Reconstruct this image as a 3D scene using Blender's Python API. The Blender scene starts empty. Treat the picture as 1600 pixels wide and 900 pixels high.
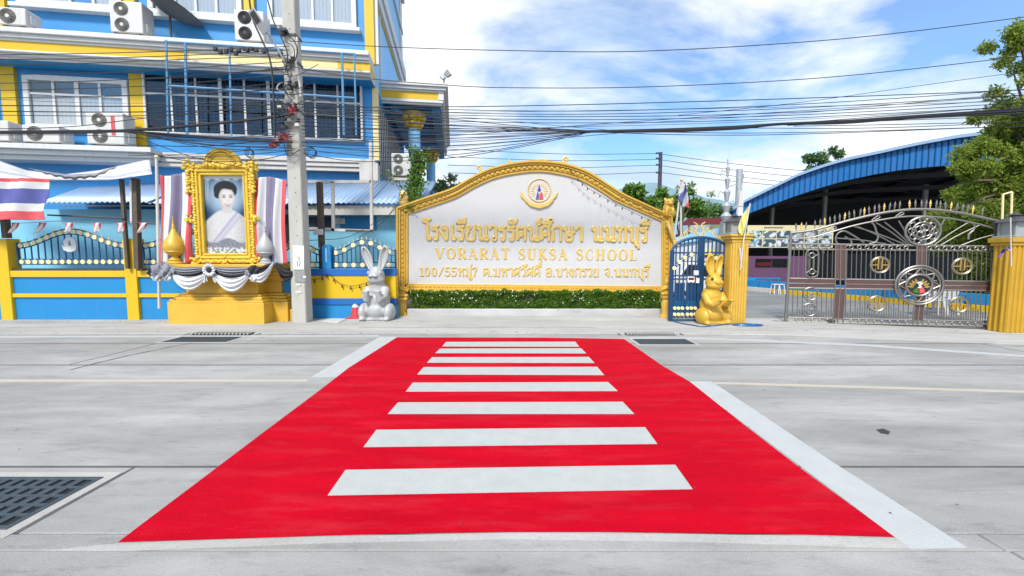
import bpy, bmesh, math, random
from mathutils import Vector, Matrix, noise
R = math.radians
random.seed(7)
scene = bpy.context.scene
COL = scene.collection

# ------------------------------------------------------------------ camera
CAMH = 1.6
FPX = 640.0                      # focal length in photo pixels (1600 wide)
PITCH = math.atan(48 / FPX)
cam = bpy.data.objects.new('camera', bpy.data.cameras.new('camera'))
COL.objects.link(cam)
cam.data.sensor_width = 36
cam.data.lens = FPX / 1600 * 36
cam.data.clip_start = 0.05
cam.data.clip_end = 5000
cam.location = (0, 0, CAMH)
cam.rotation_euler = (R(90) - PITCH, 0, 0)
scene.camera = cam

# ------------------------------------------------------------------ sky, sun, exposure
SUN_EL, SUN_AZ = R(48), R(-162)          # azimuth from +Y, clockwise: behind the viewer, to the left
sd = Vector((math.sin(SUN_AZ) * math.cos(SUN_EL), math.cos(SUN_AZ) * math.cos(SUN_EL), math.sin(SUN_EL)))
world = bpy.data.worlds.new('World'); scene.world = world; world.use_nodes = True
nt = world.node_tree; nt.nodes.clear()
def wn(t, **k):
    n = nt.nodes.new(t)
    for a, b in k.items(): setattr(n, a, b)
    return n
out = wn('ShaderNodeOutputWorld'); bg = wn('ShaderNodeBackground'); bg.inputs['Strength'].default_value = 0.115
sky = wn('ShaderNodeTexSky', sky_type='NISHITA', sun_disc=False)
sky.sun_elevation = SUN_EL; sky.sun_rotation = SUN_AZ; sky.air_density = 1.0; sky.dust_density = 0.4; sky.ozone_density = 1.6
tc = wn('ShaderNodeTexCoord'); sep = wn('ShaderNodeSeparateXYZ'); nt.links.new(tc.outputs['Generated'], sep.inputs[0])
zc = wn('ShaderNodeMath', operation='MAXIMUM'); nt.links.new(sep.outputs['Z'], zc.inputs[0]); zc.inputs[1].default_value = 0.0
za = wn('ShaderNodeMath', operation='ADD'); nt.links.new(zc.outputs[0], za.inputs[0]); za.inputs[1].default_value = 0.30
dx = wn('ShaderNodeMath', operation='DIVIDE'); dy = wn('ShaderNodeMath', operation='DIVIDE')
nt.links.new(sep.outputs['X'], dx.inputs[0]); nt.links.new(za.outputs[0], dx.inputs[1])
nt.links.new(sep.outputs['Y'], dy.inputs[0]); nt.links.new(za.outputs[0], dy.inputs[1])
cmb = wn('ShaderNodeCombineXYZ'); nt.links.new(dx.outputs[0], cmb.inputs[0]); nt.links.new(dy.outputs[0], cmb.inputs[1])
mp = wn('ShaderNodeMapping'); nt.links.new(cmb.outputs[0], mp.inputs[0])
mp.inputs['Location'].default_value = (-3.171, -6.285, 0); mp.inputs['Rotation'].default_value = (0, 0, R(55)); mp.inputs['Scale'].default_value = (0.8, 1.2, 1)
n1 = wn('ShaderNodeTexNoise'); n1.inputs['Scale'].default_value = 1.5; n1.inputs['Detail'].default_value = 9; n1.inputs['Roughness'].default_value = 0.56
n1.inputs['Distortion'].default_value = 0.35
nt.links.new(mp.outputs[0], n1.inputs['Vector'])
cr = wn('ShaderNodeValToRGB'); cr.color_ramp.elements[0].position = 0.395; cr.color_ramp.elements[1].position = 0.56
cr.color_ramp.elements[0].color = (0.10, 0.10, 0.10, 1)
nt.links.new(n1.outputs['Fac'], cr.inputs[0])
# cloud brightness: thicker parts are greyer
n2 = wn('ShaderNodeTexNoise'); n2.inputs['Scale'].default_value = 2.1; n2.inputs['Detail'].default_value = 6
mp2 = wn('ShaderNodeMapping'); mp2.inputs['Location'].default_value = (2.717, -7.696, 0); mp2.inputs['Rotation'].default_value = (0, 0, R(28)); mp2.inputs['Scale'].default_value = (0.5, 1.0, 1)
nt.links.new(cmb.outputs[0], mp2.inputs[0]); nt.links.new(mp2.outputs[0], n2.inputs['Vector'])
cr2 = wn('ShaderNodeValToRGB'); cr2.color_ramp.elements[0].position = 0.36; cr2.color_ramp.elements[1].position = 0.56
cr2.color_ramp.elements[0].color = (1.85, 2.35, 2.95, 1); cr2.color_ramp.elements[1].color = (3.45, 3.5, 3.55, 1)
nt.links.new(n2.outputs['Fac'], cr2.inputs[0])
skm = wn('ShaderNodeMix', data_type='RGBA', blend_type='MULTIPLY'); skm.inputs['Factor'].default_value = 1.0
nt.links.new(sky.outputs[0], skm.inputs['A']); skm.inputs['B'].default_value = (0.39, 0.56, 0.69, 1)
mix = wn('ShaderNodeMix', data_type='RGBA')
nt.links.new(cr.outputs[0], mix.inputs['Factor']); nt.links.new(skm.outputs['Result'], mix.inputs['A']); nt.links.new(cr2.outputs[0], mix.inputs['B'])
nt.links.new(mix.outputs['Result'], bg.inputs['Color']); nt.links.new(bg.outputs[0], out.inputs[0])

sl = bpy.data.lights.new('sun', 'SUN'); sl.energy = 1.5; sl.angle = R(11); sl.color = (1.0, 0.955, 0.88)
sun = bpy.data.objects.new('sun', sl); COL.objects.link(sun)
sun.rotation_euler = sd.to_track_quat('Z', 'Y').to_euler(); sun.location = (-10, -20, 30)
vs = scene.view_settings
vs.view_transform = 'Standard'; vs.look = 'None'; vs.gamma = 1; vs.use_curve_mapping = False; vs.exposure = 1.62
scene.cycles.max_bounces = 6; scene.cycles.transparent_max_bounces = 12

# ------------------------------------------------------------------ measuring the place: photo pixel -> metres
def ray(px, py):
    u = (px - 800) / FPX; v = -(py - 450) / FPX
    c, s = math.cos(PITCH), math.sin(PITCH)
    return Vector((u, c + v * s, -s + v * c))
def at(px, py, Y):
    d = ray(px, py); t = Y / d.y
    return Vector((d.x * t, Y, CAMH + d.z * t))
def gr(px, py, z=0.0):
    d = ray(px, py); t = (z - CAMH) / d.z
    return Vector((d.x * t, d.y * t, z))
class Frame:
    """a vertical plane standing in the place: origin on the ground, s along it, y into it"""
    def __init__(self, ox, oy, ang):
        self.o = Vector((ox, oy, 0)); self.a = ang
        self.e = Vector((math.cos(ang), math.sin(ang), 0)); self.n = Vector((-math.sin(ang), math.cos(ang), 0))
        self.M = Matrix.Translation(self.o) @ Matrix.Rotation(ang, 4, 'Z')
    def hit(self, px, py, y=0.0):
        C = Vector((0, 0, CAMH)); d = ray(px, py)
        t = (y - (C - self.o).dot(self.n)) / d.dot(self.n)
        P = C + d * t
        return ((P - self.o).dot(self.e), P.z)
def interp(pts, x):
    if x <= pts[0][0]: return pts[0][1]
    for (a, b), (c, d) in zip(pts, pts[1:]):
        if x <= c: return b + (d - b) * (x - a) / (c - a)
    return pts[-1][1]
def smooth_line(pts, n=8, closed=False):
    P = [Vector(p) for p in pts]; res = []
    N = len(P)
    rng = range(N) if closed else range(N - 1)
    for i in rng:
        p0 = P[(i - 1) % N] if (closed or i > 0) else P[0] * 2 - P[1]
        p1 = P[i]; p2 = P[(i + 1) % N]
        p3 = P[(i + 2) % N] if (closed or i < N - 2) else P[-1] * 2 - P[-2]
        for k in range(n):
            t = k / n
            res.append(0.5 * ((2 * p1) + (p2 - p0) * t + (2 * p0 - 5 * p1 + 4 * p2 - p3) * t * t + (3 * p1 - p0 - 3 * p2 + p3) * t ** 3))
    if not closed: res.append(P[-1])
    return res

# ------------------------------------------------------------------ mesh building
class MB:
    def __init__(self): self.v = []; self.f = []; self.c = None
    def add(self, vs, fs):
        b = len(self.v); self.v += [Vector(p) for p in vs]; self.f += [tuple(i + b for i in f) for f in fs]; return self
    def box(self, x0, x1, y0, y1, z0, z1):
        return self.add([(x0,y0,z0),(x1,y0,z0),(x1,y1,z0),(x0,y1,z0),(x0,y0,z1),(x1,y0,z1),(x1,y1,z1),(x0,y1,z1)],
                        [(0,3,2,1),(4,5,6,7),(0,1,5,4),(1,2,6,5),(2,3,7,6),(3,0,4,7)])
    def frustum(self, cx, cy, z0, z1, wx0, wy0, wx1, wy1):
        v = []
        for z, wx, wy in ((z0, wx0, wy0), (z1, wx1, wy1)):
            v += [(cx-wx,cy-wy,z),(cx+wx,cy-wy,z),(cx+wx,cy+wy,z),(cx-wx,cy+wy,z)]
        return self.add(v, [(0,3,2,1),(4,5,6,7),(0,1,5,4),(1,2,6,5),(2,3,7,6),(3,0,4,7)])
    def prism(self, poly, y0, y1):
        """outline in x,z pushed through from y0 (front) to y1"""
        n = len(poly)
        v = [(x, y0, z) for x, z in poly] + [(x, y1, z) for x, z in poly]
        area = sum(poly[i][0]*poly[(i+1)%n][1]-poly[(i+1)%n][0]*poly[i][1] for i in range(n))
        f = [tuple(range(n)), tuple(range(2*n-1, n-1, -1))] + [(i, i+n, (i+1)%n+n, (i+1)%n) for i in range(n)]
        if area < 0: f = [t[::-1] for t in f]
        return self.add(v, f)
    def sheet(self, poly, z0, z1):
        """outline in x,y lifted from z0 to z1"""
        n = len(poly)
        v = [(p[0], p[1], z0) for p in poly] + [(p[0], p[1], z1) for p in poly]
        area = sum(poly[i][0]*poly[(i+1)%n][1]-poly[(i+1)%n][0]*poly[i][1] for i in range(n))
        f = [tuple(range(n-1, -1, -1)), tuple(range(n, 2*n))] + [(i, (i+1)%n, (i+1)%n+n, i+n) for i in range(n)]
        if area < 0: f = [t[::-1] for t in f]
        return self.add(v, f)
    def tube(self, pts, r, n=6, closed=False, flat=1.0, phase=0.0):
        P = [Vector(p) for p in pts]
        P = [p for i, p in enumerate(P) if i == 0 or (p - P[i-1]).length > 1e-5]
        N = len(P)
        if N < 2: return self
        rr = r if isinstance(r, (list, tuple)) else [r] * N
        if len(rr) != N: rr = [rr[min(len(rr)-1, int(i*len(rr)/N))] for i in range(N)]
        T = []
        for i in range(N):
            a = P[i-1] if (i > 0 or closed) else P[0]
            b = P[(i+1) % N] if (i < N-1 or closed) else P[-1]
            t = b - a
            T.append(t.normalized() if t.length > 1e-9 else Vector((0,0,1)))
        up = Vector((0,1,0)) if abs(T[0].y) < 0.9 else Vector((1,0,0))
        u = (up - T[0]*up.dot(T[0])).normalized()
        v = []
        for i in range(N):
            u = (u - T[i]*u.dot(T[i]))
            u = u.normalized() if u.length > 1e-6 else T[i].orthogonal().normalized()
            w = T[i].cross(u)
            for k in range(n):
                a = 2*math.pi*k/n + phase
                v.append(P[i] + (u*math.cos(a)*flat + w*math.sin(a))*rr[i])
        f = []
        for i in range(N if closed else N-1):
            for k in range(n):
                a = i*n+k; b = i*n+(k+1)%n; j = (i+1) % N
                f.append((a, b, j*n+(k+1)%n, j*n+k))
        if not closed:
            f.append(tuple(range(n-1, -1, -1))); f.append(tuple(range((N-1)*n, N*n)))
        return self.add(v, f)
    def bar(self, a, b, w, h=None):
        """square bar between two points"""
        return self.tube([a, b], w*0.7071, 4, flat=(h or w)/w, phase=math.pi/4)
    def lathe(self, prof, c=(0,0,0), n=16, flute=0.0, nfl=0, sx=1, sy=1):
        v = []; c = Vector(c)
        for r, z in prof:
            for k in range(n):
                a = 2*math.pi*k/n
                q = r*(1+flute*math.cos(nfl*a)) if nfl else r
                v.append(c + Vector((q*math.cos(a)*sx, q*math.sin(a)*sy, z)))
        f = []
        for i in range(len(prof)-1):
            for k in range(n):
                f.append((i*n+k, i*n+(k+1)%n, (i+1)*n+(k+1)%n, (i+1)*n+k))
        f.append(tuple(range(n-1,-1,-1))); f.append(tuple(range((len(prof)-1)*n, len(prof)*n)))
        return self.add(v, f)
    def ell(self, c, r, nu=14, nv=9, rot=None):
        c = Vector(c); r = r if isinstance(r, (tuple, list)) else (r, r, r)
        v = []; 
        for j in range(1, nv):
            t = math.pi*j/nv
            for k in range(nu):
                a = 2*math.pi*k/nu
                v.append(Vector((r[0]*math.sin(t)*math.cos(a), r[1]*math.sin(t)*math.sin(a), r[2]*math.cos(t))))
        v.append(Vector((0,0,r[2]))); v.append(Vector((0,0,-r[2])))
        if rot is not None: v = [rot @ p for p in v]
        f = []
        for j in range(nv-2):
            for k in range(nu):
                f.append((j*nu+k, (j+1)*nu+k, (j+1)*nu+(k+1)%nu, j*nu+(k+1)%nu))
        t = (nv-1)*nu
        for k in range(nu):
            f.append((t, k, (k+1)%nu)); f.append((t+1, (nv-2)*nu+(k+1)%nu, (nv-2)*nu+k))
        return self.add([p + c for p in v], f)
    def ring(self, c, r, tr, n=24, m=6, flat=1.0, axis='y', rz=None):
        c = Vector(c); pts = []
        for k in range(n):
            a = 2*math.pi*k/n
            x, z = r*math.cos(a), (rz or r)*math.sin(a)
            pts.append(c + (Vector((x, 0, z)) if axis == 'y' else Vector((x, z, 0))))
        return self.tube(pts, tr, m, closed=True, flat=flat)
    def disc(self, c, r, y0, y1, n=20, rz=None):
        return self.prism([(c[0]+r*math.cos(2*math.pi*k/n), c[1]+(rz or r)*math.sin(2*math.pi*k/n)) for k in range(n)], y0, y1)
    def grid(self, fn, nu, nv, thick=None):
        v = [fn(i/nu, j/nv) for j in range(nv+1) for i in range(nu+1)]
        f = [(j*(nu+1)+i, j*(nu+1)+i+1, (j+1)*(nu+1)+i+1, (j+1)*(nu+1)+i) for j in range(nv) for i in range(nu)]
        return self.add(v, f)
    def xf(self, M):
        self.v = [M @ p for p in self.v]; return self
    def mesh(self, name, mat, smooth=True, ang=38):
        me = bpy.data.meshes.new(name)
        me.from_pydata([tuple(p) for p in self.v], [], self.f)
        me.validate()
        mats = mat if isinstance(mat, (list, tuple)) else [mat]
        for m in mats: me.materials.append(m)
        if self.c is not None:
            at_ = me.color_attributes.new('Col', 'FLOAT_COLOR', 'POINT')
            for i, c in enumerate(self.c): at_.data[i].color = (c[0], c[1], c[2], 1)
        if smooth:
            me.polygons.foreach_set('use_smooth', [True]*len(me.polygons))
            me.set_sharp_from_angle(angle=R(ang))
        me.update()
        return me
LOC = {}
def link(o, parent=None):
    COL.objects.link(o)
    if parent is not None:
        o.parent = parent
        if parent.name in LOC: o.matrix_parent_inverse = Matrix.Translation(-LOC[parent.name])
    return o
def build(mb, name, mat, parent=None, smooth=True, bevel=0, ang=38, solid=0, seg=2):
    """one mesh object; at top level its origin goes to the middle of its foot"""
    loc = None
    if parent is None and mb.v:
        xs = [p.x for p in mb.v]; ys = [p.y for p in mb.v]; zs = [p.z for p in mb.v]
        loc = Vector(((min(xs)+max(xs))/2, (min(ys)+max(ys))/2, min(zs)))
        mb.v = [p - loc for p in mb.v]
    o = bpy.data.objects.new(name, mb.mesh(name, mat, smooth, ang))
    link(o, parent)
    if loc is not None: o.location = loc; LOC[o.name] = loc
    if solid:
        m = o.modifiers.new('thickness', 'SOLIDIFY'); m.thickness = solid; m.offset = 0
    if bevel:
        m = o.modifiers.new('edges', 'BEVEL'); m.width = bevel; m.segments = seg; m.limit_method = 'ANGLE'; m.angle_limit = R(40)
    return o
def piece(me, name, M, parent):
    o = bpy.data.objects.new(name, me); link(o, parent); o.matrix_basis = M; return o
def thing(name, loc, label=None, cat=None, group=None, kind=None):
    o = bpy.data.objects.new(name, None); COL.objects.link(o); o.location = loc; o.empty_display_size = 0.2
    LOC[o.name] = Vector(loc); tag(o, label, cat, group, kind); return o
def sub(name, parent):
    o = bpy.data.objects.new(name, None); o.empty_display_size = 0.1; return link(o, parent)
def tag(o, label=None, cat=None, group=None, kind=None):
    if label: o['label'] = label
    if cat: o['category'] = cat
    if group: o['group'] = group
    if kind: o['kind'] = kind
    return o
def T(x, y, z): return Matrix.Translation((x, y, z))
def RZ(a): return Matrix.Rotation(a, 4, 'Z')
def SC(x, y, z): return Matrix.Diagonal((x, y, z, 1))
ORD = 'first second third fourth fifth sixth seventh eighth ninth tenth eleventh twelfth thirteenth fourteenth fifteenth sixteenth seventeenth eighteenth nineteenth twentieth twenty-first twenty-second'.split()

# ------------------------------------------------------------------ materials
MAT = {}
def mk(name, col, rough=0.6, metal=0.0, streak=0.0, chip=0.0, chipcol=(0.36,0.36,0.35), var=0.12, scale=3.0, bump=0.0, bscale=40.0, dirt=0.0, dirtcol=(0.12,0.10,0.08), dscale=1.2, stretch=(1,1,1), spec=0.5, island=0.0, coat=0.0):
    m = bpy.data.materials.new(name); m.use_nodes = True; t = m.node_tree
    b = t.nodes['Principled BSDF']
    b.inputs['Roughness'].default_value = rough; b.inputs['Metallic'].default_value = metal
    b.inputs['Specular IOR Level'].default_value = spec
    if coat: b.inputs['Coat Weight'].default_value = coat; b.inputs['Coat Roughness'].default_value = 0.15
    co = t.nodes.new('ShaderNodeTexCoord')
    geo = t.nodes.new('ShaderNodeNewGeometry')
    mp = t.nodes.new('ShaderNodeMapping'); mp.inputs['Scale'].default_value = stretch
    t.links.new(geo.outputs['Position'], mp.inputs[0])
    n = t.nodes.new('ShaderNodeTexNoise'); n.inputs['Scale'].default_value = scale; n.inputs['Detail'].default_value = 5; n.inputs['Roughness'].default_value = 0.6
    t.links.new(mp.outputs[0], n.inputs['Vector'])
    hsv = t.nodes.new('ShaderNodeMix'); hsv.data_type = 'RGBA'
    lo = [max(0, c*(1-var*1.6)) for c in col]; hi = [min(1, c*(1+var)) for c in col]
    hsv.inputs['A'].default_value = (*lo, 1); hsv.inputs['B'].default_value = (*hi, 1)
    t.links.new(n.outputs['Fac'], hsv.inputs['Factor'])
    last = hsv.outputs['Result']
    if island:
        mi = t.nodes.new('ShaderNodeMix'); mi.data_type = 'RGBA'; mi.blend_type = 'MULTIPLY'; mi.inputs['Factor'].default_value = 1
        rp = t.nodes.new('ShaderNodeMapRange'); rp.inputs['To Min'].default_value = 1-island; rp.inputs['To Max'].default_value = 1+island
        t.links.new(geo.outputs['Random Per Island'], rp.inputs[0])
        t.links.new(last, mi.inputs['A']); t.links.new(rp.outputs[0], mi.inputs['B']); last = mi.outputs['Result']
    if dirt:
        n3 = t.nodes.new('ShaderNodeTexNoise'); n3.inputs['Scale'].default_value = dscale; n3.inputs['Detail'].default_value = 8; n3.inputs['Roughness'].default_value = 0.68
        t.links.new(mp.outputs[0], n3.inputs['Vector'])
        rr = t.nodes.new('ShaderNodeMapRange'); rr.inputs['From Min'].default_value = 0.5; rr.inputs['From Max'].default_value = 0.78
        rr.inputs['To Max'].default_value = dirt
        t.links.new(n3.outputs['Fac'], rr.inputs[0])
        md = t.nodes.new('ShaderNodeMix'); md.data_type = 'RGBA'; md.inputs['B'].default_value = (*dirtcol, 1)
        t.links.new(rr.outputs[0], md.inputs['Factor']); t.links.new(last, md.inputs['A']); last = md.outputs['Result']
    if streak:                          # rain streaks running down, dust in patches
        ms_ = t.nodes.new('ShaderNodeMapping'); ms_.inputs['Scale'].default_value = (5.5, 5.5, 0.28); t.links.new(geo.outputs['Position'], ms_.inputs[0])
        n5 = t.nodes.new('ShaderNodeTexNoise'); n5.inputs['Scale'].default_value = 1.6; n5.inputs['Detail'].default_value = 7; n5.inputs['Roughness'].default_value = 0.65; t.links.new(ms_.outputs[0], n5.inputs['Vector'])
        r5 = t.nodes.new('ShaderNodeMapRange'); r5.inputs['From Min'].default_value = 0.50; r5.inputs['From Max'].default_value = 0.72; r5.inputs['To Max'].default_value = streak; t.links.new(n5.outputs['Fac'], r5.inputs[0])
        m5 = t.nodes.new('ShaderNodeMix'); m5.data_type = 'RGBA'; m5.inputs['B'].default_value = (*[0.5*c+0.10 for c in col], 1)
        t.links.new(r5.outputs[0], m5.inputs['Factor']); t.links.new(last, m5.inputs['A']); last = m5.outputs['Result']
    if chip:                            # worn-through specks showing what lies under the paint
        n6 = t.nodes.new('ShaderNodeTexNoise'); n6.inputs['Scale'].default_value = 24; n6.inputs['Detail'].default_value = 9; n6.inputs['Roughness'].default_value = 0.78
        mc = t.nodes.new('ShaderNodeMapping'); mc.inputs['Scale'].default_value = (0.6, 1.5, 1); t.links.new(geo.outputs['Position'], mc.inputs[0]); t.links.new(mc.outputs[0], n6.inputs['Vector'])
        r6 = t.nodes.new('ShaderNodeMapRange'); r6.inputs['From Min'].default_value = 0.63; r6.inputs['From Max'].default_value = 0.70; r6.inputs['To Max'].default_value = chip; t.links.new(n6.outputs['Fac'], r6.inputs[0])
        m6 = t.nodes.new('ShaderNodeMix'); m6.data_type = 'RGBA'; m6.inputs['B'].default_value = (*chipcol, 1)
        t.links.new(r6.outputs[0], m6.inputs['Factor']); t.links.new(last, m6.inputs['A']); last = m6.outputs['Result']
    t.links.new(last, b.inputs['Base Color'])
    if bump:
        n2 = t.nodes.new('ShaderNodeTexNoise'); n2.inputs['Scale'].default_value = bscale; n2.inputs['Detail'].default_value = 4
        t.links.new(geo.outputs['Position'], n2.inputs['Vector'])
        bp = t.nodes.new('ShaderNodeBump'); bp.inputs['Strength'].default_value = bump; bp.inputs['Distance'].default_value = 0.02
        t.links.new(n2.outputs['Fac'], bp.inputs['Height']); t.links.new(bp.outputs[0], b.inputs['Normal'])
    MAT[name] = m
    return m
def concrete_mat(name, base, var=1.0):
    """cast concrete: broad patches, brushed streaks along the road, aggregate specks, hairline stains"""
    m = bpy.data.materials.new(name); m.use_nodes = True; t = m.node_tree; b = t.nodes['Principled BSDF']
    b.inputs['Roughness'].default_value = 0.88; b.inputs['Specular IOR Level'].default_value = 0.2
    geo = t.nodes.new('ShaderNodeNewGeometry')
    def nz(scale, st, detail=6, rough=0.6, dist=0.0):
        mp = t.nodes.new('ShaderNodeMapping'); mp.inputs['Scale'].default_value = st; t.links.new(geo.outputs['Position'], mp.inputs[0])
        n = t.nodes.new('ShaderNodeTexNoise'); n.inputs['Scale'].default_value = scale; n.inputs['Detail'].default_value = detail; n.inputs['Roughness'].default_value = rough; n.inputs['Distortion'].default_value = dist
        t.links.new(mp.outputs[0], n.inputs['Vector']); return n.outputs['Fac']
    def rng(f, a, c, lo, hi):
        r = t.nodes.new('ShaderNodeMapRange'); r.inputs['From Min'].default_value = a; r.inputs['From Max'].default_value = c; r.inputs['To Min'].default_value = lo; r.inputs['To Max'].default_value = hi; t.links.new(f, r.inputs[0]); return r.outputs[0]
    def mul(a, c):
        k = t.nodes.new('ShaderNodeMath'); k.operation = 'MULTIPLY'; t.links.new(a, k.inputs[0]); t.links.new(c, k.inputs[1]); return k.outputs[0]
    v = var
    f = rng(nz(0.45, (0.7,1.2,1), 5), 0.3, 0.7, 1-0.16*v, 1+0.10*v)
    f = mul(f, rng(nz(1.1, (0.45,1.9,1), 8, 0.68, 0.6), 0.32, 0.68, 1-0.20*v, 1+0.10*v))
    f = mul(f, rng(nz(5.0, (0.4,1.6,1), 8, 0.75), 0.53, 0.72, 1.0, 1-0.26*v)); f = mul(f, rng(nz(16.0, (1,1,1), 6, 0.8), 0.60, 0.72, 1.0, 0.80))
    f = mul(f, rng(nz(0.9, (0.05,1.3,1), 3, 0.5), 0.35, 0.65, 1-0.12*v, 1+0.05*v))          # wheel lanes along the road
    f = mul(f, rng(nz(150, (1,1,1), 3, 0.6), 0.3, 0.7, 0.84, 1.12))
    f = mul(f, rng(nz(38, (1,1,1), 4, 0.7), 0.62, 0.72, 1.0, 0.72))
    mx = t.nodes.new('ShaderNodeMix'); mx.data_type = 'RGBA'; mx.blend_type = 'MULTIPLY'; mx.inputs['Factor'].default_value = 1; mx.inputs['A'].default_value = (*base, 1); t.links.new(f, mx.inputs['B'])
    t.links.new(mx.outputs['Result'], b.inputs['Base Color'])
    bp = t.nodes.new('ShaderNodeBump'); bp.inputs['Strength'].default_value = 0.35; bp.inputs['Distance'].default_value = 0.01; t.links.new(nz(90, (0.5,1.5,1), 4), bp.inputs['Height']); t.links.new(bp.outputs[0], b.inputs['Normal'])
    MAT[name] = m
concrete_mat('concrete', (0.362,0.358,0.344), 1.15); concrete_mat('concrete_pale', (0.445,0.435,0.412), 0.8); concrete_mat('concrete_mid', (0.36,0.355,0.34), 1.2); concrete_mat('concrete_yard', (0.25,0.26,0.265)); concrete_mat('kerb_pale', (0.50,0.49,0.475), 0.9)
mk('joint_soft', (0.12,0.118,0.112), 0.9, var=0.5, scale=3)
mk('joint', (0.035,0.037,0.04), 0.9, var=0.3, scale=8)
mk('earth', (0.20,0.17,0.13), 0.95, var=0.3, scale=4, bump=0.5)
mk('road_red', (0.50,0.0004,0.013), 0.8, var=0.24, scale=2.2, bump=0.5, bscale=120, chip=0.42, chipcol=(0.5,0.10,0.11), dirt=0.55, dirtcol=(0.50,0.035,0.05), dscale=2.4, stretch=(0.45,2.2,1), spec=0.06)
mk('road_white', (0.42,0.435,0.425), 0.7, chip=0.5, var=0.10, scale=7.0, bump=0.3, bscale=120, dirt=0.4, dirtcol=(0.42,0.43,0.42), dscale=7, spec=0.3)
mk('road_white_worn', (0.43,0.445,0.445), 0.7, chip=0.6, var=0.1, scale=4.0, bump=0.25, bscale=90, dirt=0.6, dirtcol=(0.42,0.44,0.44), dscale=3, spec=0.3)
mk('yellow_worn', (0.46,0.40,0.33), 0.8, var=0.1, scale=2.0, dirt=0.9, dirtcol=(0.40,0.40,0.39), dscale=3)
mk('paint_blue', (0.030,0.25,0.58), 0.5, streak=0.22, var=0.07, scale=1.2, dirt=0.10, dirtcol=(0.10,0.22,0.42), dscale=1.5, stretch=(1,1,0.4))
mk('paint_sky', (0.25,0.55,0.86), 0.55, var=0.07, scale=1.2, dirt=0.12, dirtcol=(0.2,0.4,0.6), dscale=1.3)
mk('paint_aqua', (0.21,0.53,0.72), 0.55, streak=0.3, var=0.08, scale=1.0, dirt=0.15, dirtcol=(0.12,0.38,0.60), dscale=1.2)
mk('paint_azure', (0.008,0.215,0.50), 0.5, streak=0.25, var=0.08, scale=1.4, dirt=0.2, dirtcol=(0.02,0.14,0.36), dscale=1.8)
mk('paint_deep', (0.012,0.12,0.40), 0.5, var=0.1, scale=1.4)
mk('paint_yellow', (0.66,0.42,0.003), 0.5, streak=0.18, var=0.06, scale=2.0, dirt=0.14, dirtcol=(0.60,0.36,0.03), dscale=2.2)
mk('paint_pale_yellow', (0.80,0.66,0.30), 0.6, var=0.06, scale=2.0, dirt=0.25, dirtcol=(0.6,0.5,0.3))
mk('paint_white', (0.62,0.62,0.615), 0.5, streak=0.45, var=0.05, scale=1.5, dirt=0.16, dirtcol=(0.50,0.49,0.47), dscale=2.0, stretch=(0.6,0.6,1.6))
mk('paint_offwhite', (0.58,0.55,0.51), 0.6, streak=0.5, var=0.07, scale=1.5, dirt=0.3, dirtcol=(0.45,0.40,0.35), dscale=1.6)
mk('ac_white', (0.60,0.59,0.565), 0.45, streak=0.35, var=0.04, scale=2, dirt=0.12, dirtcol=(0.5,0.47,0.42), dscale=3)
mk('ac_fan', (0.20,0.19,0.165), 0.5, var=0.1, scale=6)
mk('ac_fan_dark', (0.02,0.02,0.02), 0.5)
mk('dark', (0.012,0.013,0.015), 0.5)
mk('dark_metal', (0.05,0.05,0.055), 0.5, var=0.2, scale=6)
mk('rust', (0.10,0.075,0.055), 0.8, var=0.3, scale=9)
mk('grille', (0.02,0.05,0.10), 0.6)
mk('gold_paint', (0.64,0.39,0.055), 0.42, metal=0.12, var=0.10, scale=5, dirt=0.3, dirtcol=(0.40,0.20,0.02), dscale=6, bump=0.15, bscale=60)
mk('gold_frame', (0.74,0.50,0.05), 0.38, metal=0.15, var=0.12, scale=9, dirt=0.5, dirtcol=(0.42,0.22,0.01), dscale=11, bump=0.6, bscale=70)
mk('gold_letter', (0.68,0.485,0.15), 0.40, metal=0.08, var=0.08, scale=6, dirt=0.15, dirtcol=(0.5,0.3,0.05), dscale=9)
mk('gold_pedestal', (0.68,0.405,0.045), 0.42, metal=0.08, var=0.12, scale=2.5, dirt=0.35, dirtcol=(0.46,0.22,0.02), dscale=3.2, bump=0.12, bscale=30)
mk('gold_statue', (0.62,0.375,0.04), 0.46, metal=0.10, var=0.14, scale=4, streak=0.2, dirt=0.4, dirtcol=(0.45,0.22,0.01), dscale=4, coat=0.08)
mk('silver_statue', (0.42,0.425,0.42), 0.50, metal=0.10, var=0.14, scale=4, streak=0.25, dirt=0.5, dirtcol=(0.34,0.34,0.31), dscale=5, coat=0.0)
mk('steel', (0.23,0.215,0.195), 0.40, metal=0.6, var=0.1, scale=8)
mk('brass', (0.42,0.27,0.07), 0.4, metal=0.4, var=0.15, scale=8)
mk('galvanised', (0.45,0.47,0.48), 0.5, metal=0.4, var=0.15, scale=6)
mk('brown_panel', (0.10,0.048,0.042), 0.45, var=0.12, scale=5, stretch=(1,1,1))
mk('iron_blue', (0.008,0.058,0.145), 0.45, var=0.15, scale=6)
mk('pipe_blue', (0.10,0.27,0.47), 0.5, var=0.12, scale=6)
mk('disc_cream', (0.80,0.66,0.36), 0.5, var=0.08, scale=9)
mk('sign_white', (0.545,0.54,0.54), 0.6, streak=0.14, var=0.04, scale=1.2, dirt=0.15, dirtcol=(0.55,0.55,0.54), dscale=2.0, bump=0.05, bscale=30)
mk('pole_concrete', (0.47,0.455,0.41), 0.9, var=0.14, scale=4, bump=0.5, bscale=60, dirt=0.35, dirtcol=(0.25,0.24,0.22), dscale=5, stretch=(1,1,0.4))
mk('cable', (0.012,0.012,0.014), 0.55, var=0.2)
mk('cable_grey', (0.10,0.10,0.11), 0.6, var=0.2)
mk('paper', (0.78,0.78,0.77), 0.7, var=0.04, scale=9)
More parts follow.
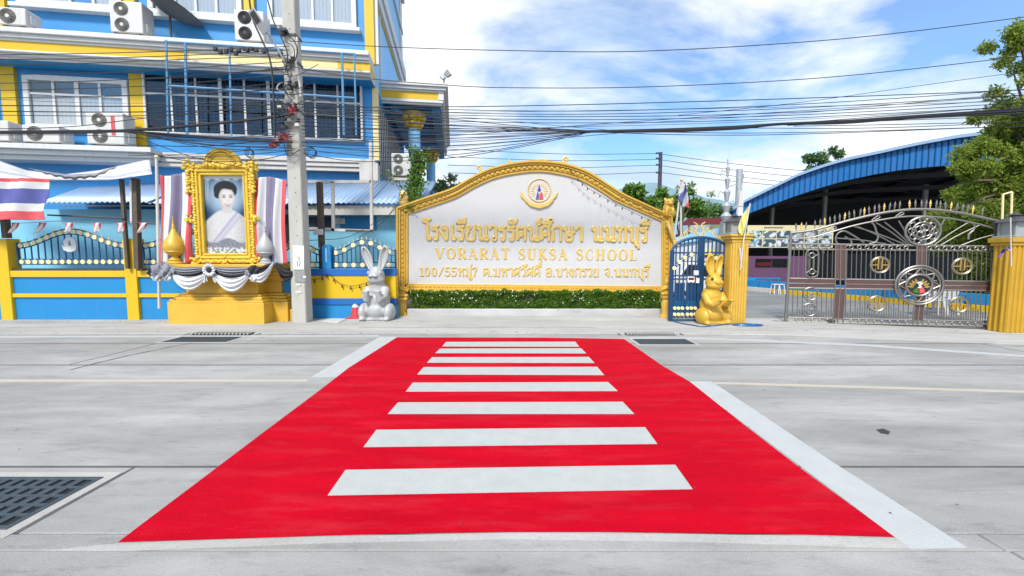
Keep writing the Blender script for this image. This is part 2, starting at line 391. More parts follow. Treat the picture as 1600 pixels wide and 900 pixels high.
mk('paper_grey', (0.30,0.30,0.29), 0.8, var=0.35, scale=26)
mk('ink', (0.05,0.05,0.06), 0.7)
mk('cloth_red', (0.62,0.085,0.095), 0.8, var=0.10, scale=6)
mk('cloth_white', (0.60,0.60,0.605), 0.8, var=0.06, scale=5, dirt=0.12, dirtcol=(0.5,0.5,0.5), dscale=3)
mk('cloth_purple', (0.20,0.175,0.27), 0.8, var=0.12, scale=6)
mk('cloth_navy', (0.09,0.10,0.32), 0.8, var=0.16, scale=6)
mk('cloth_grey', (0.24,0.24,0.28), 0.8, var=0.25, scale=5)
mk('cloth_black', (0.02,0.02,0.025), 0.8, var=0.2, scale=7)
mk('cloth_yellow', (0.78,0.70,0.22), 0.8, var=0.08, scale=6)
mk('tin_blue', (0.26,0.38,0.56), 0.42, metal=0.15, var=0.14, scale=1.6, dirt=0.4, dirtcol=(0.30,0.30,0.31), dscale=2.2, stretch=(1,0.5,1))
mk('roof_blue', (0.009,0.135,0.39), 0.4, streak=0.2, metal=0.1, var=0.08, scale=1.0, dirt=0.12, dirtcol=(0.05,0.16,0.36), dscale=1.3)
mk('roof_under', (0.035,0.045,0.06), 0.6, var=0.2, scale=1.2)
mk('wall_dim', (0.07,0.075,0.085), 0.8, var=0.3, scale=0.6)  # dark tone: indoor shade put into the wall colour
mk('pink', (0.82,0.34,0.62), 0.6, var=0.06, scale=1.2)
mk('maroon', (0.16,0.02,0.025), 0.6, var=0.15, scale=2)
mk('cone_red', (0.55,0.04,0.05), 0.5, var=0.15, scale=7, dirt=0.3, dirtcol=(0.4,0.2,0.2), dscale=9)
mk('plastic_white', (0.60,0.60,0.61), 0.45, var=0.03)
mk('hose_blue', (0.01,0.10,0.28), 0.4)
mk('bark', (0.14,0.11,0.085), 0.9, var=0.3, scale=9, bump=0.8, bscale=30)
mk('eye', (0.07,0.03,0.015), 0.25)
mk('stone_grey', (0.30,0.31,0.30), 0.8, var=0.2, scale=7)
mk('lantern_glass', (0.32,0.34,0.35), 0.2, var=0.1, scale=4)
mk('grate_iron', (0.055,0.075,0.09), 0.6, var=0.25, scale=12, metal=0.2)
mk('gold_ochre', (0.52,0.30,0.02), 0.45, metal=0.05, streak=0.35, var=0.12, scale=2.5, dirt=0.35, dirtcol=(0.34,0.18,0.02), dscale=3)
mk('gate_blue', (0.003,0.042,0.125), 0.45, var=0.15, scale=6)
mk('dish_mesh', (0.09,0.10,0.11), 0.6, var=0.2, scale=12)
mk('hill', (0.17,0.27,0.31), 0.95, var=0.25, scale=0.05)  # distance haze is put into this bluish base colour
mk('poster_cream', (0.66,0.58,0.34), 0.7, var=0.06)
mk('car_white', (0.70,0.72,0.74), 0.25, var=0.02, coat=0.5)
mk('flower', (0.85,0.84,0.82), 0.6, var=0.03)
def leafmat(name, col, col2, trans=0.25):
    m = bpy.data.materials.new(name); m.use_nodes = True; t = m.node_tree; b = t.nodes['Principled BSDF']
    g = t.nodes.new('ShaderNodeNewGeometry'); mx = t.nodes.new('ShaderNodeMix'); mx.data_type = 'RGBA'
    mx.inputs['A'].default_value = (*col, 1); mx.inputs['B'].default_value = (*col2, 1)
    t.links.new(g.outputs['Random Per Island'], mx.inputs['Factor']); t.links.new(mx.outputs['Result'], b.inputs['Base Color'])
    b.inputs['Roughness'].default_value = 0.55; b.inputs['Specular IOR Level'].default_value = 0.25
    tr = t.nodes.new('ShaderNodeBsdfTranslucent'); t.links.new(mx.outputs['Result'], tr.inputs['Color'])
    ms = t.nodes.new('ShaderNodeMixShader'); ms.inputs[0].default_value = trans
    o = t.nodes['Material Output']; t.links.new(b.outputs[0], ms.inputs[1]); t.links.new(tr.outputs[0], ms.inputs[2]); t.links.new(ms.outputs[0], o.inputs['Surface'])
    MAT[name] = m; return m
leafmat('leaf_lime', (0.11,0.19,0.02), (0.42,0.50,0.09), 0.5)
leafmat('leaf_mid', (0.06,0.14,0.02), (0.20,0.34,0.05), 0.4)
leafmat('leaf_hedge', (0.025,0.085,0.008), (0.15,0.27,0.02))
leafmat('leaf_far', (0.06,0.13,0.04), (0.17,0.27,0.08))
leafmat('leaf_pale', (0.20,0.27,0.12), (0.38,0.46,0.24))
def glassmat(name, tint=(0.75,0.82,0.88), refl=0.22):
    m = bpy.data.materials.new(name); m.use_nodes = True; t = m.node_tree; t.nodes.remove(t.nodes['Principled BSDF'])
    a = t.nodes.new('ShaderNodeBsdfTransparent'); a.inputs[0].default_value = (*tint, 1)
    b = t.nodes.new('ShaderNodeBsdfGlossy'); b.inputs['Roughness'].default_value = 0.03
    ms = t.nodes.new('ShaderNodeMixShader'); ms.inputs[0].default_value = refl
    t.links.new(a.outputs[0], ms.inputs[1]); t.links.new(b.outputs[0], ms.inputs[2]); t.links.new(ms.outputs[0], t.nodes['Material Output'].inputs[0])
    MAT[name] = m; return m
glassmat('glass', (0.90,0.93,0.95), 0.09); glassmat('glass_dark', (0.22,0.28,0.34), 0.07)
def colmat(name, rough=0.5):
    m = bpy.data.materials.new(name); m.use_nodes = True; t = m.node_tree; b = t.nodes['Principled BSDF']
    a = t.nodes.new('ShaderNodeVertexColor'); a.layer_name = 'Col'; t.links.new(a.outputs[0], b.inputs['Base Color']); b.inputs['Roughness'].default_value = rough
    MAT[name] = m; return m
colmat('print_gloss', 0.35); colmat('print_cloth', 0.8)
def remeshed(mb, name, mat, parent, voxel, smooth_it=6):
    """overlapping volumes fused into one continuous skin"""
    me = mb.mesh('tmp', mat); o = bpy.data.objects.new('tmp', me); COL.objects.link(o)
    a = o.modifiers.new('r', 'REMESH'); a.mode = 'VOXEL'; a.voxel_size = voxel
    b = o.modifiers.new('s', 'SMOOTH'); b.iterations = smooth_it; b.factor = 0.5
    dg = bpy.context.evaluated_depsgraph_get()
    res = bpy.data.meshes.new_from_object(o.evaluated_get(dg)); res.name = name
    bpy.data.objects.remove(o); bpy.data.meshes.remove(me)
    res.materials.clear(); res.materials.append(mat)
    res.polygons.foreach_set('use_smooth', [True]*len(res.polygons))
    q = bpy.data.objects.new(name, res); link(q, parent); return q
# ================================================================== THE GROUND
g = build(MB().box(-400, 400, -60, 900, -0.6, -0.16), 'ground', MAT['earth']); tag(g, kind='structure')
road = build(MB().box(-60, 60, 2.12, 8.6, -0.155, -0.03), 'road', MAT['joint']); tag(road, 'pale concrete road with a red zebra crossing', kind='structure')
rows = [(2.27, 3.02, [-60, -14, -6.9, -2.885, 4.9, 11, 60]), (3.042, 5.99, [-60, -16.5, -9.2, 7.6, 16, 60]), (6.006, 7.50, [-60, -12.5, -6.62, 8.7, 16, 60]), (7.512, 8.60, [-60, -14, -7.0, -5.0, 5.2, 13, 60])]
for y0, y1, xs in rows:
    for a, b in zip(xs, xs[1:]):
        o = build(MB().box(a+0.008, b-0.008, y0, y1, -0.14, 0), 'slab', MAT['concrete'], road, bevel=0.008)
def paint(name, pix, mat, z, parent=road):
    P = [gr(x, y) for x, y in pix]
    return build(MB().sheet(P, z-0.003, z), name, mat, parent, smooth=False)
paint('crossing_paint', [(185,848),(350,843),(500,838),(650,834),(800,832),(950,832),(1100,834),(1250,836),(1397,840),(1250,732),(1163,665),(1078,597),(1035,572),(975,530),(850,528),(620,527.5),(545,575),(500,610),(412,676),(325,742)], MAT['road_red'], 0.006)
for q in [[(512,776),(797,771),(1082,766),(1055,728),(540,736)],[(568,700),(1027,695),(1008,669),(588,673)],[(606,648),(991,648),(973,629),(622,630)],
          [(634,613),(965,612),(950,598),(645,599)],[(652,586),(944,587),(933,574),(662,574.5)],[(667,567.5),(929,568),(920,558.5),(675,559)],
          [(680,552.5),(916,553),(908,545),(688,545.5)],[(691,542),(905,542.5),(899,534.5),(697,535)]]:
    paint('stripe', q, MAT['road_white'], 0.010)
paint('edge_line', [(485,590),(529,590),(547,575),(621.5,526.5),(593,526.5)], MAT['road_white_worn'], 0.0045)
paint('edge_line', [(1074,596),(1112,596.5),(1200,655),(1300,722),(1512,857),(1422,859),(1399,841)], MAT['road_white_worn'], 0.0045)
paint('edge_line', [(-300,905),(-300,893),(0,869),(185,849.5),(500,839.5),(800,833.5),(1100,835.5),(1399,841.5),(1424,858),(1100,848),(800,843),(500,850),(200,862),(0,884)], MAT['concrete_pale'], 0.0035)
paint('centre_line', [(-400,593),(480,593),(480,596.5),(-400,598)], MAT['yellow_worn'], 0.0035)
paint('centre_line', [(1116,597),(1400,605),(2000,622),(2000,626),(1400,608),(1116,600)], MAT['yellow_worn'], 0.0035)
paint('gutter_line', [(-600,526),(300,524.5),(592,524),(592,526.2),(300,527),(-600,529.5)], MAT['road_white_worn'], 0.0045)
paint('gutter_line', [(985,527),(1100,528),(1350,538),(1600,555),(1900,572),(1900,576),(1600,558),(1350,541),(1100,530.5),(985,530)], MAT['road_white_worn'], 0.0045)
paint('tar_patch', [(1369,672),(1380,670),(1391,675),(1388,679),(1376,677)], MAT['joint'], 0.004)
fz = (-0.02, 0.0012)
for yj, w_ in ((3.031, 0.009), (5.998, 0.022), (7.506, 0.020)): build(MB().box(-60, 60, yj-w_, yj+w_, *fz), 'joint_filler', MAT['joint_soft'], road, smooth=False)
for xj, ya, yb in ((-2.885, 2.27, 3.015), (-6.62, 6.02, 7.486), (8.7, 6.02, 7.486), (-6.9, 2.27, 3.015), (4.9, 2.27, 3.015)): build(MB().box(xj-0.009, xj+0.009, ya, yb, *fz), 'joint_filler', MAT['joint_soft'], road, smooth=False)
for pts in [[(110,578),(200,556),(300,536)]]:
    L = [gr(x, y) for x, y in pts]; mb = MB()
    L = smooth_line(L, 6)
    for i in range(len(L)-1):
        w = 0.012*(0.6+0.8*random.random()); d = (L[i+1]-L[i]).normalized(); n_ = Vector((-d.y, d.x, 0))*w
        a, b = L[i], L[i+1]
        mb.add([a-n_+Vector((0,0,.0042)), b-n_+Vector((0,0,.0042)), b+n_+Vector((0,0,.0042)), a+n_+Vector((0,0,.0042))], [(0,1,2,3)])
    build(mb, 'crack', MAT['joint'], road, smooth=False)
# the strip at the viewer's feet
near = build(MB().box(-60, 60, -8, 2.262, -0.15, -0.02), 'near_pavement', MAT['joint']); tag(near, 'grey concrete kerb strip at the near edge of the road', kind='structure')
for a, b in zip([-60,-9,-3.1,2.7,8.6,60], [-9,-3.1,2.7,8.6,60]):
    build(MB().box(a+0.004, b-0.004, 2.125, 2.262, -0.1, 0.002), 'kerb_stone', MAT['concrete_mid'], near, bevel=0.01)
    build(MB().box(a+0.004, b-0.004, -8, 2.112, -0.1, 0.014), 'slab', MAT['concrete_mid'], near, bevel=0.012)
# pavement on the school's side
front = [(-2500,522.5),(0,522.5),(620,521.5),(1050,522),(1230,524),(1600,539),(2600,585)]
fr = [gr(x, y, 0.0) for x, y in front]
pav = build(MB().sheet(fr + [Vector((60, 14, 0)), Vector((-60, 14, 0))], -0.15, 0.012), 'pavement', MAT['concrete_pale'], smooth=False, bevel=0.008); tag(pav, 'pale concrete pavement before the school', kind='structure')
for px0, py0, px1, py1 in [(-200,513,160,512),(1180,511,1600,524),(560,513,930,512.5),(20,505,230,506)]:
    a, b = gr(px0, py0), gr(px1, py1)
    pts = [a.lerp(b, i/14)+Vector((0, 0.02*math.sin(i*1.7)+0.012*math.sin(i*4.1), 0.0135)) for i in range(15)]
    mb = MB()
    for i in range(14):
        w = Vector((0, 0.008*(0.5+random.random()), 0)); mb.add([pts[i]-w, pts[i+1]-w, pts[i+1]+w, pts[i]+w], [(0,1,2,3)])
    build(mb, 'crack', MAT['joint'], pav, smooth=False)
yard = build(MB().box(5.2, 60, 10.6, 70, -0.1, 0.02), 'school_yard', MAT['concrete_yard']); tag(yard, 'grey concrete yard inside the school gate', kind='structure')

# drain grates
def grate(label, x0, x1, y0, y1, nx, ny, collar, inlet=None):
    t = thing('drain_grate', ((x0+x1)/2, (y0+y1)/2, 0), label, 'drain grate', 'iron drain grates in the road')
    c = collar
    co = MB()
    for q in ((x0-c, x1+c, y0-c, y0), (x0-c, x1+c, y1, y1+c), (x0-c, x0, y0, y1), (x1, x1+c, y0, y1)): co.box(*q, -0.05, 0.0065)
    build(co, 'collar', MAT['concrete_pale'], t, smooth=False)
    build(MB().box(x0, x1, y0, y1, 0.0005, 0.0022), 'pit', MAT['dark'], t, smooth=False)
    fr_ = MB(); w = 0.035
    for q in ((x0, x1, y0, y0+w), (x0, x1, y1-w, y1), (x0, x0+w, y0+w, y1-w), (x1-w, x1, y0+w, y1-w)): fr_.box(*q, 0.001, 0.012)
    build(fr_, 'frame', MAT['grate_iron'], t, bevel=0.003)
    bw = (x1-x0-2*w)/nx
    me = MB().box(-bw*0.27, bw*0.27, y0+w-(y0+y1)/2, y1-w-(y0+y1)/2, 0.001, 0.0115).mesh('bar', MAT['grate_iron'], False)
    for i in range(1, nx): piece(me, 'bar', T(x0+w+bw*i, (y0+y1)/2, 0), t)
    ry = (y1-y0-2*w)/ny
    me2 = MB().box(x0+w-(x0+x1)/2, x1-w-(x0+x1)/2, -ry*0.13, ry*0.13, 0.001, 0.0122).mesh('crossbar', MAT['grate_iron'], False)
    for i in range(1, ny): piece(me2, 'crossbar', T((x0+x1)/2, y0+w+ry*i, 0), t)
    if inlet:
        ya, yb = inlet
        build(MB().box(x0, x1, ya, yb, 0.0125, 0.016), 'inlet_mouth', MAT['dark'], t, smooth=False)
        n = 16; me3 = MB().box(-0.016, 0.016, -(yb-ya)/2, (yb-ya)/2, 0, 0.03).mesh('inlet_bar', MAT['concrete_pale'], False)
        for i in range(n): piece(me3, 'inlet_bar', T(x0+(i+0.5)*(x1-x0)/n, (ya+yb)/2, 0.014), t)
        dm = MB()
        for s in (x0-0.13, x1+0.13): dm.box(s-0.012, s+0.012, ya, yb, 0.0125, 0.0145)
        build(dm, 'inlet_joint', MAT['joint'], t, smooth=False)
    return t
grate('large iron drain grate with slanting slots near the corner of the road', -4.55, -2.965, 2.29, 2.865, 17, 5, 0.07)
grate('flat iron drain grate in the gutter below the golden pedestal', -6.62, -5.40, 7.62, 8.12, 20, 4, 0.06, (8.32, 8.52))
grate('flat iron drain grate beside the far corner of the red crossing', 2.35, 3.38, 7.42, 7.90, 18, 4, 0.06, (8.30, 8.48))

# fallen leaves and grit along the gutter and wall foot
rr = random.Random(91); lt_ = MB()
for i in range(420):
    q = rr.random()
    if q < 0.5: x = rr.uniform(-13, 12); y = 8.35+abs(rr.gauss(0, 0.25)); z = 0.018
    elif q < 0.75: x = rr.uniform(-13, -2); y = 10.15-abs(rr.gauss(0, 0.15)); z = 0.018
    else: x = rr.uniform(-6, 6); y = rr.uniform(2.3, 7.5); z = 0.008
    a = rr.uniform(0, 6.28); s_ = rr.uniform(0.008, 0.03) if q < 0.75 else rr.uniform(0.004, 0.012); c, d = math.cos(a)*s_, math.sin(a)*s_
    lt_.add([(x-c, y-d, z), (x+d*0.5, y-c*0.5, z+0.004), (x+c, y+d, z+0.002), (x-d*0.5, y+c*0.5, z+0.005)], [(0,1,2,3)])
o = build(lt_, 'fallen_leaves', MAT['rust'], None, smooth=False); tag(o, 'dry leaf scraps and grit along the gutter', 'litter', kind='stuff')
# ================================================================== THE BLUE SCHOOL BUILDING
BA = R(8)
p0 = at(0, 402, 13.0)
FB = Frame(p0.x, 13.0, BA)
bld = thing('school_building', FB.M @ Vector((6, 0, 0)), 'bright blue school building with yellow pilasters and white cornices', 'building')
def fb(mb): return mb.xf(FB.M)
SE = FB.hit(590, 300)[0]                       # right-hand corner of the main front
S0 = -7.0
zl = lambda px, py, y=0.0: FB.hit(px, py, y)[1]
sl_ = lambda px, py=250, y=0.0: FB.hit(px, py, y)[0]
LEDGE0, LEDGE1 = 4.55, 4.98
CO0, CO1 = 7.44, 8.20
TOP = 17.0
build(fb(MB().box(S0, SE, 0, 8.3, -0.1, CO0+0.1)), 'wall', MAT['paint_blue'], bld, smooth=False)
build(fb(MB().box(S0, SE-0.02, 0.02, 8.3, CO0+0.1, TOP)), 'upper_wall', MAT['paint_sky'], bld, smooth=False)
# front of the upper storey, blue
build(fb(MB().box(S0, SE-0.02, -0.03, 0.02, CO1, TOP)), 'upper_front', MAT['paint_blue'], bld, smooth=False)
# cornice shadow painted on the wall as a strip of deeper blue
build(fb(MB().box(S0, SE, -0.02, 0.0, CO0-0.05, CO0+0.1)), 'shade_strip', MAT['paint_azure'], bld, smooth=False)
# cornice: white steps with a yellow band
def cornice(s0, s1, name='cornice'):
    c = sub(name, bld)
    def st(d, z0, z1, m, n): build(fb(MB().box(s0, s1, -d, 0.05, z0, z1)), n, MAT[m], c, smooth=False, bevel=0.015)
    st(0.64, CO0, CO0+0.06, 'paint_white', 'moulding'); st(0.76, CO0+0.06, CO0+0.12, 'paint_white', 'moulding'); st(0.86, CO0+0.12, CO0+0.18, 'paint_white', 'moulding')
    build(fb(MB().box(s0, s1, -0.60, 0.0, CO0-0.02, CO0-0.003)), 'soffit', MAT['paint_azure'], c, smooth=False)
    build(fb(MB().box(s0, SY, -0.80, 0.05, CO0+0.18, CO0+0.44)), 'yellow_band', MAT['paint_yellow'], c, smooth=False)
    build(fb(MB().box(SY, SY2, -0.80, 0.05, CO0+0.18, CO0+0.44)), 'faded_band', MAT['paint_pale_yellow'], c, smooth=False)
    build(fb(MB().box(SY2, s1, -0.80, 0.05, CO0+0.18, CO0+0.44)), 'yellow_band', MAT['paint_yellow'], c, smooth=False)
    st(0.84, CO0+0.44, CO0+0.51, 'paint_white', 'moulding'); st(0.90, CO0+0.51, CO0+0.62, 'paint_white', 'moulding'); st(0.98, CO0+0.62, CO1, 'paint_white', 'moulding')
SY = sl_(296, 95, -0.80); SY2 = sl_(528, 118, -0.80)
cornice(S0, SE)
# ledge over the ground floor
led = sub('ledge', bld)
for d, z0, z1 in ((0.55, LEDGE0, LEDGE0+0.14), (0.68, LEDGE0+0.14, LEDGE0+0.28), (0.80, LEDGE0+0.28, LEDGE1)):
    build(fb(MB().box(S0, sl_(236, 245, -d), -d, 0.05, z0, z1)), 'moulding', MAT['paint_white'], led, smooth=False, bevel=0.012)
    build(fb(MB().box(sl_(236, 245, -d), SE, -d*0.4, 0.05, z0-0.02, z1-0.03)), 'moulding', MAT['paint_offwhite'], led, smooth=False, bevel=0.012)
# pilasters
for px in (20, 218): build(fb(MB().box(sl_(px, 170)-0.19, sl_(px, 170)+0.19, -0.10, 0, LEDGE1-0.1, CO0-0.02)), 'pilaster', MAT['paint_yellow'], bld, smooth=False)
for px in (-190, 8, 209, 393, 578): build(fb(MB().box(sl_(px, 40)-0.15, sl_(px, 40)+0.15, -0.14, 0, CO1-0.05, TOP)), 'pilaster', MAT['paint_yellow'], bld, smooth=False)
# windows
def curtain(s0, s1, y, z0, z1, mat, parent, amp=0.03, pitch=0.16, name='curtain'):
    n = max(8, int((s1-s0)/pitch*6))
    ph = random.random()*6
    mb = MB().grid(lambda u, v: Vector((s0+(s1-s0)*u, y+amp*math.sin((s1-s0)*u/pitch*6.283+ph+0.6*math.sin(5*u)), z0+(z1-z0)*v)), n, 2)
    return build(fb(mb), name, mat, parent)
def window(s0, s1, z0, z1, cols, split, frame_w=0.16, hood=0.16, dark=False, curt=True, mull=0.06, wide=None, back='wall_dim'):
    w = sub('window', bld)
    fr_ = MB()
    for q in ((s0-frame_w, s1+frame_w, z1, z1+hood), (s0-frame_w, s1+frame_w, z0-frame_w, z0), (s0-frame_w, s0, z0, z1), (s1, s1+frame_w, z0, z1)):
        fr_.box(q[0], q[1], -0.13, 0.02, q[2], q[3])
    build(fb(fr_), 'frame', MAT['paint_white'], w, smooth=False, bevel=0.012)
    build(fb(MB().box(s0, s1, -0.028, -0.022, z0, z1)), 'back', MAT[back], w, smooth=False)
    cw = (s1-s0)/cols; zs = z0+(z1-z0)*split
    if curt:
        for i in range(cols):
            if curt == 'gap' and i == cols//2: continue
            curtain(s0+cw*i+0.02, s0+cw*(i+1)-0.02, -0.045, z0, z1 if curt != 'low' else zs, MAT['cloth_white'], w, 0.008, 0.11)
    gm = MAT['glass_dark' if dark else 'glass']
    for i in range(cols):
        build(fb(MB().box(s0+cw*i, s0+cw*(i+1), -0.072, -0.068, z0, zs)), 'pane', gm, w, smooth=False)
        build(fb(MB().box(s0+cw*i, s0+cw*(i+1), -0.072, -0.068, zs, z1)), 'pane', gm, w, smooth=False)
    for i in range(1, cols):
        ww = mull*(1.7 if wide and i in wide else 1)
        build(fb(MB().box(s0+cw*i-ww/2, s0+cw*i+ww/2, -0.10, -0.055, z0, z1)), 'mullion', MAT['paint_white'], w, smooth=False)
    build(fb(MB().box(s0, s1, -0.098, -0.057, zs-0.03, zs+0.03)), 'transom', MAT['paint_white'], w, smooth=False)
    return w
def wpx(xa, ya, xb, yb):
    a = FB.hit(xa, ya, -0.1); b = FB.hit(xb, yb, -0.1); return a[0], b[0], a[1], b[1]
s0, s1, z0, z1 = wpx(50, 193, 190, 132); window(s0, s1, z0, z1, 4, 0.70, curt='low', mull=0.07, wide=(2,))
s0, s1, z0, z1 = wpx(-165, 190, -22, 127); window(s0, s1, z0, z1, 4, 0.70, curt='low')
# long dark strip of windows
s0, s1, z0, z1 = wpx(231, 205, 562, 133); z1 = FB.hit(400, 124, -0.1)[1]
window(s0, s1, z0, z1, 9, 0.66, frame_w=0.07, hood=0.05, dark=True, curt=False, mull=0.06, wide=(3, 5), back='dark')
# third-storey windows
for xa, xb, c in ((40, 185, 4), (243, 372, 4), (428, 550, 4), (-170, -25, 4)):
    a = FB.hit(xa, 60, -0.1)[0]; b = FB.hit(xb, 60, -0.1)[0]
    window(a, b, 9.45, 12.2, c, 0.58, curt='gap' if xa == 40 else True, mull=0.07)
    build(fb(MB().box(a-0.28, b+0.28, -0.24, 0, 9.16, 9.28)), 'sill', MAT['paint_white'], bld, smooth=False, bevel=0.01)
# right-hand side wall: panels between mouldings
def side_run(z, h, d, m):
    build(fb(MB().box(SE-0.04, SE-0.02+d, 0.03, 8.25, z, z+h)), 'side_moulding', MAT[m], bld, smooth=False, bevel=0.01)
side_run(10.5, 0.12, 0.05, 'paint_yellow'); side_run(10.62, 0.42, 0.12, 'paint_white'); side_run(11.04, 0.5, 0.2, 'paint_white'); side_run(13.4, 0.2, 0.1, 'paint_white'); side_run(15.0, 0.5, 0.2, 'paint_white')
build(fb(MB().box(SE-0.04, SE+0.02, 1.2, 1.34, CO1, 10.5)), 'side_moulding', MAT['paint_white'], bld, smooth=False)
build(fb(MB().box(SE-0.04, SE+0.03, 7.5, 8.25, CO1, TOP)), 'side_pilaster', MAT['paint_white'], bld, smooth=False)
build(fb(MB().box(SE-0.05, SE+0.15, -0.06, 0.05, CO1, TOP)), 'corner_strip', MAT['paint_white'], bld, smooth=False)
build(fb(MB().box(S0-0.3, SE+0.9, -0.7, 8.9, TOP, TOP+0.5)), 'roof', MAT['paint_white'], bld, smooth=False)
# portico beside the building
PF = 1.3
s_r = FB.hit(694, 155, PF)[0]
por = sub('portico', bld)
PB = 9.4
def pst(d, z0, z1, m, n):
    mb = MB(); 
    mb.box(SE-0.02, s_r+d, PF-d, PF+0.22 if z0 < CO0+0.2 else PF+0.5, z0, z1); mb.box(s_r-0.16, s_r+d, PF+0.5, PB, z0, z1)
    build(fb(mb), n, MAT[m], por, smooth=False, bevel=0.012)
pst(-0.10, CO0, CO0+0.07, 'paint_white', 'moulding'); pst(-0.04, CO0+0.07, CO0+0.18, 'paint_white', 'moulding')
build(fb(MB().box(SE-0.02, s_r-0.22, PF+0.04, PF+0.5, CO0+0.18, CO0+0.44)), 'yellow_band', MAT['paint_yellow'], por, smooth=False)
build(fb(MB().box(s_r-0.22, s_r-0.02, PF+0.02, PB, CO0+0.18, CO0+0.44)), 'white_band', MAT['paint_white'], por, smooth=False)
pst(0.0, CO0+0.44, CO0+0.51, 'paint_white', 'moulding'); pst(0.08, CO0+0.51, CO0+0.62, 'paint_white', 'moulding'); pst(0.15, CO0+0.62, CO1-0.02, 'paint_white', 'moulding')
build(fb(MB().box(SE-0.02, s_r-0.1, PF+0.1, PB, CO0+0.30, CO0+0.36)), 'soffit', MAT['paint_sky'], por, smooth=False)
for yy in (PF+0.75, PF+2.9, PF+5.2): build(fb(MB().box(SE, s_r-0.5, yy, yy+0.45, CO0-0.12, CO0+0.30)), 'beam', MAT['paint_azure'], por, smooth=False)
for ss in (SE+0.25, s_r-0.50): build(fb(MB().box(ss, ss+0.32, PF+0.5, PB, CO0-0.16, CO0+0.298)), 'beam', MAT['paint_azure'], por, smooth=False)
def column(ss, yy, zt, r):
    c = sub('column', por)
    P = FB.M @ Vector((ss, yy, 0))
    build(MB().lathe([(r*1.5,0),(r*1.5,0.25),(r*1.2,0.35),(r,0.5),(r*0.97,zt-0.62)], P, 48, flute=0.05, nfl=16), 'shaft', MAT['paint_sky'], c, ang=60)
    cp = MB().lathe([(r*1.0,zt-0.62),(r*1.25,zt-0.55),(r*1.05,zt-0.5),(r*1.2,zt-0.3),(r*1.9,zt-0.1),(r*1.9,zt)], P, 16)
    for k in range(8):
        a = k*math.pi/4
        cp.ell(P+Vector((math.cos(a)*r*1.55, math.sin(a)*r*1.55, zt-0.2)), (0.13,0.13,0.11), 8, 6); cp.ell(P+Vector((math.cos(a)*r*1.25, math.sin(a)*r*1.25, zt-0.42)), (0.09,0.09,0.13), 8, 6)
    build(cp, 'capital', MAT['gold_frame'], c)
cx1 = FB.hit(647, 200, PF+0.9)[0]; column(cx1, PF+0.9, CO0-0.1, 0.24)
cx2 = FB.hit(673, 245, PB-1.4)[0]; column(cx2, PB-1.4, CO0-0.1, 0.24)
# iron grille behind the first column, on the set-back wall
gmb = MB()
for i in range(14): gmb.tube([FB.M @ Vector((SE+0.05, 0.5+i*0.42, 4.6)), FB.M @ Vector((SE+0.05, 0.5+i*0.42, 7.0))], 0.02, 4)
build(gmb, 'grille', MAT['paint_white'], bld)
build(fb(MB().box(SE-0.03, SE+0.02, 0.45, 6.2, 4.7, 7.0)), 'side_window', MAT['dark'], bld, smooth=False)
build(fb(MB().box(SE-0.10, SE+0.08, -0.02, 0.18, LEDGE1, CO0)), 'corner_strip', MAT['paint_pale_yellow'], bld, smooth=False)
build(fb(MB().box(SE-0.5, SE+0.10, -0.45, 0.0, 4.2, LEDGE1-0.2)), 'corner_ledge', MAT['paint_offwhite'], bld, smooth=False)
# raised pale-blue box at the far end of the portico roof
build(fb(MB().box(SE+0.1, SE+0.9, 6.2, 8.6, CO1, CO1+1.3)), 'parapet_block', MAT['paint_sky'], bld, smooth=False)

# white-blue net and scaffold pipes before the dark windows
sc = thing('pipe_scaffold', FB.M @ Vector((sl_(400), -1.1, LEDGE1-0.3)), 'light blue pipe frame standing before the dark second storey windows', 'scaffold')
YS = -0.92
def pipe(pa, pb, r=0.035):
    a = FB.hit(*pa, YS); b = FB.hit(*pb, YS)
    build(MB().tube([FB.M @ Vector((a[0], YS-0.2, a[1])), FB.M @ Vector((b[0], YS-0.2, b[1]))], r, 6), 'pipe', MAT['pipe_blue'], sc)
for px, yt in ((267, 68), (296, 72), (364, 78), (537, 88), (556, 88)): pipe((px, yt), (px+3, 214), 0.036 if px in (296, 537) else 0.028)
pipe((267, 138), (556, 157), 0.032); pipe((264, 70), (556, 89), 0.025)
net = thing('window_net', FB.M @ Vector((sl_(400), -0.35, 5.3)), 'fine dark blue wire net hung over the second storey windows', 'net')
a = FB.hit(262, 208, -0.35); b = FB.hit(558, 130, -0.35); mb = MB()
n = 46
for i in range(n+1):
    s = a[0]+(b[0]-a[0])*i/n; mb.tube([FB.M @ Vector((s, -0.35, a[1])), FB.M @ Vector((s, -0.35, CO0-0.02))], 0.0035, 3)
for j in range(17):
    z = a[1]+(CO0-0.02-a[1])*j/16; mb.tube([FB.M @ Vector((a[0], -0.35, z)), FB.M @ Vector((b[0], -0.35, z))], 0.0035, 3)
build(mb, 'wire_mesh', MAT['iron_blue'], net)['kind'] = 'stuff'

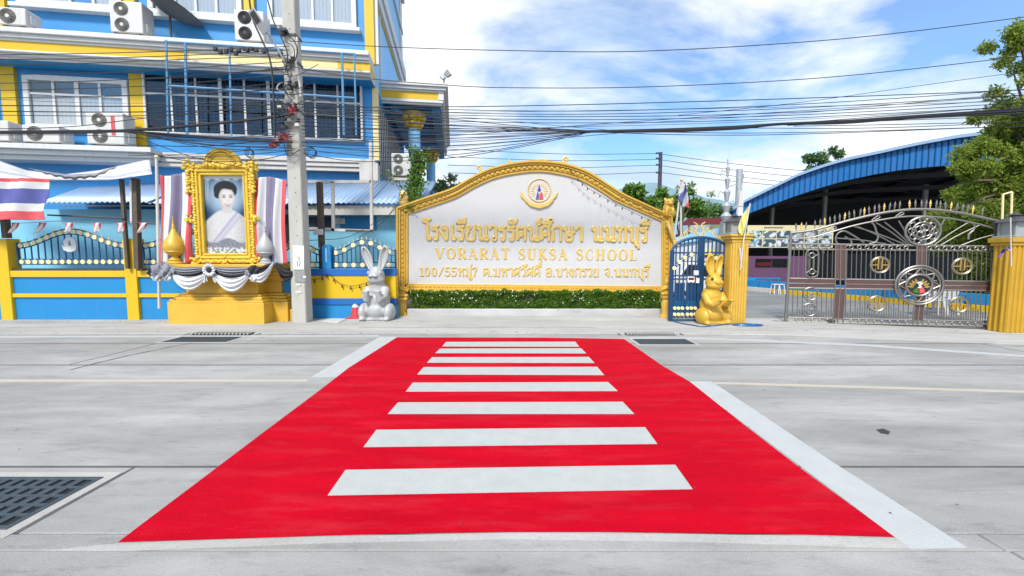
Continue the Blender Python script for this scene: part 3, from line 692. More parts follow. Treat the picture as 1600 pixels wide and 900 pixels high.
# air-conditioner units
def ac(pxl, pyb, pxr, pyt, fans, label, depth=0.5, y=0.0, dark=False, frame=FB, stripe=False, base=None):
    a = frame.hit(pxl, pyb, y); b = frame.hit(pxr, pyt, y)
    x0, x1 = a[0], b[0]; z0 = base if base is not None else a[1]; z1 = z0+(b[1]-a[1])
    t = thing('air_conditioner', frame.M @ Vector(((x0+x1)/2, y, z0)), label, 'air conditioner', 'outdoor air conditioner units')
    M = frame.M
    build(MB().box(x0, x1, y, y+depth, z0+0.06, z1).xf(M), 'casing', MAT['ac_white'], t, bevel=0.03, seg=3)
    for s in (x0+0.06, x1-0.16): build(MB().box(s, s+0.1, y+0.03, y+depth-0.03, z0, z0+0.06).xf(M), 'foot', MAT['dark_metal'], t, smooth=False)
    h = z1-z0-0.06; n = fans; r = min((x1-x0)*0.33, h/n*0.42)
    for k in range(n):
        cx = x0+(x1-x0)*0.36 if n == 2 else x0+(x1-x0)*0.34; cz = z0+0.06+h*(k+0.5)/n
        f = build(MB().disc((cx, cz), r, y-0.006, y+0.03, 28).xf(M), 'fan_guard', MAT['ac_fan_dark' if dark else 'ac_fan'], t)
        gd = MB()
        for q in (0.97, 0.8, 0.64, 0.5): gd.ring((cx, y-0.012, cz), r*q, 0.008, 24, 4)
        for q in range(12):
            an = q*math.pi/6; gd.tube([(cx+r*0.28*math.cos(an), y-0.012, cz+r*0.28*math.sin(an)), (cx+r*0.97*math.cos(an), y-0.012, cz+r*0.97*math.sin(an))], 0.006, 4)
        build(gd.xf(M), 'grille', MAT['dark_metal' if dark else 'ac_fan'], f)
        build(MB().disc((cx, cz), r*0.25, y-0.02, y+0.0, 16).xf(M), 'hub', MAT['ac_white' if not dark else 'dark'], f)
    if stripe: build(MB().box(x1-(x1-x0)*0.33, x1-(x1-x0)*0.23, y-0.008, y+0.01, z0+h*0.35, z1-h*0.12).xf(M), 'sticker', MAT['cloth_red'], t, smooth=False)
    build(MB().box(x1-0.03, x1+0.05, y+0.1, y+0.3, z0+0.15, z0+0.4).xf(M), 'valve_cover', MAT['ac_white'], t, bevel=0.01)
    return t
ac(0, 55, 40, 27, 1, 'low air conditioner on the third storey ledge at the picture edge', y=-0.95, base=CO1)
ac(174, 67, 222, 18, 2, 'tall twin fan air conditioner between the third storey windows', y=-0.95, base=CO1)
ac(368, 84, 412, 36, 2, 'tall air conditioner with black open fans beside the concrete pole', y=-0.95, dark=True, base=CO1)
ac(-30, 224, 12, 190, 1, 'low air conditioner on the ledge cut by the picture edge', y=-0.72, base=LEDGE1)
ac(36, 227, 92, 199, 1, 'low single fan air conditioner under the second storey window', y=-0.72, base=LEDGE1)
ac(137, 232, 192, 181, 2, 'tall twin fan air conditioner with a red sticker beside the yellow pilaster', y=-0.75, stripe=True, base=LEDGE1)
a = FB.hit(612, 277, PF-0.8); ac(612, 277, 641, 240, 2, 'twin fan air conditioner beside the fluted column and vine', y=PF-0.8)
br = MB(); b_ = FB.hit(641, 277, PF-0.8)
br.box(a[0]-0.1, b_[0]+0.25, PF-0.8, PF, a[1]-0.1, a[1]-0.005)
build(br.xf(FB.M), 'bracket_shelf', MAT['paint_offwhite'], bld, smooth=False)

# satellite dish on the cornice
sp = FB.hit(268, 66, -0.5); P = FB.M @ Vector((sp[0], -0.5, CO1))
d = thing('satellite_dish', P, 'black mesh satellite dish tilted on a post above the cornice', 'satellite dish')
build(MB().tube([P, P+Vector((0,0,0.86))], 0.03, 8), 'post', MAT['dark_metal'], d)
ax = (Matrix.Rotation(R(27), 3, 'Y') @ Vector((0.0, 0.10, 1))).normalized()
q = ax.to_track_quat('Z', 'Y').to_matrix()
c0 = P+Vector((-0.05,-0.05,0.89)); prof = [(0.02,0),(0.25,0.03),(0.5,0.1),(0.72,0.2),(0.88,0.3)]
mb = MB().lathe(prof, (0,0,0), 28); mb.f = mb.f[:-2]; mb.v = [q @ p + c0 for p in mb.v]; build(mb, 'dish', MAT['dish_mesh'], d, solid=0.012)
rb = MB()
for k in range(14):
    an = k*math.pi/7; rb.tube([q @ Vector((r_*math.cos(an), r_*math.sin(an), z_+0.012)) + c0 for r_, z_ in prof], 0.012, 4)
build(rb, 'rib', MAT['cable_grey'], d)
arm = MB()
for k in range(3):
    an = k*2.094+0.4; arm.tube([q @ Vector((0.8*math.cos(an), 0.8*math.sin(an), 0.26)) + c0, q @ Vector((0,0,0.75)) + c0], 0.01, 4)
build(arm, 'feed_arm', MAT['galvanised'], d); build(MB().ell(q @ Vector((0,0,0.75)) + c0, 0.06, 8, 6), 'feed_horn', MAT['galvanised'], d)
# floodlight on the portico corner
P = FB.M @ Vector((s_r-0.02, PF+0.0, CO1-0.02))
d = thing('floodlight', P, 'small grey floodlight on the corner of the portico roof', 'floodlight')
build(MB().tube([P, P+Vector((0.05,-0.02,0.22))], 0.03, 6), 'stem', MAT['galvanised'], d)
build(MB().frustum(0,0,-0.09,0.09,0.08,0.06,0.11,0.07).xf(T(P.x+0.0,P.y-0.06,P.z+0.26) @ Matrix.Rotation(R(-35),4,'Y')), 'lamp_head', MAT['galvanised'], d, bevel=0.02)
build(MB().frustum(0,0,-0.1,0.1,0.10,0.05,0.14,0.06).xf(T(P.x+0.17,P.y-0.06,P.z+0.38) @ Matrix.Rotation(R(50),4,'Y')), 'reflector', MAT['stone_grey'], d, bevel=0.02)

# ================================================================== LEAN-TO SHED with tin roof
YW = 12.55
shed = thing('lean_to_shed', (-7, YW, 0), 'aqua walled lean-to with a blue corrugated tin roof behind the fence', 'shed')
xl = at(-120, 300, YW).x; xr = at(630, 300, YW).x
build(MB().box(xl, xr, YW, YW+0.12, 0, 3.05), 'wall', MAT['paint_aqua'], shed, smooth=False)
zt = at(500, 318, 12.1).z; ztop = at(500, 283, 14.0).z
def tinroof(x0, x1, ya, za, yb, zb, name, parent, mat, pitch=0.15, amp=0.022):
    n = int((x1-x0)/pitch*6)
    mb = MB().grid(lambda u, v: Vector((x0+(x1-x0)*u, ya+(yb-ya)*v, za+(zb-za)*v+amp*math.sin((x1-x0)*u/pitch*6.283))), n, 1)
    return build(mb, name, mat, parent, solid=0.006)
bx = at(80, 300, 12.1).x; cx = at(250, 300, 12.1).x
w = 1.6; k = 0; x = bx-0.4
while x < at(680,300,12.1).x-0.8:
    dz = random.uniform(-0.02, 0.02)+(k%2)*0.012
    if x > cx-0.3 or True: tinroof(x, x+w+0.08, 12.05+random.uniform(-0.05,0.05), zt+dz, 14.0, ztop+dz, 'roof_sheet', shed, MAT['tin_blue'])
    x += w; k += 1
build(MB().box(at(478,325,12.2).x, at(618,325,12.2).x, 12.15, 12.25, at(500,336,12.2).z, zt-0.05), 'fascia', MAT['paint_offwhite'], shed, smooth=False)
build(MB().box(bx, at(440,325,12.2).x, 12.15, 12.25, at(200,322,12.2).z, zt-0.05), 'fascia', MAT['paint_offwhite'], shed, smooth=False)
for px in (490, 560): build(MB().box(at(px,350,YW-0.01).x-0.55, at(px,350,YW-0.01).x+0.55, YW-0.015, YW-0.002, at(px,360,YW).z, at(px,338,YW).z), 'window', MAT['grille'] if px == 490 else MAT['paint_azure'], shed, smooth=False)
build(MB().box(at(440,350,YW).x, at(480,350,YW).x, YW-0.02, YW-0.002, at(450,380,YW).z, at(450,335,YW).z), 'window', MAT['dark'], shed, smooth=False)
# white and rusty frame of pipes hung before the shed
fr = thing('square_tube_rack', (at(540,366,11).x, 11.0, at(540,366,11).z), 'peeling white and red square pipe frame hung before the shed', 'tube rack')
def fbar(pa, pb, m='paint_offwhite', w=0.07):
    build(MB().bar(at(*pa, 11.0), at(*pb, 11.0), w), 'bar', MAT[m], fr)
fbar((482,284),(580,284)); fbar((520,284),(521,362),'paint_offwhite'); fbar((579,220),(581,362)); fbar((482,357),(520,358)); fbar((518,359),(583,361),'paint_offwhite')
fbar((452,283),(480,284))
build(MB().bar(at(540,360,10.96), at(583,361.5,10.96), 0.05), 'bar', MAT['rust'], fr)
for nm, px, yt, yb, ydep, lab in (('wooden_post', 498, 284, 420, 10.75, 'weathered dark post rising behind the fence beside the concrete pole'),):
    build(MB().box(at(px,300,ydep).x-0.065, at(px,300,ydep).x+0.065, ydep, ydep+0.13, 0.3, at(px,yt,ydep).z), nm, MAT['rust'], None, bevel=0.008)
    o = bpy.data.objects[nm]; tag(o, lab, 'post')
    build(MB().box(at(px,361,ydep).x-0.12, at(px,361,ydep).x+0.12, ydep-0.06, ydep-0.002, at(px,367,ydep).z, at(px,358,ydep).z), 'junction_box', MAT['plastic_white'], o, bevel=0.01)
# small switch box on the shed wall
o = build(MB().box(at(532,345,YW-0.03).x-0.14, at(532,345,YW-0.03).x+0.14, YW-0.08, YW-0.016, at(532,350,YW).z, at(532,341,YW).z), 'switch_box', MAT['plastic_white'], None, bevel=0.012); tag(o, 'little white switch box on the shed wall behind the pipe frame', 'switch box')
build(MB().box(at(532,345,YW-0.1).x-0.06, at(532,345,YW-0.1).x+0.06, YW-0.09, YW-0.081, at(532,348,YW).z, at(532,343,YW).z), 'cover', MAT['galvanised'], o, smooth=False)
# ================================================================== BOUNDARY WALL AND IRON FENCE
YF = gr(100, 500).y
zf = lambda py, Y=None: at(800, py, Y or YF).z
xf_ = lambda px, Y=None: at(px, 402, Y or YF).x
bw = thing('boundary_wall', (-9, YF, 0), 'blue boundary wall with yellow posts and rails and arched iron panels', 'wall')
XL, XR = xf_(-140), xf_(452)
build(MB().box(XL, XR, YF, YF+0.16, 0, zf(430)), 'wall_body', MAT['paint_azure'], bw, smooth=False)
build(MB().box(XL, XR, YF-0.05, YF+0.20, zf(433), zf(423)), 'rail', MAT['paint_yellow'], bw, bevel=0.01)
build(MB().box(XL, XR, YF-0.045, YF+0.0, zf(464.5), zf(458.5)), 'rail', MAT['paint_yellow'], bw, bevel=0.008)
posts = [-182, 8, 206, 400]
for px in posts: build(MB().box(xf_(px)-0.15, xf_(px)+0.15, YF-0.07, YF+0.22, 0, zf(373)), 'post', MAT['paint_yellow'], bw, bevel=0.012)
# drip stains of dark cap under the iron panels
build(MB().box(XL, XR, YF+0.0, YF+0.19, zf(423), zf(419.5)), 'coping', MAT['dark_metal'], bw, smooth=False)
disc_me = MB().disc((0, 0), 0.058, -0.02, 0.02, 14).mesh('disc', MAT['disc_cream'], True)
spike_me = MB().lathe([(0.012,0),(0.02,0.03),(0.008,0.07),(0.001,0.13)], (0,0,0), 6).mesh('spike', MAT['disc_cream'], True)
bar_unit = MB().box(-0.011, 0.011, -0.011, 0.011, 0, 1).mesh('bar', MAT['iron_blue'], False)
def iron_panel(x0, x1, zb, ze, zp, n, y, parent, every=1, dscale=1.0):
    p = sub('iron_panel', parent)
    arc = lambda u: ze+(zp-ze)*(0.5-0.5*math.cos(2*math.pi*min(1, max(0, u))))
    gap = 0.125*dscale
    for dz in (0, -gap):
        build(MB().tube([(x0+(x1-x0)*i/28, y, arc(i/28)+dz) for i in range(29)], 0.017, 6), 'arch_rail', MAT['iron_blue'], p)
    for z in (zb, zb+gap): build(MB().box(x0, x1, y-0.015, y+0.015, z-0.015, z+0.015), 'rail', MAT['iron_blue'], p, smooth=False)
    for x in (x0, x1): build(MB().box(x-0.02, x+0.02, y-0.02, y+0.02, zb-0.03, ze+0.02), 'upright', MAT['iron_blue'], p, smooth=False)
    for i in range(n):
        u = (i+0.5)/n; x = x0+(x1-x0)*u; xb = x0+(x1-x0)*(i+1)/n
        if i % every == 0:
            piece(disc_me, 'disc', T(x, y, arc(u)-gap/2) @ SC(dscale,1,dscale), p); piece(disc_me, 'disc', T(x, y, zb+gap/2) @ SC(dscale,1,dscale), p)
        if i < n-1:
            zt_ = arc((i+1)/n)-gap
            piece(bar_unit, 'bar', T(xb, y, zb+gap) @ SC(1,1,zt_-zb-gap), p)
        piece(spike_me, 'spike', T(x, y, arc(u)+0.01) @ SC(0.6,0.6,0.75), p)
    return p
zb_, ze_, zp_ = zf(413), zf(380), zf(357.5)
for a, b in ((-170, -6), (23, 194), (220, 386)): iron_panel(xf_(a), xf_(b), zb_, ze_, zp_, 16, YF+0.08, bw)
# emblem on the middle panel
em = sub('emblem', bw); cx, cz = xf_(109), zf(380)
build(MB().disc((cx, cz), 0.155, YF+0.02, YF+0.05, 24), 'plate', MAT['plastic_white'], em)
build(MB().prism([(cx-0.19,cz-0.02),(cx-0.15,cz-0.17),(cx-0.05,cz-0.22),(cx+0.06,cz-0.22),(cx+0.16,cz-0.17),(cx+0.19,cz-0.02),(cx+0.12,cz-0.10),(cx,cz-0.13),(cx-0.12,cz-0.10)], YF+0.0, YF+0.045), 'ribbon', MAT['plastic_white'], em, bevel=0.005)
build(MB().prism([(cx-0.03,cz-0.06),(cx+0.04,cz-0.06),(cx+0.025,cz),(cx,cz+0.08),(cx-0.02,cz+0.01)], YF+0.012, YF+0.019), 'mark', MAT['cloth_grey'], em, smooth=False)
# yellow and blue section next to the sign
YG = gr(560, 498).y
gw = thing('garden_wall', (xf_(550, YG), YG, 0), 'low wall with a broad yellow band under an arched iron panel beside the sign', 'wall')
a, b = xf_(452, YG), xf_(617.5, YG)
build(MB().box(a, b, YG, YG+0.2, 0, zf(476, YG)), 'lower_band', MAT['paint_azure'], gw, smooth=False)
build(MB().box(a, b, YG-0.03, YG+0.2, zf(476, YG), zf(466, YG)), 'ledge', MAT['paint_deep'], gw, bevel=0.01)
build(MB().box(a, b, YG-0.01, YG+0.2, zf(466, YG), zf(431, YG)), 'yellow_band', MAT['paint_yellow'], gw, smooth=False)
build(MB().box(a, b, YG-0.03, YG+0.22, zf(431, YG), zf(420, YG)), 'coping', MAT['paint_deep'], gw, bevel=0.01)
iron_panel(xf_(519, YG), xf_(616.5, YG), zf(418, YG), zf(391, YG), zf(374, YG), 14, YG+0.1, gw, every=2, dscale=1.05)
iron_panel(xf_(425, YG), xf_(501, YG), zf(418, YG), zf(391, YG), zf(376, YG), 8, YG+0.1, gw, every=2, dscale=1.05)
pl = MB(); x0, x1 = xf_(503.5, YG), xf_(517, YG); pl.box(x0, x1, YG-0.02, YG+0.22, zf(420, YG), zf(386, YG))
pl.prism([(x0,zf(386,YG)),(x1,zf(386,YG)),((x0+x1)/2+0.03,zf(382,YG)),((x0+x1)/2-0.03,zf(382,YG))], YG-0.02, YG+0.22)
build(pl, 'pillar', MAT['paint_azure'], gw, smooth=False, bevel=0.006)
build(MB().box((x0+x1)/2-0.02, (x0+x1)/2+0.02, YG-0.026, YG-0.021, zf(409,YG), zf(388,YG)), 'worn_lettering', MAT['paint_sky'], gw, smooth=False)
# festoon of little black bulbs
def festoon(name, label, pts, nb, drop=0.07):
    t = thing(name, pts[len(pts)//2], label, 'string lights')
    L = smooth_line(pts, 8); build(MB().tube(L, 0.006, 4), 'wire', MAT['cable'], t)
    me = MB().lathe([(0.006,0),(0.014,-0.01),(0.014,-0.04),(0.022,-0.06),(0.012,-drop-0.02),(0.001,-drop-0.025)], (0,0,0), 8).mesh('bulb', MAT['cable'], True)
    for i in range(nb):
        p = L[int((i+0.5)/nb*(len(L)-1))]; piece(me, 'bulb', Matrix.Translation(p), t)
YE = YG-0.06
festoon('string_lights', 'drooping string of little black bulbs on the yellow wall', [at(480,433,YE), at(490,437,YE), at(505,432,YE), at(514,428,YE), at(530,442,YE), at(548,447,YE), at(566,444,YE), at(578,440,YE)], 9)

# ================================================================== AWNING, POSTS, FLAGS AT THE LEFT
aw = thing('awning', at(100, 280, 10.0), 'sagging white cloth awning on dark posts over the fence', 'awning')
fa = [(-120,277),(0,278),(75,280),(120,281.5),(170,281),(238,272)]; ba = [(-120,222),(0,250),(45,266),(100,273),(160,266),(232,250)]
def awn(u, v):
    x = -120+358*u; p = at(x, interp(fa, x), 9.95); q = at(x-4, interp(ba, x), 10.9)
    r = p.lerp(q, v); r.z += 0.03*math.sin(u*40+v*5)*v*(1-v)*2 - 0.10*math.sin(math.pi*v)*(0.4+0.6*math.sin(u*9)**2); return r
build(MB().grid(awn, 60, 12), 'cloth', MAT['cloth_white'], aw, solid=0.008)
ft = [(45,262),(80,268),(110,272),(150,270),(172,262),(190,256)]
def fold(u, v):
    x = 45+145*u; p = at(x, interp(ft, x)+7*v*math.sin(math.pi*u)+1, 10.0-0.12*math.sin(v*3.1)); p.z += 0.02*math.sin(u*60)*v; return p
build(MB().grid(fold, 40, 6), 'torn_fold', MAT['cloth_grey'], aw, solid=0.008)
for pa, pb, w in (((190,280),(200,420),0.07), ((212,279),(216,420),0.12), ((8,342),(11,372),0.12)):
    build(MB().bar(at(*pa, 10.25), at(*pb, 10.25), w), 'post', MAT['rust'], aw)
build(MB().bar(at(205,282,10.2), at(206,348,10.2), 0.05), 'post', MAT['paint_offwhite'], aw)
build(MB().tube([at(75,336,10.2), at(110,337.5,10.2), at(195,341,10.2)], 0.022, 6), 'rod', MAT['dark_metal'], aw)
build(MB().tube([at(212,348,10.2), at(247,350,10.2)], 0.018, 6), 'rod', MAT['dark_metal'], aw)
o = build(MB().tube([at(244.5,246,9.8), at(249,482,9.8)], 0.03, 8), 'flag_staff', MAT['paint_offwhite'], None); tag(o, 'slim white staff rising beside the striped flag left of the portrait', 'pole')
build(MB().ell(at(244.5,245,9.8), 0.045, 8, 6), 'finial', MAT['disc_cream'], o)
def cloth(fn, nu, nv, mats, pick, name, parent=None, solid=0.006):
    mb = MB().grid(fn, nu, nv)
    idx = [pick((i+0.5)/nu, (j+0.5)/nv) for j in range(nv) for i in range(nu)]
    o = build(mb, name, [MAT[m] for m in mats], parent, solid=solid)
    o.data.polygons.foreach_set('material_index', idx); return o
TH = ['cloth_red', 'cloth_white', 'cloth_navy']
def five(t, cuts=(0.167, 0.333, 0.667, 0.833)): return 0 if t < cuts[0] or t > cuts[3] else (1 if t < cuts[1] or t > cuts[2] else 2)
def fl(u, v):
    x = -95+(169+2.2*math.sin(v*7))*u; p = at(x, 277+66.5*v+2*u*(1-v), 9.8); p.y += 0.05*math.sin(x*0.11+v*3)+0.02*math.sin(x*0.31-v*6); return p
o = cloth(fl, 60, 48, TH, lambda u, v: five(v, (0.085, 0.245, 0.60, 0.80)), 'flag_banner'); tag(o, 'wide flag banner with red, white and blue horizontal stripes under the awning', 'flag')
# pennants
YP = 10.05
st = build(MB().tube([at(x, 347+1.5*math.sin(x*0.05), YP) for x in range(-60, 250, 6)], 0.006, 4), 'bunting_string', MAT['cable_grey'], None); tag(st, 'thin string carrying the little striped pennants over the fence', 'string')
for i, (px, lean) in enumerate(((22,6),(64,7),(105,1),(148,-2),(185,-3),(222,5))):
    def pf(u, v, px=px, lean=lean):
        p = at(px-6.5+13*u*(1-0.35*v)-lean*v+3, 348+17*v-3.0*v*u, YP-0.01); p.y += 0.02*math.sin(u*6+v*4); return p
    o = cloth(pf, 10, 6, ['cloth_red','cloth_white','cloth_navy'], lambda u, v: 0 if u < 0.2 or u > 0.8 else 1, 'pennant', None, 0.003)
    tag(o, 'small red and white pennant over the fence, %s from the picture edge' % ORD[i], 'pennant', 'pennants on the string')

# ================================================================== GOLDEN PEDESTAL WITH PORTRAIT
YD = gr(340, 507).y
ped = thing('pedestal', (at(340,500,YD).x, YD, 0), 'broad stepped golden pedestal carrying the framed portrait', 'pedestal')
cxp = (at(265,500,YD).x+at(413,500,YD).x)/2; hw = (at(413,500,YD).x-at(265,500,YD).x)/2
zd = lambda py: at(800, py, YD).z
def tier(z0, z1, w, y0, m='gold_pedestal', wing=0.36, n='tier', z0b=None):
    mb = MB(); mb.box(cxp-w, cxp+w, YD+y0, YD+1.3, z0, z1)
    build(mb, n, MAT[m], ped, bevel=0.012)
    build(MB().box(cxp-w-wing, cxp+w+wing, YD+y0+0.38, YD+1.25, z0, z1-0.004), n, MAT[m], ped, bevel=0.012)
tier(-0.02, zd(474), hw, 0.0, n='base_block')
tier(zd(474), zd(470), hw-0.03, 0.03, n='moulding'); tier(zd(470), zd(465), hw-0.10, 0.10, n='moulding'); tier(zd(465), zd(461), hw-0.16, 0.16, n='moulding')
tier(zd(461), zd(441), hw-0.28, 0.26, n='upper_block')
tier(zd(441), zd(437), hw-0.20, 0.20, n='moulding'); tier(zd(437), zd(431), hw-0.10, 0.10, n='moulding'); tier(zd(431), zd(424), hw+0.02, 0.02, n='moulding')
tier(zd(424), zd(413), hw+0.10, -0.06, n='table_top', wing=0.12)
sb = MB().box(at(436,490,YD+0.5).x, at(462,490,YD+0.5).x, YD+0.45, YD+0.7, 0, at(450,483,YD+0.5).z); build(sb, 'side_step', MAT['gold_pedestal'], ped, bevel=0.01)
ZT = zd(413)
# framed portrait
YR = YD+0.28
pf_ = thing('portrait_frame', at(351, 412, YR), 'ornate carved golden frame around a portrait of a person in white', 'picture frame')
pp = lambda px, py, y=YR: at(px, py, y)
ix0, ix1 = pp(320,300).x, pp(384.5,300).x; iz0, iz1 = pp(350,396).z, pp(350,275).z
ox0, ox1 = pp(304,300).x, pp(399,300).x; oz0, oz1 = ZT+0.02, pp(350,258).z
build(MB().box(ox0-0.01, ox1+0.01, YR+0.02, YR+0.10, oz0, oz1), 'backing', MAT['gold_frame'], pf_, smooth=False)
fm = MB()
for x0, x1, z0, z1 in ((ox0,ox1,oz0,iz0),(ox0,ox1,iz1,oz1),(ox0,ix0,iz0,iz1),(ix1,ox1,iz0,iz1)): fm.box(x0, x1, YR-0.10, YR+0.02, z0, z1)
build(fm, 'frame_rail', MAT['gold_frame'], pf_, bevel=0.02)
im = MB()
def mould(mb, off, r, y):
    L = [(ix0-off, y, iz0-off), (ix1+off, y, iz0-off), (ix1+off, y, iz1+off), (ix0-off, y, iz1+off)]
    for i in range(4): mb.tube([L[i], L[(i+1)%4]], r, 8)
mould(im, 0.02, 0.022, YR-0.10); mould(im, 0.10, 0.03, YR-0.115); mould(im, 0.19, 0.022, YR-0.11)
build(im, 'moulding', MAT['gold_frame'], pf_)
rnd = random.Random(3); cv = MB()
def leafy(mb, x, z, s, n, y=YR-0.12):
    for _ in range(n):
        a = rnd.uniform(0, 6.28); d = rnd.uniform(0, s)
        mb.ell((x+d*math.cos(a), y+rnd.uniform(-0.03,0.02), z+d*math.sin(a)), (rnd.uniform(.03,.06), .035, rnd.uniform(.02,.045)), 7, 5, Matrix.Rotation(rnd.uniform(0,3.1), 3, 'Y'))
for i in range(34):
    z = oz0+0.1+(oz1-oz0-0.2)*i/33
    for x, sgn in ((ox0+0.055, -1), (ox1-0.055, 1)): cv.ell((x+0.012*math.sin(i*2.1), YR-0.11, z), (0.05, 0.03, 0.034), 7, 5, Matrix.Rotation(0.7*math.sin(i*1.3), 3, 'Y'))
for i in range(22):
    x = ox0+0.08+(ox1-ox0-0.16)*i/21
    for z in (oz0+0.06, oz1-0.06): cv.ell((x, YR-0.11, z+0.012*math.sin(i*2.2)), (0.045, 0.03, 0.042), 7, 5, Matrix.Rotation(0.7*math.sin(i*1.7), 3, 'Y'))
for x, z, s, n in ((ox0-0.02,oz1-0.02,0.16,22),(ox1+0.02,oz1-0.02,0.16,22),(ox0,oz0+0.07,0.14,18),(ox1,oz0+0.07,0.14,18),(ox0-0.03,(oz0+oz1)/2-0.1,0.12,16),(ox1+0.03,(oz0+oz1)/2-0.1,0.12,16),((ox0+ox1)/2,oz0+0.03,0.12,14)): leafy(cv, x, z, s, n)
for i in range(9): leafy(cv, ox0-0.03+0.0*i, oz1-0.1-0.07*i, 0.05, 3); leafy(cv, ox1+0.03, oz1-0.1-0.07*i, 0.05, 3)
build(cv, 'carving', MAT['gold_frame'], pf_)
cr_ = MB(); cxm = (ox0+ox1)/2; rcx = 0.42
cr_.prism([(cxm-rcx, oz1-0.03)]+[(cxm+rcx*math.cos(math.pi-math.pi*k/18), oz1+0.36*math.sin(math.pi*k/18)) for k in range(19)]+[(cxm+rcx, oz1-0.03)], YR-0.07, YR+0.08)
for k in range(15):
    a = math.pi*(k+0.5)/15; cr_.ring((cxm+0.30*math.cos(a), YR-0.085, oz1+0.03+0.25*math.sin(a)), 0.036, 0.016, 10, 5)
cr_.tube([(cxm+rcx*math.cos(math.pi*k/18), YR-0.06, oz1+0.36*math.sin(math.pi*k/18)) for k in range(19)], 0.028, 7)
for i in range(13): leafy(cr_, cxm-rcx-0.05+(2*rcx+0.1)*i/12, oz1-0.04, 0.04, 3)
build(cr_, 'crest', MAT['gold_frame'], pf_)
# the print itself: a seated person in white with a pale violet sash, blue studio ground
def sm(a, b, x): t = max(0, min(1, (x-a)/(b-a))); return t*t*(3-2*t)
def lerp3(a, b, t): return tuple(a[i]+(b[i]-a[i])*t for i in range(3))
def el(u, v, cu, cv_, ru, rv): return math.sqrt(((u-cu)/ru)**2+((v-cv_)/rv)**2)
def portrait(u, v):
    asp = 0.53
    d = math.hypot((u-0.52), (v-0.27)/asp)
    c = lerp3((0.42,0.60,0.80), (0.05,0.13,0.28), sm(0.18, 0.62, d))
    c = lerp3(c, (0.03,0.07,0.14), 0.75*sm(0.36, 0.5, v)*sm(0.22, 0.5, abs(u-0.5)))
    if u < 0.13 or u > 0.90: c = lerp3(c, (0.66,0.78,0.86), 0.65*(0.5+0.5*math.sin(u*120+v*16))*(1-sm(0.25,0.40,v)))
    if v < 0.035+0.02*abs(math.sin(u*14)): c = (0.86,0.88,0.88)
    n = noise.noise(Vector((u*26, v*46, 0.3)))
    # hair at the back
    if el(u, v, 0.52, 0.18, 0.285, 0.118) < 1+0.04*n or el(u, v, 0.33, 0.235, 0.09, 0.055) < 1: c = (0.012,0.014,0.018) if noise.noise(Vector((u*40, v*30, 2))) < 0.32 else (0.07,0.08,0.09)
    # shoulders, dress
    top = 0.445+0.55*max(0, abs(u-0.53)-0.16)**1.35
    if v > top:
        c = lerp3((0.80,0.78,0.77), (0.56,0.54,0.56), sm(0.15, 0.6, abs(u-0.45)+0.16*n))
        if noise.noise(Vector((u*44, v*76, 5))) > 0.36: c = lerp3(c, (0.48,0.44,0.40), 0.5)
        t = (v-0.47)-(0.82-u)*0.62
        if 0.0 < t+0.05 < 0.115 and u < 0.86: c = lerp3((0.52,0.47,0.66), (0.72,0.68,0.82), 0.5+0.5*math.sin(t*70))
        if abs(t-0.085) < 0.006 and u > 0.3: c = lerp3(c, (0.35,0.33,0.36), 0.6)
    # neck and face
    if abs(u-0.54) < 0.115-0.15*(v-0.42) and 0.36 < v < 0.475: c = (0.74,0.66,0.62)
    f = el(u, v, 0.545, 0.285, 0.195, 0.135)
    if f < 1 and v > 0.165+0.10*abs(u-0.5): c = lerp3((0.86,0.79,0.75), (0.66,0.56,0.52), sm(0.6, 1.0, f+0.25*(0.5-u)))
    for eu in (0.475, 0.645):
        if el(u, v, eu, 0.272, 0.042, 0.009) < 1: c = (0.05,0.04,0.04)
        if el(u, v, eu, 0.248, 0.055, 0.006) < 1: c = (0.10,0.08,0.08)
    if el(u, v, 0.585, 0.312, 0.022, 0.009) < 1: c = (0.62,0.48,0.44)
    vm = 0.372-2.4*(u-0.565)**2
    if abs(u-0.565) < 0.085 and abs(v-vm) < 0.017*(1-((u-0.565)/0.09)**2): c = (0.30,0.09,0.10)
    if abs(u-0.565) < 0.062 and -0.010 < v-vm < 0.004: c = (0.88,0.86,0.84)
    if el(u, v, 0.40, 0.33, 0.05, 0.03) < 1 or el(u, v, 0.70, 0.335, 0.035, 0.03) < 1: c = lerp3(c, (0.70,0.55,0.52), 0.35)
    if v > 0.83+0.03*math.sin(u*9):
        c = lerp3((0.10,0.12,0.17), (0.50,0.52,0.58), 0.5+0.5*noise.noise(Vector((u*24, v*40, 9))))
    if v > 0.925+0.02*noise.noise(Vector((u*22, 1, 1))): c = (0.84,0.84,0.82) if noise.noise(Vector((u*17, v*34, 4))) > -0.12 else (0.18,0.26,0.24)
    return c
nu, nv = 120, 220
mb = MB().grid(lambda u, v: Vector((ix0+(ix1-ix0)*u, YR-0.03, iz1+(iz0-iz1)*v)), nu, nv)
C_ = [[portrait(i/nu, j/nv) for i in range(nu+1)] for j in range(nv+1)]
def soften(A):
    h, w = len(A), len(A[0])
    return [[tuple(sum(A[min(h-1, max(0, j+a))][min(w-1, max(0, i+b))][k] for a in (-1,0,1) for b in (-1,0,1))/9 for k in range(3)) for i in range(w)] for j in range(h)]
C_ = soften(soften(C_))
def grey(c): g_ = 0.3*c[0]+0.55*c[1]+0.15*c[2]; return tuple(max(0.004, ((g_*0.25+q*0.75)-0.05)*0.70) for q in c)
mb.c = [grey(c) for r_ in C_ for c in r_]
pic = build(mb, 'portrait', MAT['print_gloss'], pf_, smooth=False); pic['label'] = 'printed portrait of a dark haired person in white with a pale violet sash'
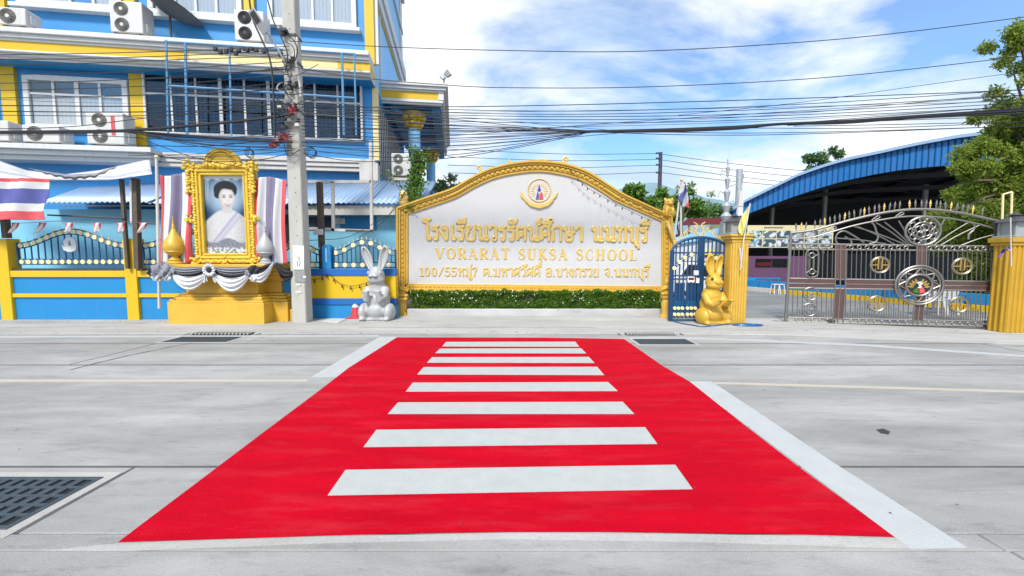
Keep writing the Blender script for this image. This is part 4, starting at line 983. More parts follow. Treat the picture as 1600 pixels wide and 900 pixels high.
# draped flags either side
def drape_flag(x0, x1, y0, y1, Y, ph, flare, label):
    def f(u, v):
        px = x0+(x1-x0)*u + (flare*(u-0.4)*v) + 2.2*math.sin(v*5+ph)*(0.3+0.7*v)
        p = at(px, y0+(y1-y0)*v+3*math.sin(u*5+ph)*(1-v), Y); p.y += 0.07*math.sin(u*11+ph+v*1.5)*(0.25+0.75*v)+0.02*math.sin(u*23+v*3); return p
    o = cloth(f, 60, 40, ['cloth_red','cloth_white','cloth_purple'], lambda u, v: five(u, (0.13,0.35,0.66,0.86)), 'draped_flag'); tag(o, label, 'flag', 'striped flags draped beside the portrait')
drape_flag(249, 300, 272, 411, YD+0.22, 0.5, 3, 'faded striped flag hanging upright behind the golden urn')
drape_flag(398, 447, 279, 413, YD+0.24, 2.6, -4, 'faded striped flag hanging upright behind the silver urn')
def urn(px, yb, yt, rpx, mat, label, Y):
    k = Y/FPX; h = (yb-yt)*k; r = rpx*k; x = at(px, 400, Y).x
    prof = [(r*0.78,0),(r*0.80,h*0.03),(r*0.55,h*0.07),(r*0.62,h*0.09),(r*0.34,h*0.14),(r*0.30,h*0.17),(r*0.55,h*0.20),(r*0.85,h*0.245),(r*0.93,h*0.26),(r*0.90,h*0.275),(r*1.0,h*0.33),(r*0.97,h*0.40),(r*0.80,h*0.49),(r*0.52,h*0.58),(r*0.28,h*0.67),(r*0.16,h*0.74),(r*0.20,h*0.755),(r*0.13,h*0.775),(r*0.17,h*0.79),(r*0.10,h*0.82),(r*0.13,h*0.835),(r*0.06,h*0.88),(r*0.03,h*0.95),(r*0.05,h*0.97),(0.001,h)]
    t = thing('urn', (x, Y, ZT), label, 'urn', 'pointed ornamental urns on the pedestal')
    build(MB().lathe(prof[:8], (x, Y, ZT), 28), 'foot', MAT[mat], t)
    build(MB().lathe(prof[7:16], (x, Y, ZT), 32, flute=0.012, nfl=16), 'body', MAT[mat], t); build(MB().lathe(prof[15:], (x, Y, ZT), 16), 'spire', MAT[mat], t)
urn(273.5, 412, 337, 14.5, 'gold_statue', 'golden lotus bud urn with a tall spire on the pedestal', YD+0.12)
urn(415.5, 410, 343, 13, 'silver_statue', 'silver lotus bud urn with a tall spire on the pedestal', YD+0.14)
# black, grey and white mourning drape along the table edge
dr = thing('swag_drape', at(335, 440, YD-0.12), 'black, grey and white cloth swags tied along the pedestal table edge', 'drape')
def swag(pa, pb, sag0, sag1, w, mat, y, folds=3, name='swag'):
    a, b = at(*pa, y), at(*pb, y)
    def f(u, v):
        p = a.lerp(b, u); s = 4*u*(1-u)
        p.z -= (sag0+(sag1-sag0)*v)*s + w*v*(0.35+0.65*s); p.y += -0.05*s*(0.4+math.sin(v*math.pi)) + 0.022*math.sin(v*folds*6.28)*(0.3+s); return p
    build(MB().grid(f, 24, 22), name, MAT[mat], dr, solid=0.006)
yv = YD-0.10
swag((262,418),(326,418),0.02,0.10,0.17,'cloth_black',yv+0.02); swag((262,418),(326,417),0.0,0.07,0.10,'cloth_grey',yv); swag((266,424),(326,424),0.13,0.26,0.18,'cloth_white',yv-0.03)
swag((330,417),(398,418),0.0,0.07,0.11,'cloth_grey',yv); swag((330,419),(398,420),0.02,0.10,0.17,'cloth_black',yv+0.02); swag((332,424),(392,424),0.16,0.29,0.19,'cloth_white',yv-0.03)
swag((392,424),(427,409),0.12,0.22,0.15,'cloth_white',yv-0.02); swag((392,420),(427,410),0.02,0.06,0.16,'cloth_black',yv+0.02)
swag((430,408),(457,424),0.02,0.05,0.28,'cloth_black',YD+0.2)
def puff(px, py, s, mat, seed, y=yv-0.05, name='knot'):
    rr = random.Random(seed); mb = MB(); c = at(px, py, y)
    def f(u, v):
        th = u*6.283; ph = v*math.pi; r = s*(1+0.30*math.sin(5*th+3*ph+seed)+0.18*math.sin(9*th-4*ph))
        return c+Vector((r*math.sin(ph)*math.cos(th)*1.15, r*0.6*math.sin(ph)*math.sin(th), r*math.cos(ph)*0.85))
    build(MB().grid(f, 30, 16), name, MAT[mat], dr)
puff(252, 424, 0.17, 'cloth_grey', 1); puff(243, 424, 0.13, 'cloth_black', 2, yv); puff(262, 423, 0.13, 'cloth_grey', 5); puff(247, 432, 0.10, 'cloth_white', 3); puff(261, 433, 0.08, 'cloth_white', 4)
puff(397, 422, 0.10, 'cloth_black', 6); puff(389, 427, 0.07, 'cloth_grey', 8); puff(399, 434, 0.09, 'cloth_white', 9)
c = at(327.5, 422, yv-0.08); rs = MB()
rs.grid(lambda u, v: c+Vector(((0.06+0.09*v)*math.cos(u*6.283)*(1+0.06*v*math.sin(u*70)), -0.05*math.sin(v*2.6)+0.02*v*math.sin(u*82), (0.06+0.09*v)*math.sin(u*6.283)*(1+0.06*v*math.sin(u*70)))), 80, 6)
build(rs, 'rosette', MAT['cloth_white'], dr, solid=0.005); build(MB().ell(c+Vector((0,0.0,0)), (0.075,0.04,0.075), 12, 8), 'rosette_button', MAT['cloth_black'], dr)
for px, dx_ in ((322,-3),(333,4)):
    a_ = at(px, 430, yv-0.06)
    build(MB().grid(lambda u, v: at(px-3+6*u*(0.5+v)+dx_*v, 428+13*v+1.5*math.sin(u*6), yv-0.07+0.02*math.sin(u*12)), 10, 6), 'tail', MAT['cloth_white'], dr, solid=0.005)
# ================================================================== CONCRETE POLE AND OVERHEAD CABLES
YU = gr(473, 505).y+0.18
xu = at(473, 402, YU).x; xu = at(473, 500, YU).x
pole = thing('utility_pole', (xu, YU, 0), 'tall square concrete utility pole standing between pedestal and silver rabbit', 'utility pole')
build(MB().frustum(xu, YU, -0.05, 10.5, 0.185, 0.17, 0.135, 0.12), 'shaft', MAT['pole_concrete'], pole, bevel=0.03)
hol = MB()
for i in range(26):
    z = 1.1+i*0.34; w_ = 0.170-0.05*z/10.5+0.0014
    hol.disc((xu+0.03, z), 0.013, YU-w_-0.001, YU-w_+0.02, 8)
build(hol, 'bolt_hole', MAT['dark'], pole)
yfp = YU-0.172
def onp(px, py): return at(px, py, YU-0.18)
nb = MB(); q = [onp(457.5,383.5), onp(475,384), onp(475,421), onp(458.5,421)]
nb.prism([(p.x, p.z) for p in q], YU-0.185, YU-0.178); build(nb, 'notice', MAT['paper'], pole, smooth=False)
q = [onp(460,422), onp(476,422), onp(477,441), onp(461,440)]; nb = MB().prism([(p.x, p.z) for p in q], YU-0.184, YU-0.177); build(nb, 'torn_poster', MAT['paper_grey'], pole, smooth=False)
for a in [(463,444,469,446),(462,455,471,457),(463,459,466,460),(474,431,478,434)]:
    p, q = onp(a[0], a[3]), onp(a[2], a[1]); build(MB().box(p.x, q.x, YU-0.185, YU-0.175, p.z, q.z), 'paper_scrap', MAT['paper'], pole, smooth=False)
# bands and fittings
for z in (5.05, 5.6, 6.15, 6.75): 
    w_ = 0.185-0.05*z/10.5+0.012; build(MB().box(xu-w_, xu+w_, YU-w_+0.01, YU+w_-0.01, z-0.03, z+0.03), 'steel_band', MAT['dark_metal'], pole, bevel=0.006)
rnd = random.Random(11)
for i in range(26):
    z = rnd.choice([4.75, 5.05, 5.6, 6.15, 6.75])+rnd.uniform(-0.12, 0.12); x = xu+rnd.uniform(-0.22, 0.2)
    mb = MB()
    if i % 2: mb.lathe([(0.02,0),(0.05,0.02),(0.03,0.05),(0.05,0.08),(0.02,0.1)], (x, YU-0.22, z), 10)
    else: mb.box(x-0.05, x+0.05, YU-0.27, YU-0.15, z-0.035, z+0.035)
    build(mb, 'insulator' if i % 2 else 'clamp', MAT['dark_metal' if i % 3 else 'paint_offwhite'], pole, bevel=0.004)
build(MB().tube([onp(466,60)+Vector((0,-.05,0)), onp(464,100)+Vector((0,-.05,0)), onp(470,135)+Vector((0,-.04,0)), onp(471,152)+Vector((0,-.04,0))], 0.025, 7), 'conduit', MAT['paint_offwhite'], pole)
lo = MB(); lo.tube(smooth_line([onp(452,128)+Vector((0,-.06,0)), onp(440,134)+Vector((0,-.1,0)), onp(437,142)+Vector((0,-.1,0)), onp(446,146)+Vector((0,-.1,0)), onp(458,144)+Vector((0,-.06,0))], 6), 0.012, 6); build(lo, 'white_loop', MAT['paint_offwhite'], pole)
# lamp on its arm
lp = thing('street_lamp', onp(450,120), 'flat grey street lamp on a thin arm clamped to the concrete pole', 'street lamp')
A = [onp(452,138), onp(450,118), at(446,100,YU-0.3), at(430,70,YU-0.45), at(413,46,YU-0.6)]
build(MB().tube(smooth_line(A, 6), 0.022, 8), 'arm', MAT['galvanised'], lp)
hp = at(404.5, 34, YU-0.66); ax = (at(396,20,YU-0.72)-at(413,47,YU-0.6)).normalized(); sd_ = ax.cross(Vector((0.25,0.85,0.45))).normalized(); up_ = sd_.cross(ax)
Mh = Matrix((( *sd_, ), ( *ax, ), ( *up_, ))).transposed().to_4x4(); Mh.translation = hp
build(MB().frustum(0, 0, -0.025, 0.035, 0.105, 0.25, 0.08, 0.22).xf(Mh), 'lamp_head', MAT['galvanised'], lp, bevel=0.015)
build(MB().box(-0.075, 0.075, -0.02, 0.20, -0.031, -0.0255).xf(Mh), 'lens', MAT['dark_metal'], lp, smooth=False)
build(MB().box(-0.06, 0.06, -0.16, 0.17, 0.0355, 0.040).xf(Mh), 'solar_panel', MAT['lantern_glass'], lp, smooth=False)
# red ribbons tied to the cable clamp
rb = thing('ribbon_knot', at(432,224,YU-0.25), 'crumpled red and violet ribbons tied where cables meet the pole', 'ribbon')
def scrap(px, py, s, mat, seed):
    c = at(px, py, YU-0.28); rr = random.Random(seed); a0 = rr.uniform(0, 3)
    build(MB().grid(lambda u, v: c+Vector((s*(u-0.5)*2+0.03*math.sin(v*9+seed), 0.05*math.sin(u*9+v*6+seed), s*1.1*(v-0.5)+0.06*math.sin(u*8+seed+v*4)+s*(u-0.5)*math.tan(0.6*math.sin(a0)))), 14, 8), 'ribbon', MAT[mat], rb, solid=0.004)
scrap(428,225,0.09,'cloth_red',1); scrap(441,215,0.11,'cloth_red',2); scrap(434,221,0.07,'cloth_white',3); scrap(447,168,0.10,'cloth_purple',4); scrap(456,172,0.06,'cloth_red',5); scrap(436,218,0.08,'cloth_purple',6)

CG = 'thin black overhead cables'
def cable(pts, r=0.009, Y=9.7, label=None, mat='cable', name='overhead_cable', n=7, grp=CG):
    L = smooth_line([at(p[0], p[1], p[2] if len(p) > 2 else Y) for p in pts], n)
    o = build(MB().tube(L, r, 5), name, MAT[mat], None)
    tag(o, label or 'thin black overhead cable strung past the concrete pole', 'cable', grp); return o
E = -140
LEFT = [[(E,86),(0,85.5),(200,82),(400,75),(452,72)], [(E,100),(90,100),(250,94),(400,89),(452,86)], [(E,118),(160,114),(300,106),(452,96)], [(E,131),(0,130),(200,124),(452,107)],
        [(E,155),(0,153),(200,149),(452,140)], [(E,168),(0,165),(200,166),(455,163)], [(E,175),(0,174),(200,175),(455,170)], [(E,202),(90,199),(230,184),(455,160)],
        [(200,205),(300,215),(400,219),(456,216)], [(205,204),(300,220),(400,225),(457,221)], [(210,206),(300,224),(400,229),(457,227)], [(230,238),(300,252),(400,250),(458,238)], [(200,203),(330,206),(456,200)],
        [(215,215),(300,245),(380,262)], [(200,207),(330,226),(457,232)], [(E,93),(100,92),(300,86),(452,78)], [(E,142),(60,140),(250,133),(452,116)], [(205,205),(320,216),(457,210)], [(200,206),(330,231),(457,235)], [(E,181),(0,180),(200,181),(455,174)], [(E,212),(120,211),(300,219),(457,213)]]
LEFT.sort(key=lambda p: p[0][1]+0.02*p[-1][1]); RN = lambda i: ORD[i]
for i, p in enumerate(LEFT): cable(p, 0.013 if p[1][1] in (165, 174) else 0.009, label='thin black cable crossing the blue building to the pole, %s from the top' % RN(i))
cable([(E,207),(0,206),(120,205),(200,203.5),(300,196),(400,186),(455,178)], 0.034, label='thick black cable bundle sagging across the blue front to the pole', name='cable_bundle', grp='thick black cable bundles')
cable([(E,209),(0,208),(120,207.5),(200,205.5),(300,212),(400,220),(457,222)], 0.024, label='second thick cable bundle drooping below the first towards the pole', name='cable_bundle', grp='thick black cable bundles')
F = 1760
RIGHT = [[(472,163),(600,168),(800,173),(1000,172),(1300,160),(F,128)], [(472,168),(600,173),(800,178),(1000,177),(1300,166),(F,138)], [(472,172),(640,178),(850,182),(1100,180),(1350,170),(F,144)],
         [(472,176),(640,183),(900,187),(1150,183),(1400,172),(F,150)], [(472,180),(700,189),(915,192),(1200,186),(F,158)], [(472,186),(640,193),(800,199),(915,204)], [(472,190),(640,198),(800,203),(915,205)],
         [(472,196),(640,204),(800,206),(915,206)], [(472,202),(640,210),(800,209),(915,206)], [(472,208),(640,216),(800,213),(915,206)], [(472,214),(640,223),(800,217),(915,207)],
         [(472,222),(640,230),(800,221),(915,207)], [(474,228),(640,238),(800,226),(915,208)], [(474,234),(620,246),(760,236),(900,210)], [(474,240),(560,252),(690,248),(800,232),(910,210)],
         [(1220,194),(1400,180),(F,152)], [(1220,195),(1400,184),(F,160)], [(1230,196),(1400,188),(F,176)], [(1240,197),(1420,194),(F,186)], [(1150,200),(1400,199),(F,182)], [(1000,206),(1250,207),(F,192)],
         [(915,206),(1100,211),(1300,208),(F,190)]]
LN = ['thin black cable strung from the pole across the sky, %s from the top' % ORD[i] for i in range(5)] + ['thin black cable joining the pole to the sky bundle, %s from the top' % ORD[i] for i in range(10)] + ['thin black cable leaving the sky bundle toward the tall tree, %s from the top' % ORD[i] for i in range(7)]
for i, p in enumerate(RIGHT): cable(p, 0.0085, label=LN[i])
cable([(452,64),(600,73),(800,79),(1000,80),(1250,66),(1450,46),(F,5)], 0.009, label='highest thin cable sweeping across the open sky', grp='thin cables high in the sky')
cable([(455,104),(560,121),(700,133),(800,137),(1000,136),(1250,124),(1450,105),(F,68)], 0.009, label='second highest thin cable sweeping across the open sky', grp='thin cables high in the sky')
cable([(1060,180),(1250,160),(1450,132),(F,90)], 0.006, label='faint slanting cable crossing the others towards the tall tree', grp='thin cables high in the sky')
for k, dy in enumerate((0, 2.2, -1.8)):
    cable([(905,205.5),(960,204.5+dy*0.5),(1050,203+dy),(1150,199+dy),(1220,193.5+dy*0.4),(1320,190+dy),(1450,181+dy),(F,164+dy*3)], (0.032, 0.022, 0.018)[k], label=['thick black cable bundle crossing the sky above the sign', 'lower strand of the bundle crossing the sky above the sign', 'upper strand of the bundle crossing the sky above the sign'][k], name='cable_bundle', grp='thick black cable bundles')
wr = random.Random(77)
for i in range(16):
    y0 = wr.uniform(150, 242); far = wr.random() < 0.45; y1 = wr.uniform(118, 196) if far else wr.uniform(203, 209); xe = F if far else wr.uniform(860, 1010)
    sg_ = wr.uniform(2, 14); x2 = 470+(xe-470)*wr.uniform(0.35, 0.6)
    cable([(470,y0),((470+x2)/2,y0+(y1-y0)*0.25+sg_*0.8),(x2,y0+(y1-y0)*0.5+sg_),((x2+xe)/2,y0+(y1-y0)*0.76+sg_*0.7),(xe,y1)], wr.choice([0.005,0.007,0.010]), 9.55+wr.uniform(0,0.35), 'fine stray wire in the tangle between the pole and the sky', wr.choice(['cable','cable_grey']), grp='stray wires right of the pole')
for i in range(11):
    y0 = wr.uniform(96, 240); x0_ = wr.choice([E, 200, 228]); ys = y0+wr.uniform(-10, 26)
    cable([(x0_,ys),((x0_+456)/2,(y0+ys)/2+wr.uniform(2,9)),(456,y0)], wr.choice([0.005,0.007,0.009]), 9.55+wr.uniform(0,0.35), 'fine stray wire in the tangle before the blue building', wr.choice(['cable','cable_grey']), grp='stray wires before the building')
for i in range(9):
    x0_ = wr.uniform(425, 455); y0 = wr.uniform(60, 225); x1_ = wr.uniform(455, 500); y1 = y0+wr.uniform(-14, 22)
    cable([(x0_,y0),((x0_+x1_)/2-6,(y0+y1)/2+wr.uniform(8,26)),(x1_,y1)], wr.choice([0.007,0.010]), YU-0.24-wr.uniform(0,0.1), 'short slack wire looped about the concrete pole', grp='slack loops at the pole')
# hanging loops and drops about the pole
cable([(418,0),(428,35),(441,62),(449,85),(446,110)], 0.016, 9.55, 'black drop cable running down to the pole brackets', grp='drop cables at the pole')
cable([(388,-10),(395,30),(408,60),(422,95),(427,140),(430,215)], 0.020, 9.55, 'black drop cable falling in front of the dark windows', grp='drop cables at the pole')
cable([(449,55),(458,62),(464,75),(462,92),(452,108)], 0.014, 9.5, 'short black cable loop hugging the pole near the lamp arm', grp='drop cables at the pole')
cable([(447,66),(457,72),(460,84),(455,98),(446,104)], 0.010, 9.5, 'inner black cable loop hugging the pole near the lamp arm', grp='drop cables at the pole')
cable([(478,376),(540,371),(580,351),(614,330),(640,288)], 0.008, 10.2, 'slack black wire rising from the fence to the sign corner', grp='drop cables at the pole')
cable([(560,372),(600,345),(640,290),(690,240)], 0.007, 10.2, 'straight black wire slanting from the fence up past the vine', grp='drop cables at the pole')
for px, py, r, lab in ((484,237,0.13,'coil of spare cable hanging beside the pole above the shed'), (388,238,0.085,'coil of spare cable hanging above the portrait frame')):
    mb = MB(); c = at(px, py, 9.6)
    for k in range(4): mb.ring(c+Vector((0.01*k, 0.02*k, -0.01*k)), r*(1-0.07*k), 0.006, 22, 4, rz=r*(1.25 if px < 400 else 0.85))
    o = build(mb, 'cable_coil', MAT['cable'], None); tag(o, lab, 'cable coil', 'coils of spare cable')
# clutter of taps on the second storey wires
tap = thing('cable_clamps', at(370,82,9.7), 'row of black line taps on the wires left of the pole', 'cable taps')
for i in range(12):
    p = at(338+i*7.2+random.uniform(-3,3), 79+random.uniform(-2.5,4.5), 9.68); build(MB().box(p.x-0.04, p.x+0.04, p.y-0.03, p.y+0.03, p.z-0.03-0.03*random.random(), p.z+0.04), 'tap', MAT['cable'], tap, bevel=0.008)

# ================================================================== TRAFFIC CONE, BOARD ON THE GROUND
P = gr(557, 497.5)
co = thing('traffic_cone', P, 'faded red traffic cone against the wall beside the silver rabbit', 'traffic cone')
build(MB().box(P.x-0.21, P.x+0.21, P.y-0.2, P.y+0.2, 0.012, 0.05), 'base', MAT['cone_red'], co, bevel=0.015)
build(MB().lathe([(0.15,0.05),(0.145,0.08),(0.085,0.40),(0.045,0.62),(0.04,0.68),(0.03,0.69)], P, 20), 'body', MAT['cone_red'], co)
build(MB().lathe([(0.1045,0.30),(0.0835,0.42)], P, 20), 'band', MAT['cloth_white'], co)
P = gr(521, 503); mb = MB().sheet([gr(503,503.5), gr(528,506), gr(541,500), gr(518,499)], 0.014, 0.03)
o = build(mb, 'flat_board', MAT['paint_offwhite'], None, bevel=0.004); tag(o, 'pale flat board lying on the pavement beside the pole', 'board')
# ================================================================== THE SCHOOL SIGN
YS_ = 11.6
sg = thing('school_sign', (at(836,480,YS_).x, YS_, 0), 'white arched school sign wall with golden frame and raised golden letters', 'sign')
def S(px, py, y=YS_): p = at(px, py, y); return (p.x, p.z)
inner = [(638,443),(638,334.7),(677,322),(716,309),(742,293),(771,280),(806,272),(842,269),(877,273.5),(909,283),(941,301),(967,317),(1033,346),(1033,447)]
outer = [(621,453),(621,323),(631,322),(677,306),(713,293),(738.5,277),(771,262),(806,255),(842,252.5),(880,256),(916,268),(948,288),(974,304),(1043,335),(1048,337),(1048,456)]
topi = [(638,334.7),(677,322),(706,312),(722,304.5),(742,293),(771,280),(806,272),(842,269),(877,273.5),(909,283),(941,301),(954,310),(967,317),(1033,346)]
topo = [(621,325),(666,309),(698,298.5),(713,292),(735,279),(765,264.5),(803,255.2),(842,252.5),(884,257),(920,270),(951,290),(962,297),(980,307),(1048,338)]
ti = smooth_line([Vector((*S(*p), 0)) for p in topi], 6); to = smooth_line([Vector((*S(*p), 0)) for p in topo], 6)
pan = [S(638,443)] + [(p.x, p.y) for p in ti] + [S(1033,447)]
build(MB().prism(pan, YS_, YS_+0.25), 'panel', MAT['sign_white'], sg, smooth=False)
# solid back so that the sign is a wall with a foot
x0, x1 = S(621,400)[0], S(1048,400)[0]
bk = [(x0, 0), *[(p.x, p.y-0.03) for p in to], (x1, 0)]
build(MB().prism(bk, YS_+0.06, YS_+0.42), 'back_wall', MAT['paint_offwhite'], sg, smooth=False)
# golden frame: stepped mouldings swept round the outline
n = len(ti)
def strip(A, B, t0, t1, y0, y1, name, mat='gold_paint'):
    mb = MB(); v = []; f = []
    for a, b in zip(A, B):
        p = a.lerp(b, t0); q = a.lerp(b, t1)
        v += [(p.x, y0, p.y), (q.x, y0, q.y), (q.x, y1, q.y), (p.x, y1, p.y)]
    for i in range(len(A)-1):
        for k in range(4): f.append((i*4+k, i*4+(k+1)%4, (i+1)*4+(k+1)%4, (i+1)*4+k))
    f += [(0,3,2,1), tuple(len(A)*4-4+k for k in range(4))]
    mb.add(v, f)
    # outward normals
    o = build(mb, name, MAT[mat], sg, bevel=0.008)
    bm = bmesh.new(); bm.from_mesh(o.data); bmesh.ops.recalc_face_normals(bm, faces=bm.faces); bm.to_mesh(o.data); bm.free(); return o
def V2(px, py): return Vector((*S(px, py), 0))
li = [V2(638,443+k*(334.7-443)/12) for k in range(13)]; lo_ = [V2(621,455+k*(325-455)/12) for k in range(13)]
ri = [V2(1033,447+k*(346-447)/12) for k in range(13)]; ro = [V2(1048,458+k*(338-458)/12) for k in range(13)]
bi = [V2(638+k*(1033-638)/20, 443+k*0.2) for k in range(21)]; bo = [V2(632+k*(1040-632)/20, 454+k*0.15) for k in range(21)]
tooth = MB().box(-0.045, 0.045, -0.02, 0.02, -0.03, 0.03).mesh('dentil', MAT['gold_paint'], False)
def run(A, B, teeth):
    strip(A, B, 0.0, 0.22, YS_-0.05, YS_+0.1, 'frame_moulding'); strip(A, B, 0.22, 0.62, YS_-0.075, YS_+0.1, 'frame_moulding')
    strip(A, B, 0.62, 0.80, YS_-0.13, YS_+0.1, 'frame_moulding'); strip(A, B, 0.80, 1.0, YS_-0.17, YS_+0.15, 'frame_moulding')
    for i in range(teeth):
        t = (i+0.5)/teeth*(len(A)-1); k = min(int(t), len(A)-2); w = t-k
        a = A[k].lerp(A[k+1], w); b = B[k].lerp(B[k+1], w); c = a.lerp(b, 0.46); d = (A[k+1]-A[k]+B[k+1]-B[k]); an = math.atan2(d.y, d.x)
        piece(tooth, 'dentil', T(c.x, YS_-0.085, c.y) @ Matrix.Rotation(-an, 4, 'Y'), sg)
run(ti, to, 58); run(li, lo_, 16); run(ri, ro, 14); run(bi, bo, 62)
# plinth of the sign and the planter in front
pl = thing('planter_kerb', gr(836, 494), 'long low pale concrete planter kerb under the school sign', 'planter')
yk = gr(836, 494.5).y; xa, xb = gr(637,494).x, gr(1043,494).x
zk = at(836, 483, yk).z
build(MB().box(xa, xb, yk, yk+0.16, -0.02, zk), 'front_kerb', MAT['kerb_pale'], pl, bevel=0.015)
build(MB().box(xa, xa+0.14, yk+0.16, YS_, -0.02, zk-0.002), 'side_kerb', MAT['concrete_pale'], pl, bevel=0.01); build(MB().box(xb-0.14, xb, yk+0.16, YS_, -0.02, zk-0.002), 'side_kerb', MAT['concrete_pale'], pl, bevel=0.01)
build(MB().box(xa+0.14, xb-0.14, yk+0.16, YS_+0.02, 0, zk-0.05), 'soil', MAT['earth'], pl, smooth=False)
ap = MB().add([(xa-0.2, yk+0.02, 0.03),(xb+0.35, yk+0.02, 0.03),(xb+0.75, yk-1.3, 0.013),(xa-0.5, yk-1.3, 0.013)], [(3,2,1,0)])
build(ap, 'apron', MAT['concrete_pale'], pav, smooth=False)
# hedge
hd = thing('hedge', (0, yk+0.4, zk), 'clipped green hedge with tiny white flowers under the school sign', 'hedge')
rnd = random.Random(5)
def leaf_quad(mb, c, s, rr, tilt=1.0, asp=0.5):
    d = Vector((rr.gauss(0,1), rr.gauss(0,1), rr.gauss(0,1)*tilt)); d.normalize(); o_ = d.orthogonal().normalized(); o_.rotate(Matrix.Rotation(rr.uniform(0,6.28), 3, d))
    w = d.cross(o_); a = c; b = c+o_*s
    mb.add([a, a+o_*s*0.5+w*s*asp*0.5+d*s*0.08, b, a+o_*s*0.5-w*s*asp*0.5+d*s*0.08], [(0,1,2,3)])
hx0, hx1 = xa+0.08, xb-0.08; hz0, hz1 = zk-0.04, at(836, 454, yk+0.3).z
hm = MB(); fl_ = MB(); N = 30000
for i in range(N):
    x = rnd.uniform(hx0, hx1); sh = -0.02+0.07*noise.noise(Vector((x*2.3, 0, 1)))+0.06*noise.noise(Vector((x*7, 3, 1)))
    top = hz1+sh; side = rnd.random()
    if side < 0.30: y = rnd.uniform(yk+0.10, YS_-0.18); z = top-abs(rnd.gauss(0, 0.03))
    elif side < 0.92: z = rnd.uniform(hz0, top); y = yk+0.12+0.12*noise.noise(Vector((x*3, z*5, 7)))+abs(rnd.gauss(0, 0.05))
    else: z = rnd.uniform(hz0, top); y = rnd.uniform(yk+0.2, YS_-0.18)
    leaf_quad(hm, Vector((x, y, z)), rnd.uniform(0.035, 0.07), rnd)
o = build(hm, 'foliage', MAT['leaf_hedge'], hd, smooth=False); o['kind'] = 'stuff'
cb = MB().box(hx0+0.05, hx1-0.05, yk+0.22, YS_-0.2, hz0, hz1-0.09); build(cb, 'stems', MAT['bark'], hd, smooth=False)
for i in range(170):
    x = rnd.uniform(hx0, hx1); z = hz0+0.1+(hz1-hz0-0.08)*rnd.random()**0.6; y = yk+0.06+0.05*rnd.random()
    if noise.noise(Vector((x*1.3, z*3, 3))) < -0.1: continue
    for _ in range(2): leaf_quad(fl_, Vector((x, y, z)), 0.03, rnd, 1, 0.9)
o = build(fl_, 'flower', MAT['flower'], hd, smooth=False); o['kind'] = 'stuff'

# ------------------------------------------------ raised letters, drawn stroke by stroke
def ringpts(cx, cy, r, n=10): return [(cx+r*math.cos(6.283*k/n), cy+r*math.sin(6.283*k/n)) for k in range(n+1)]
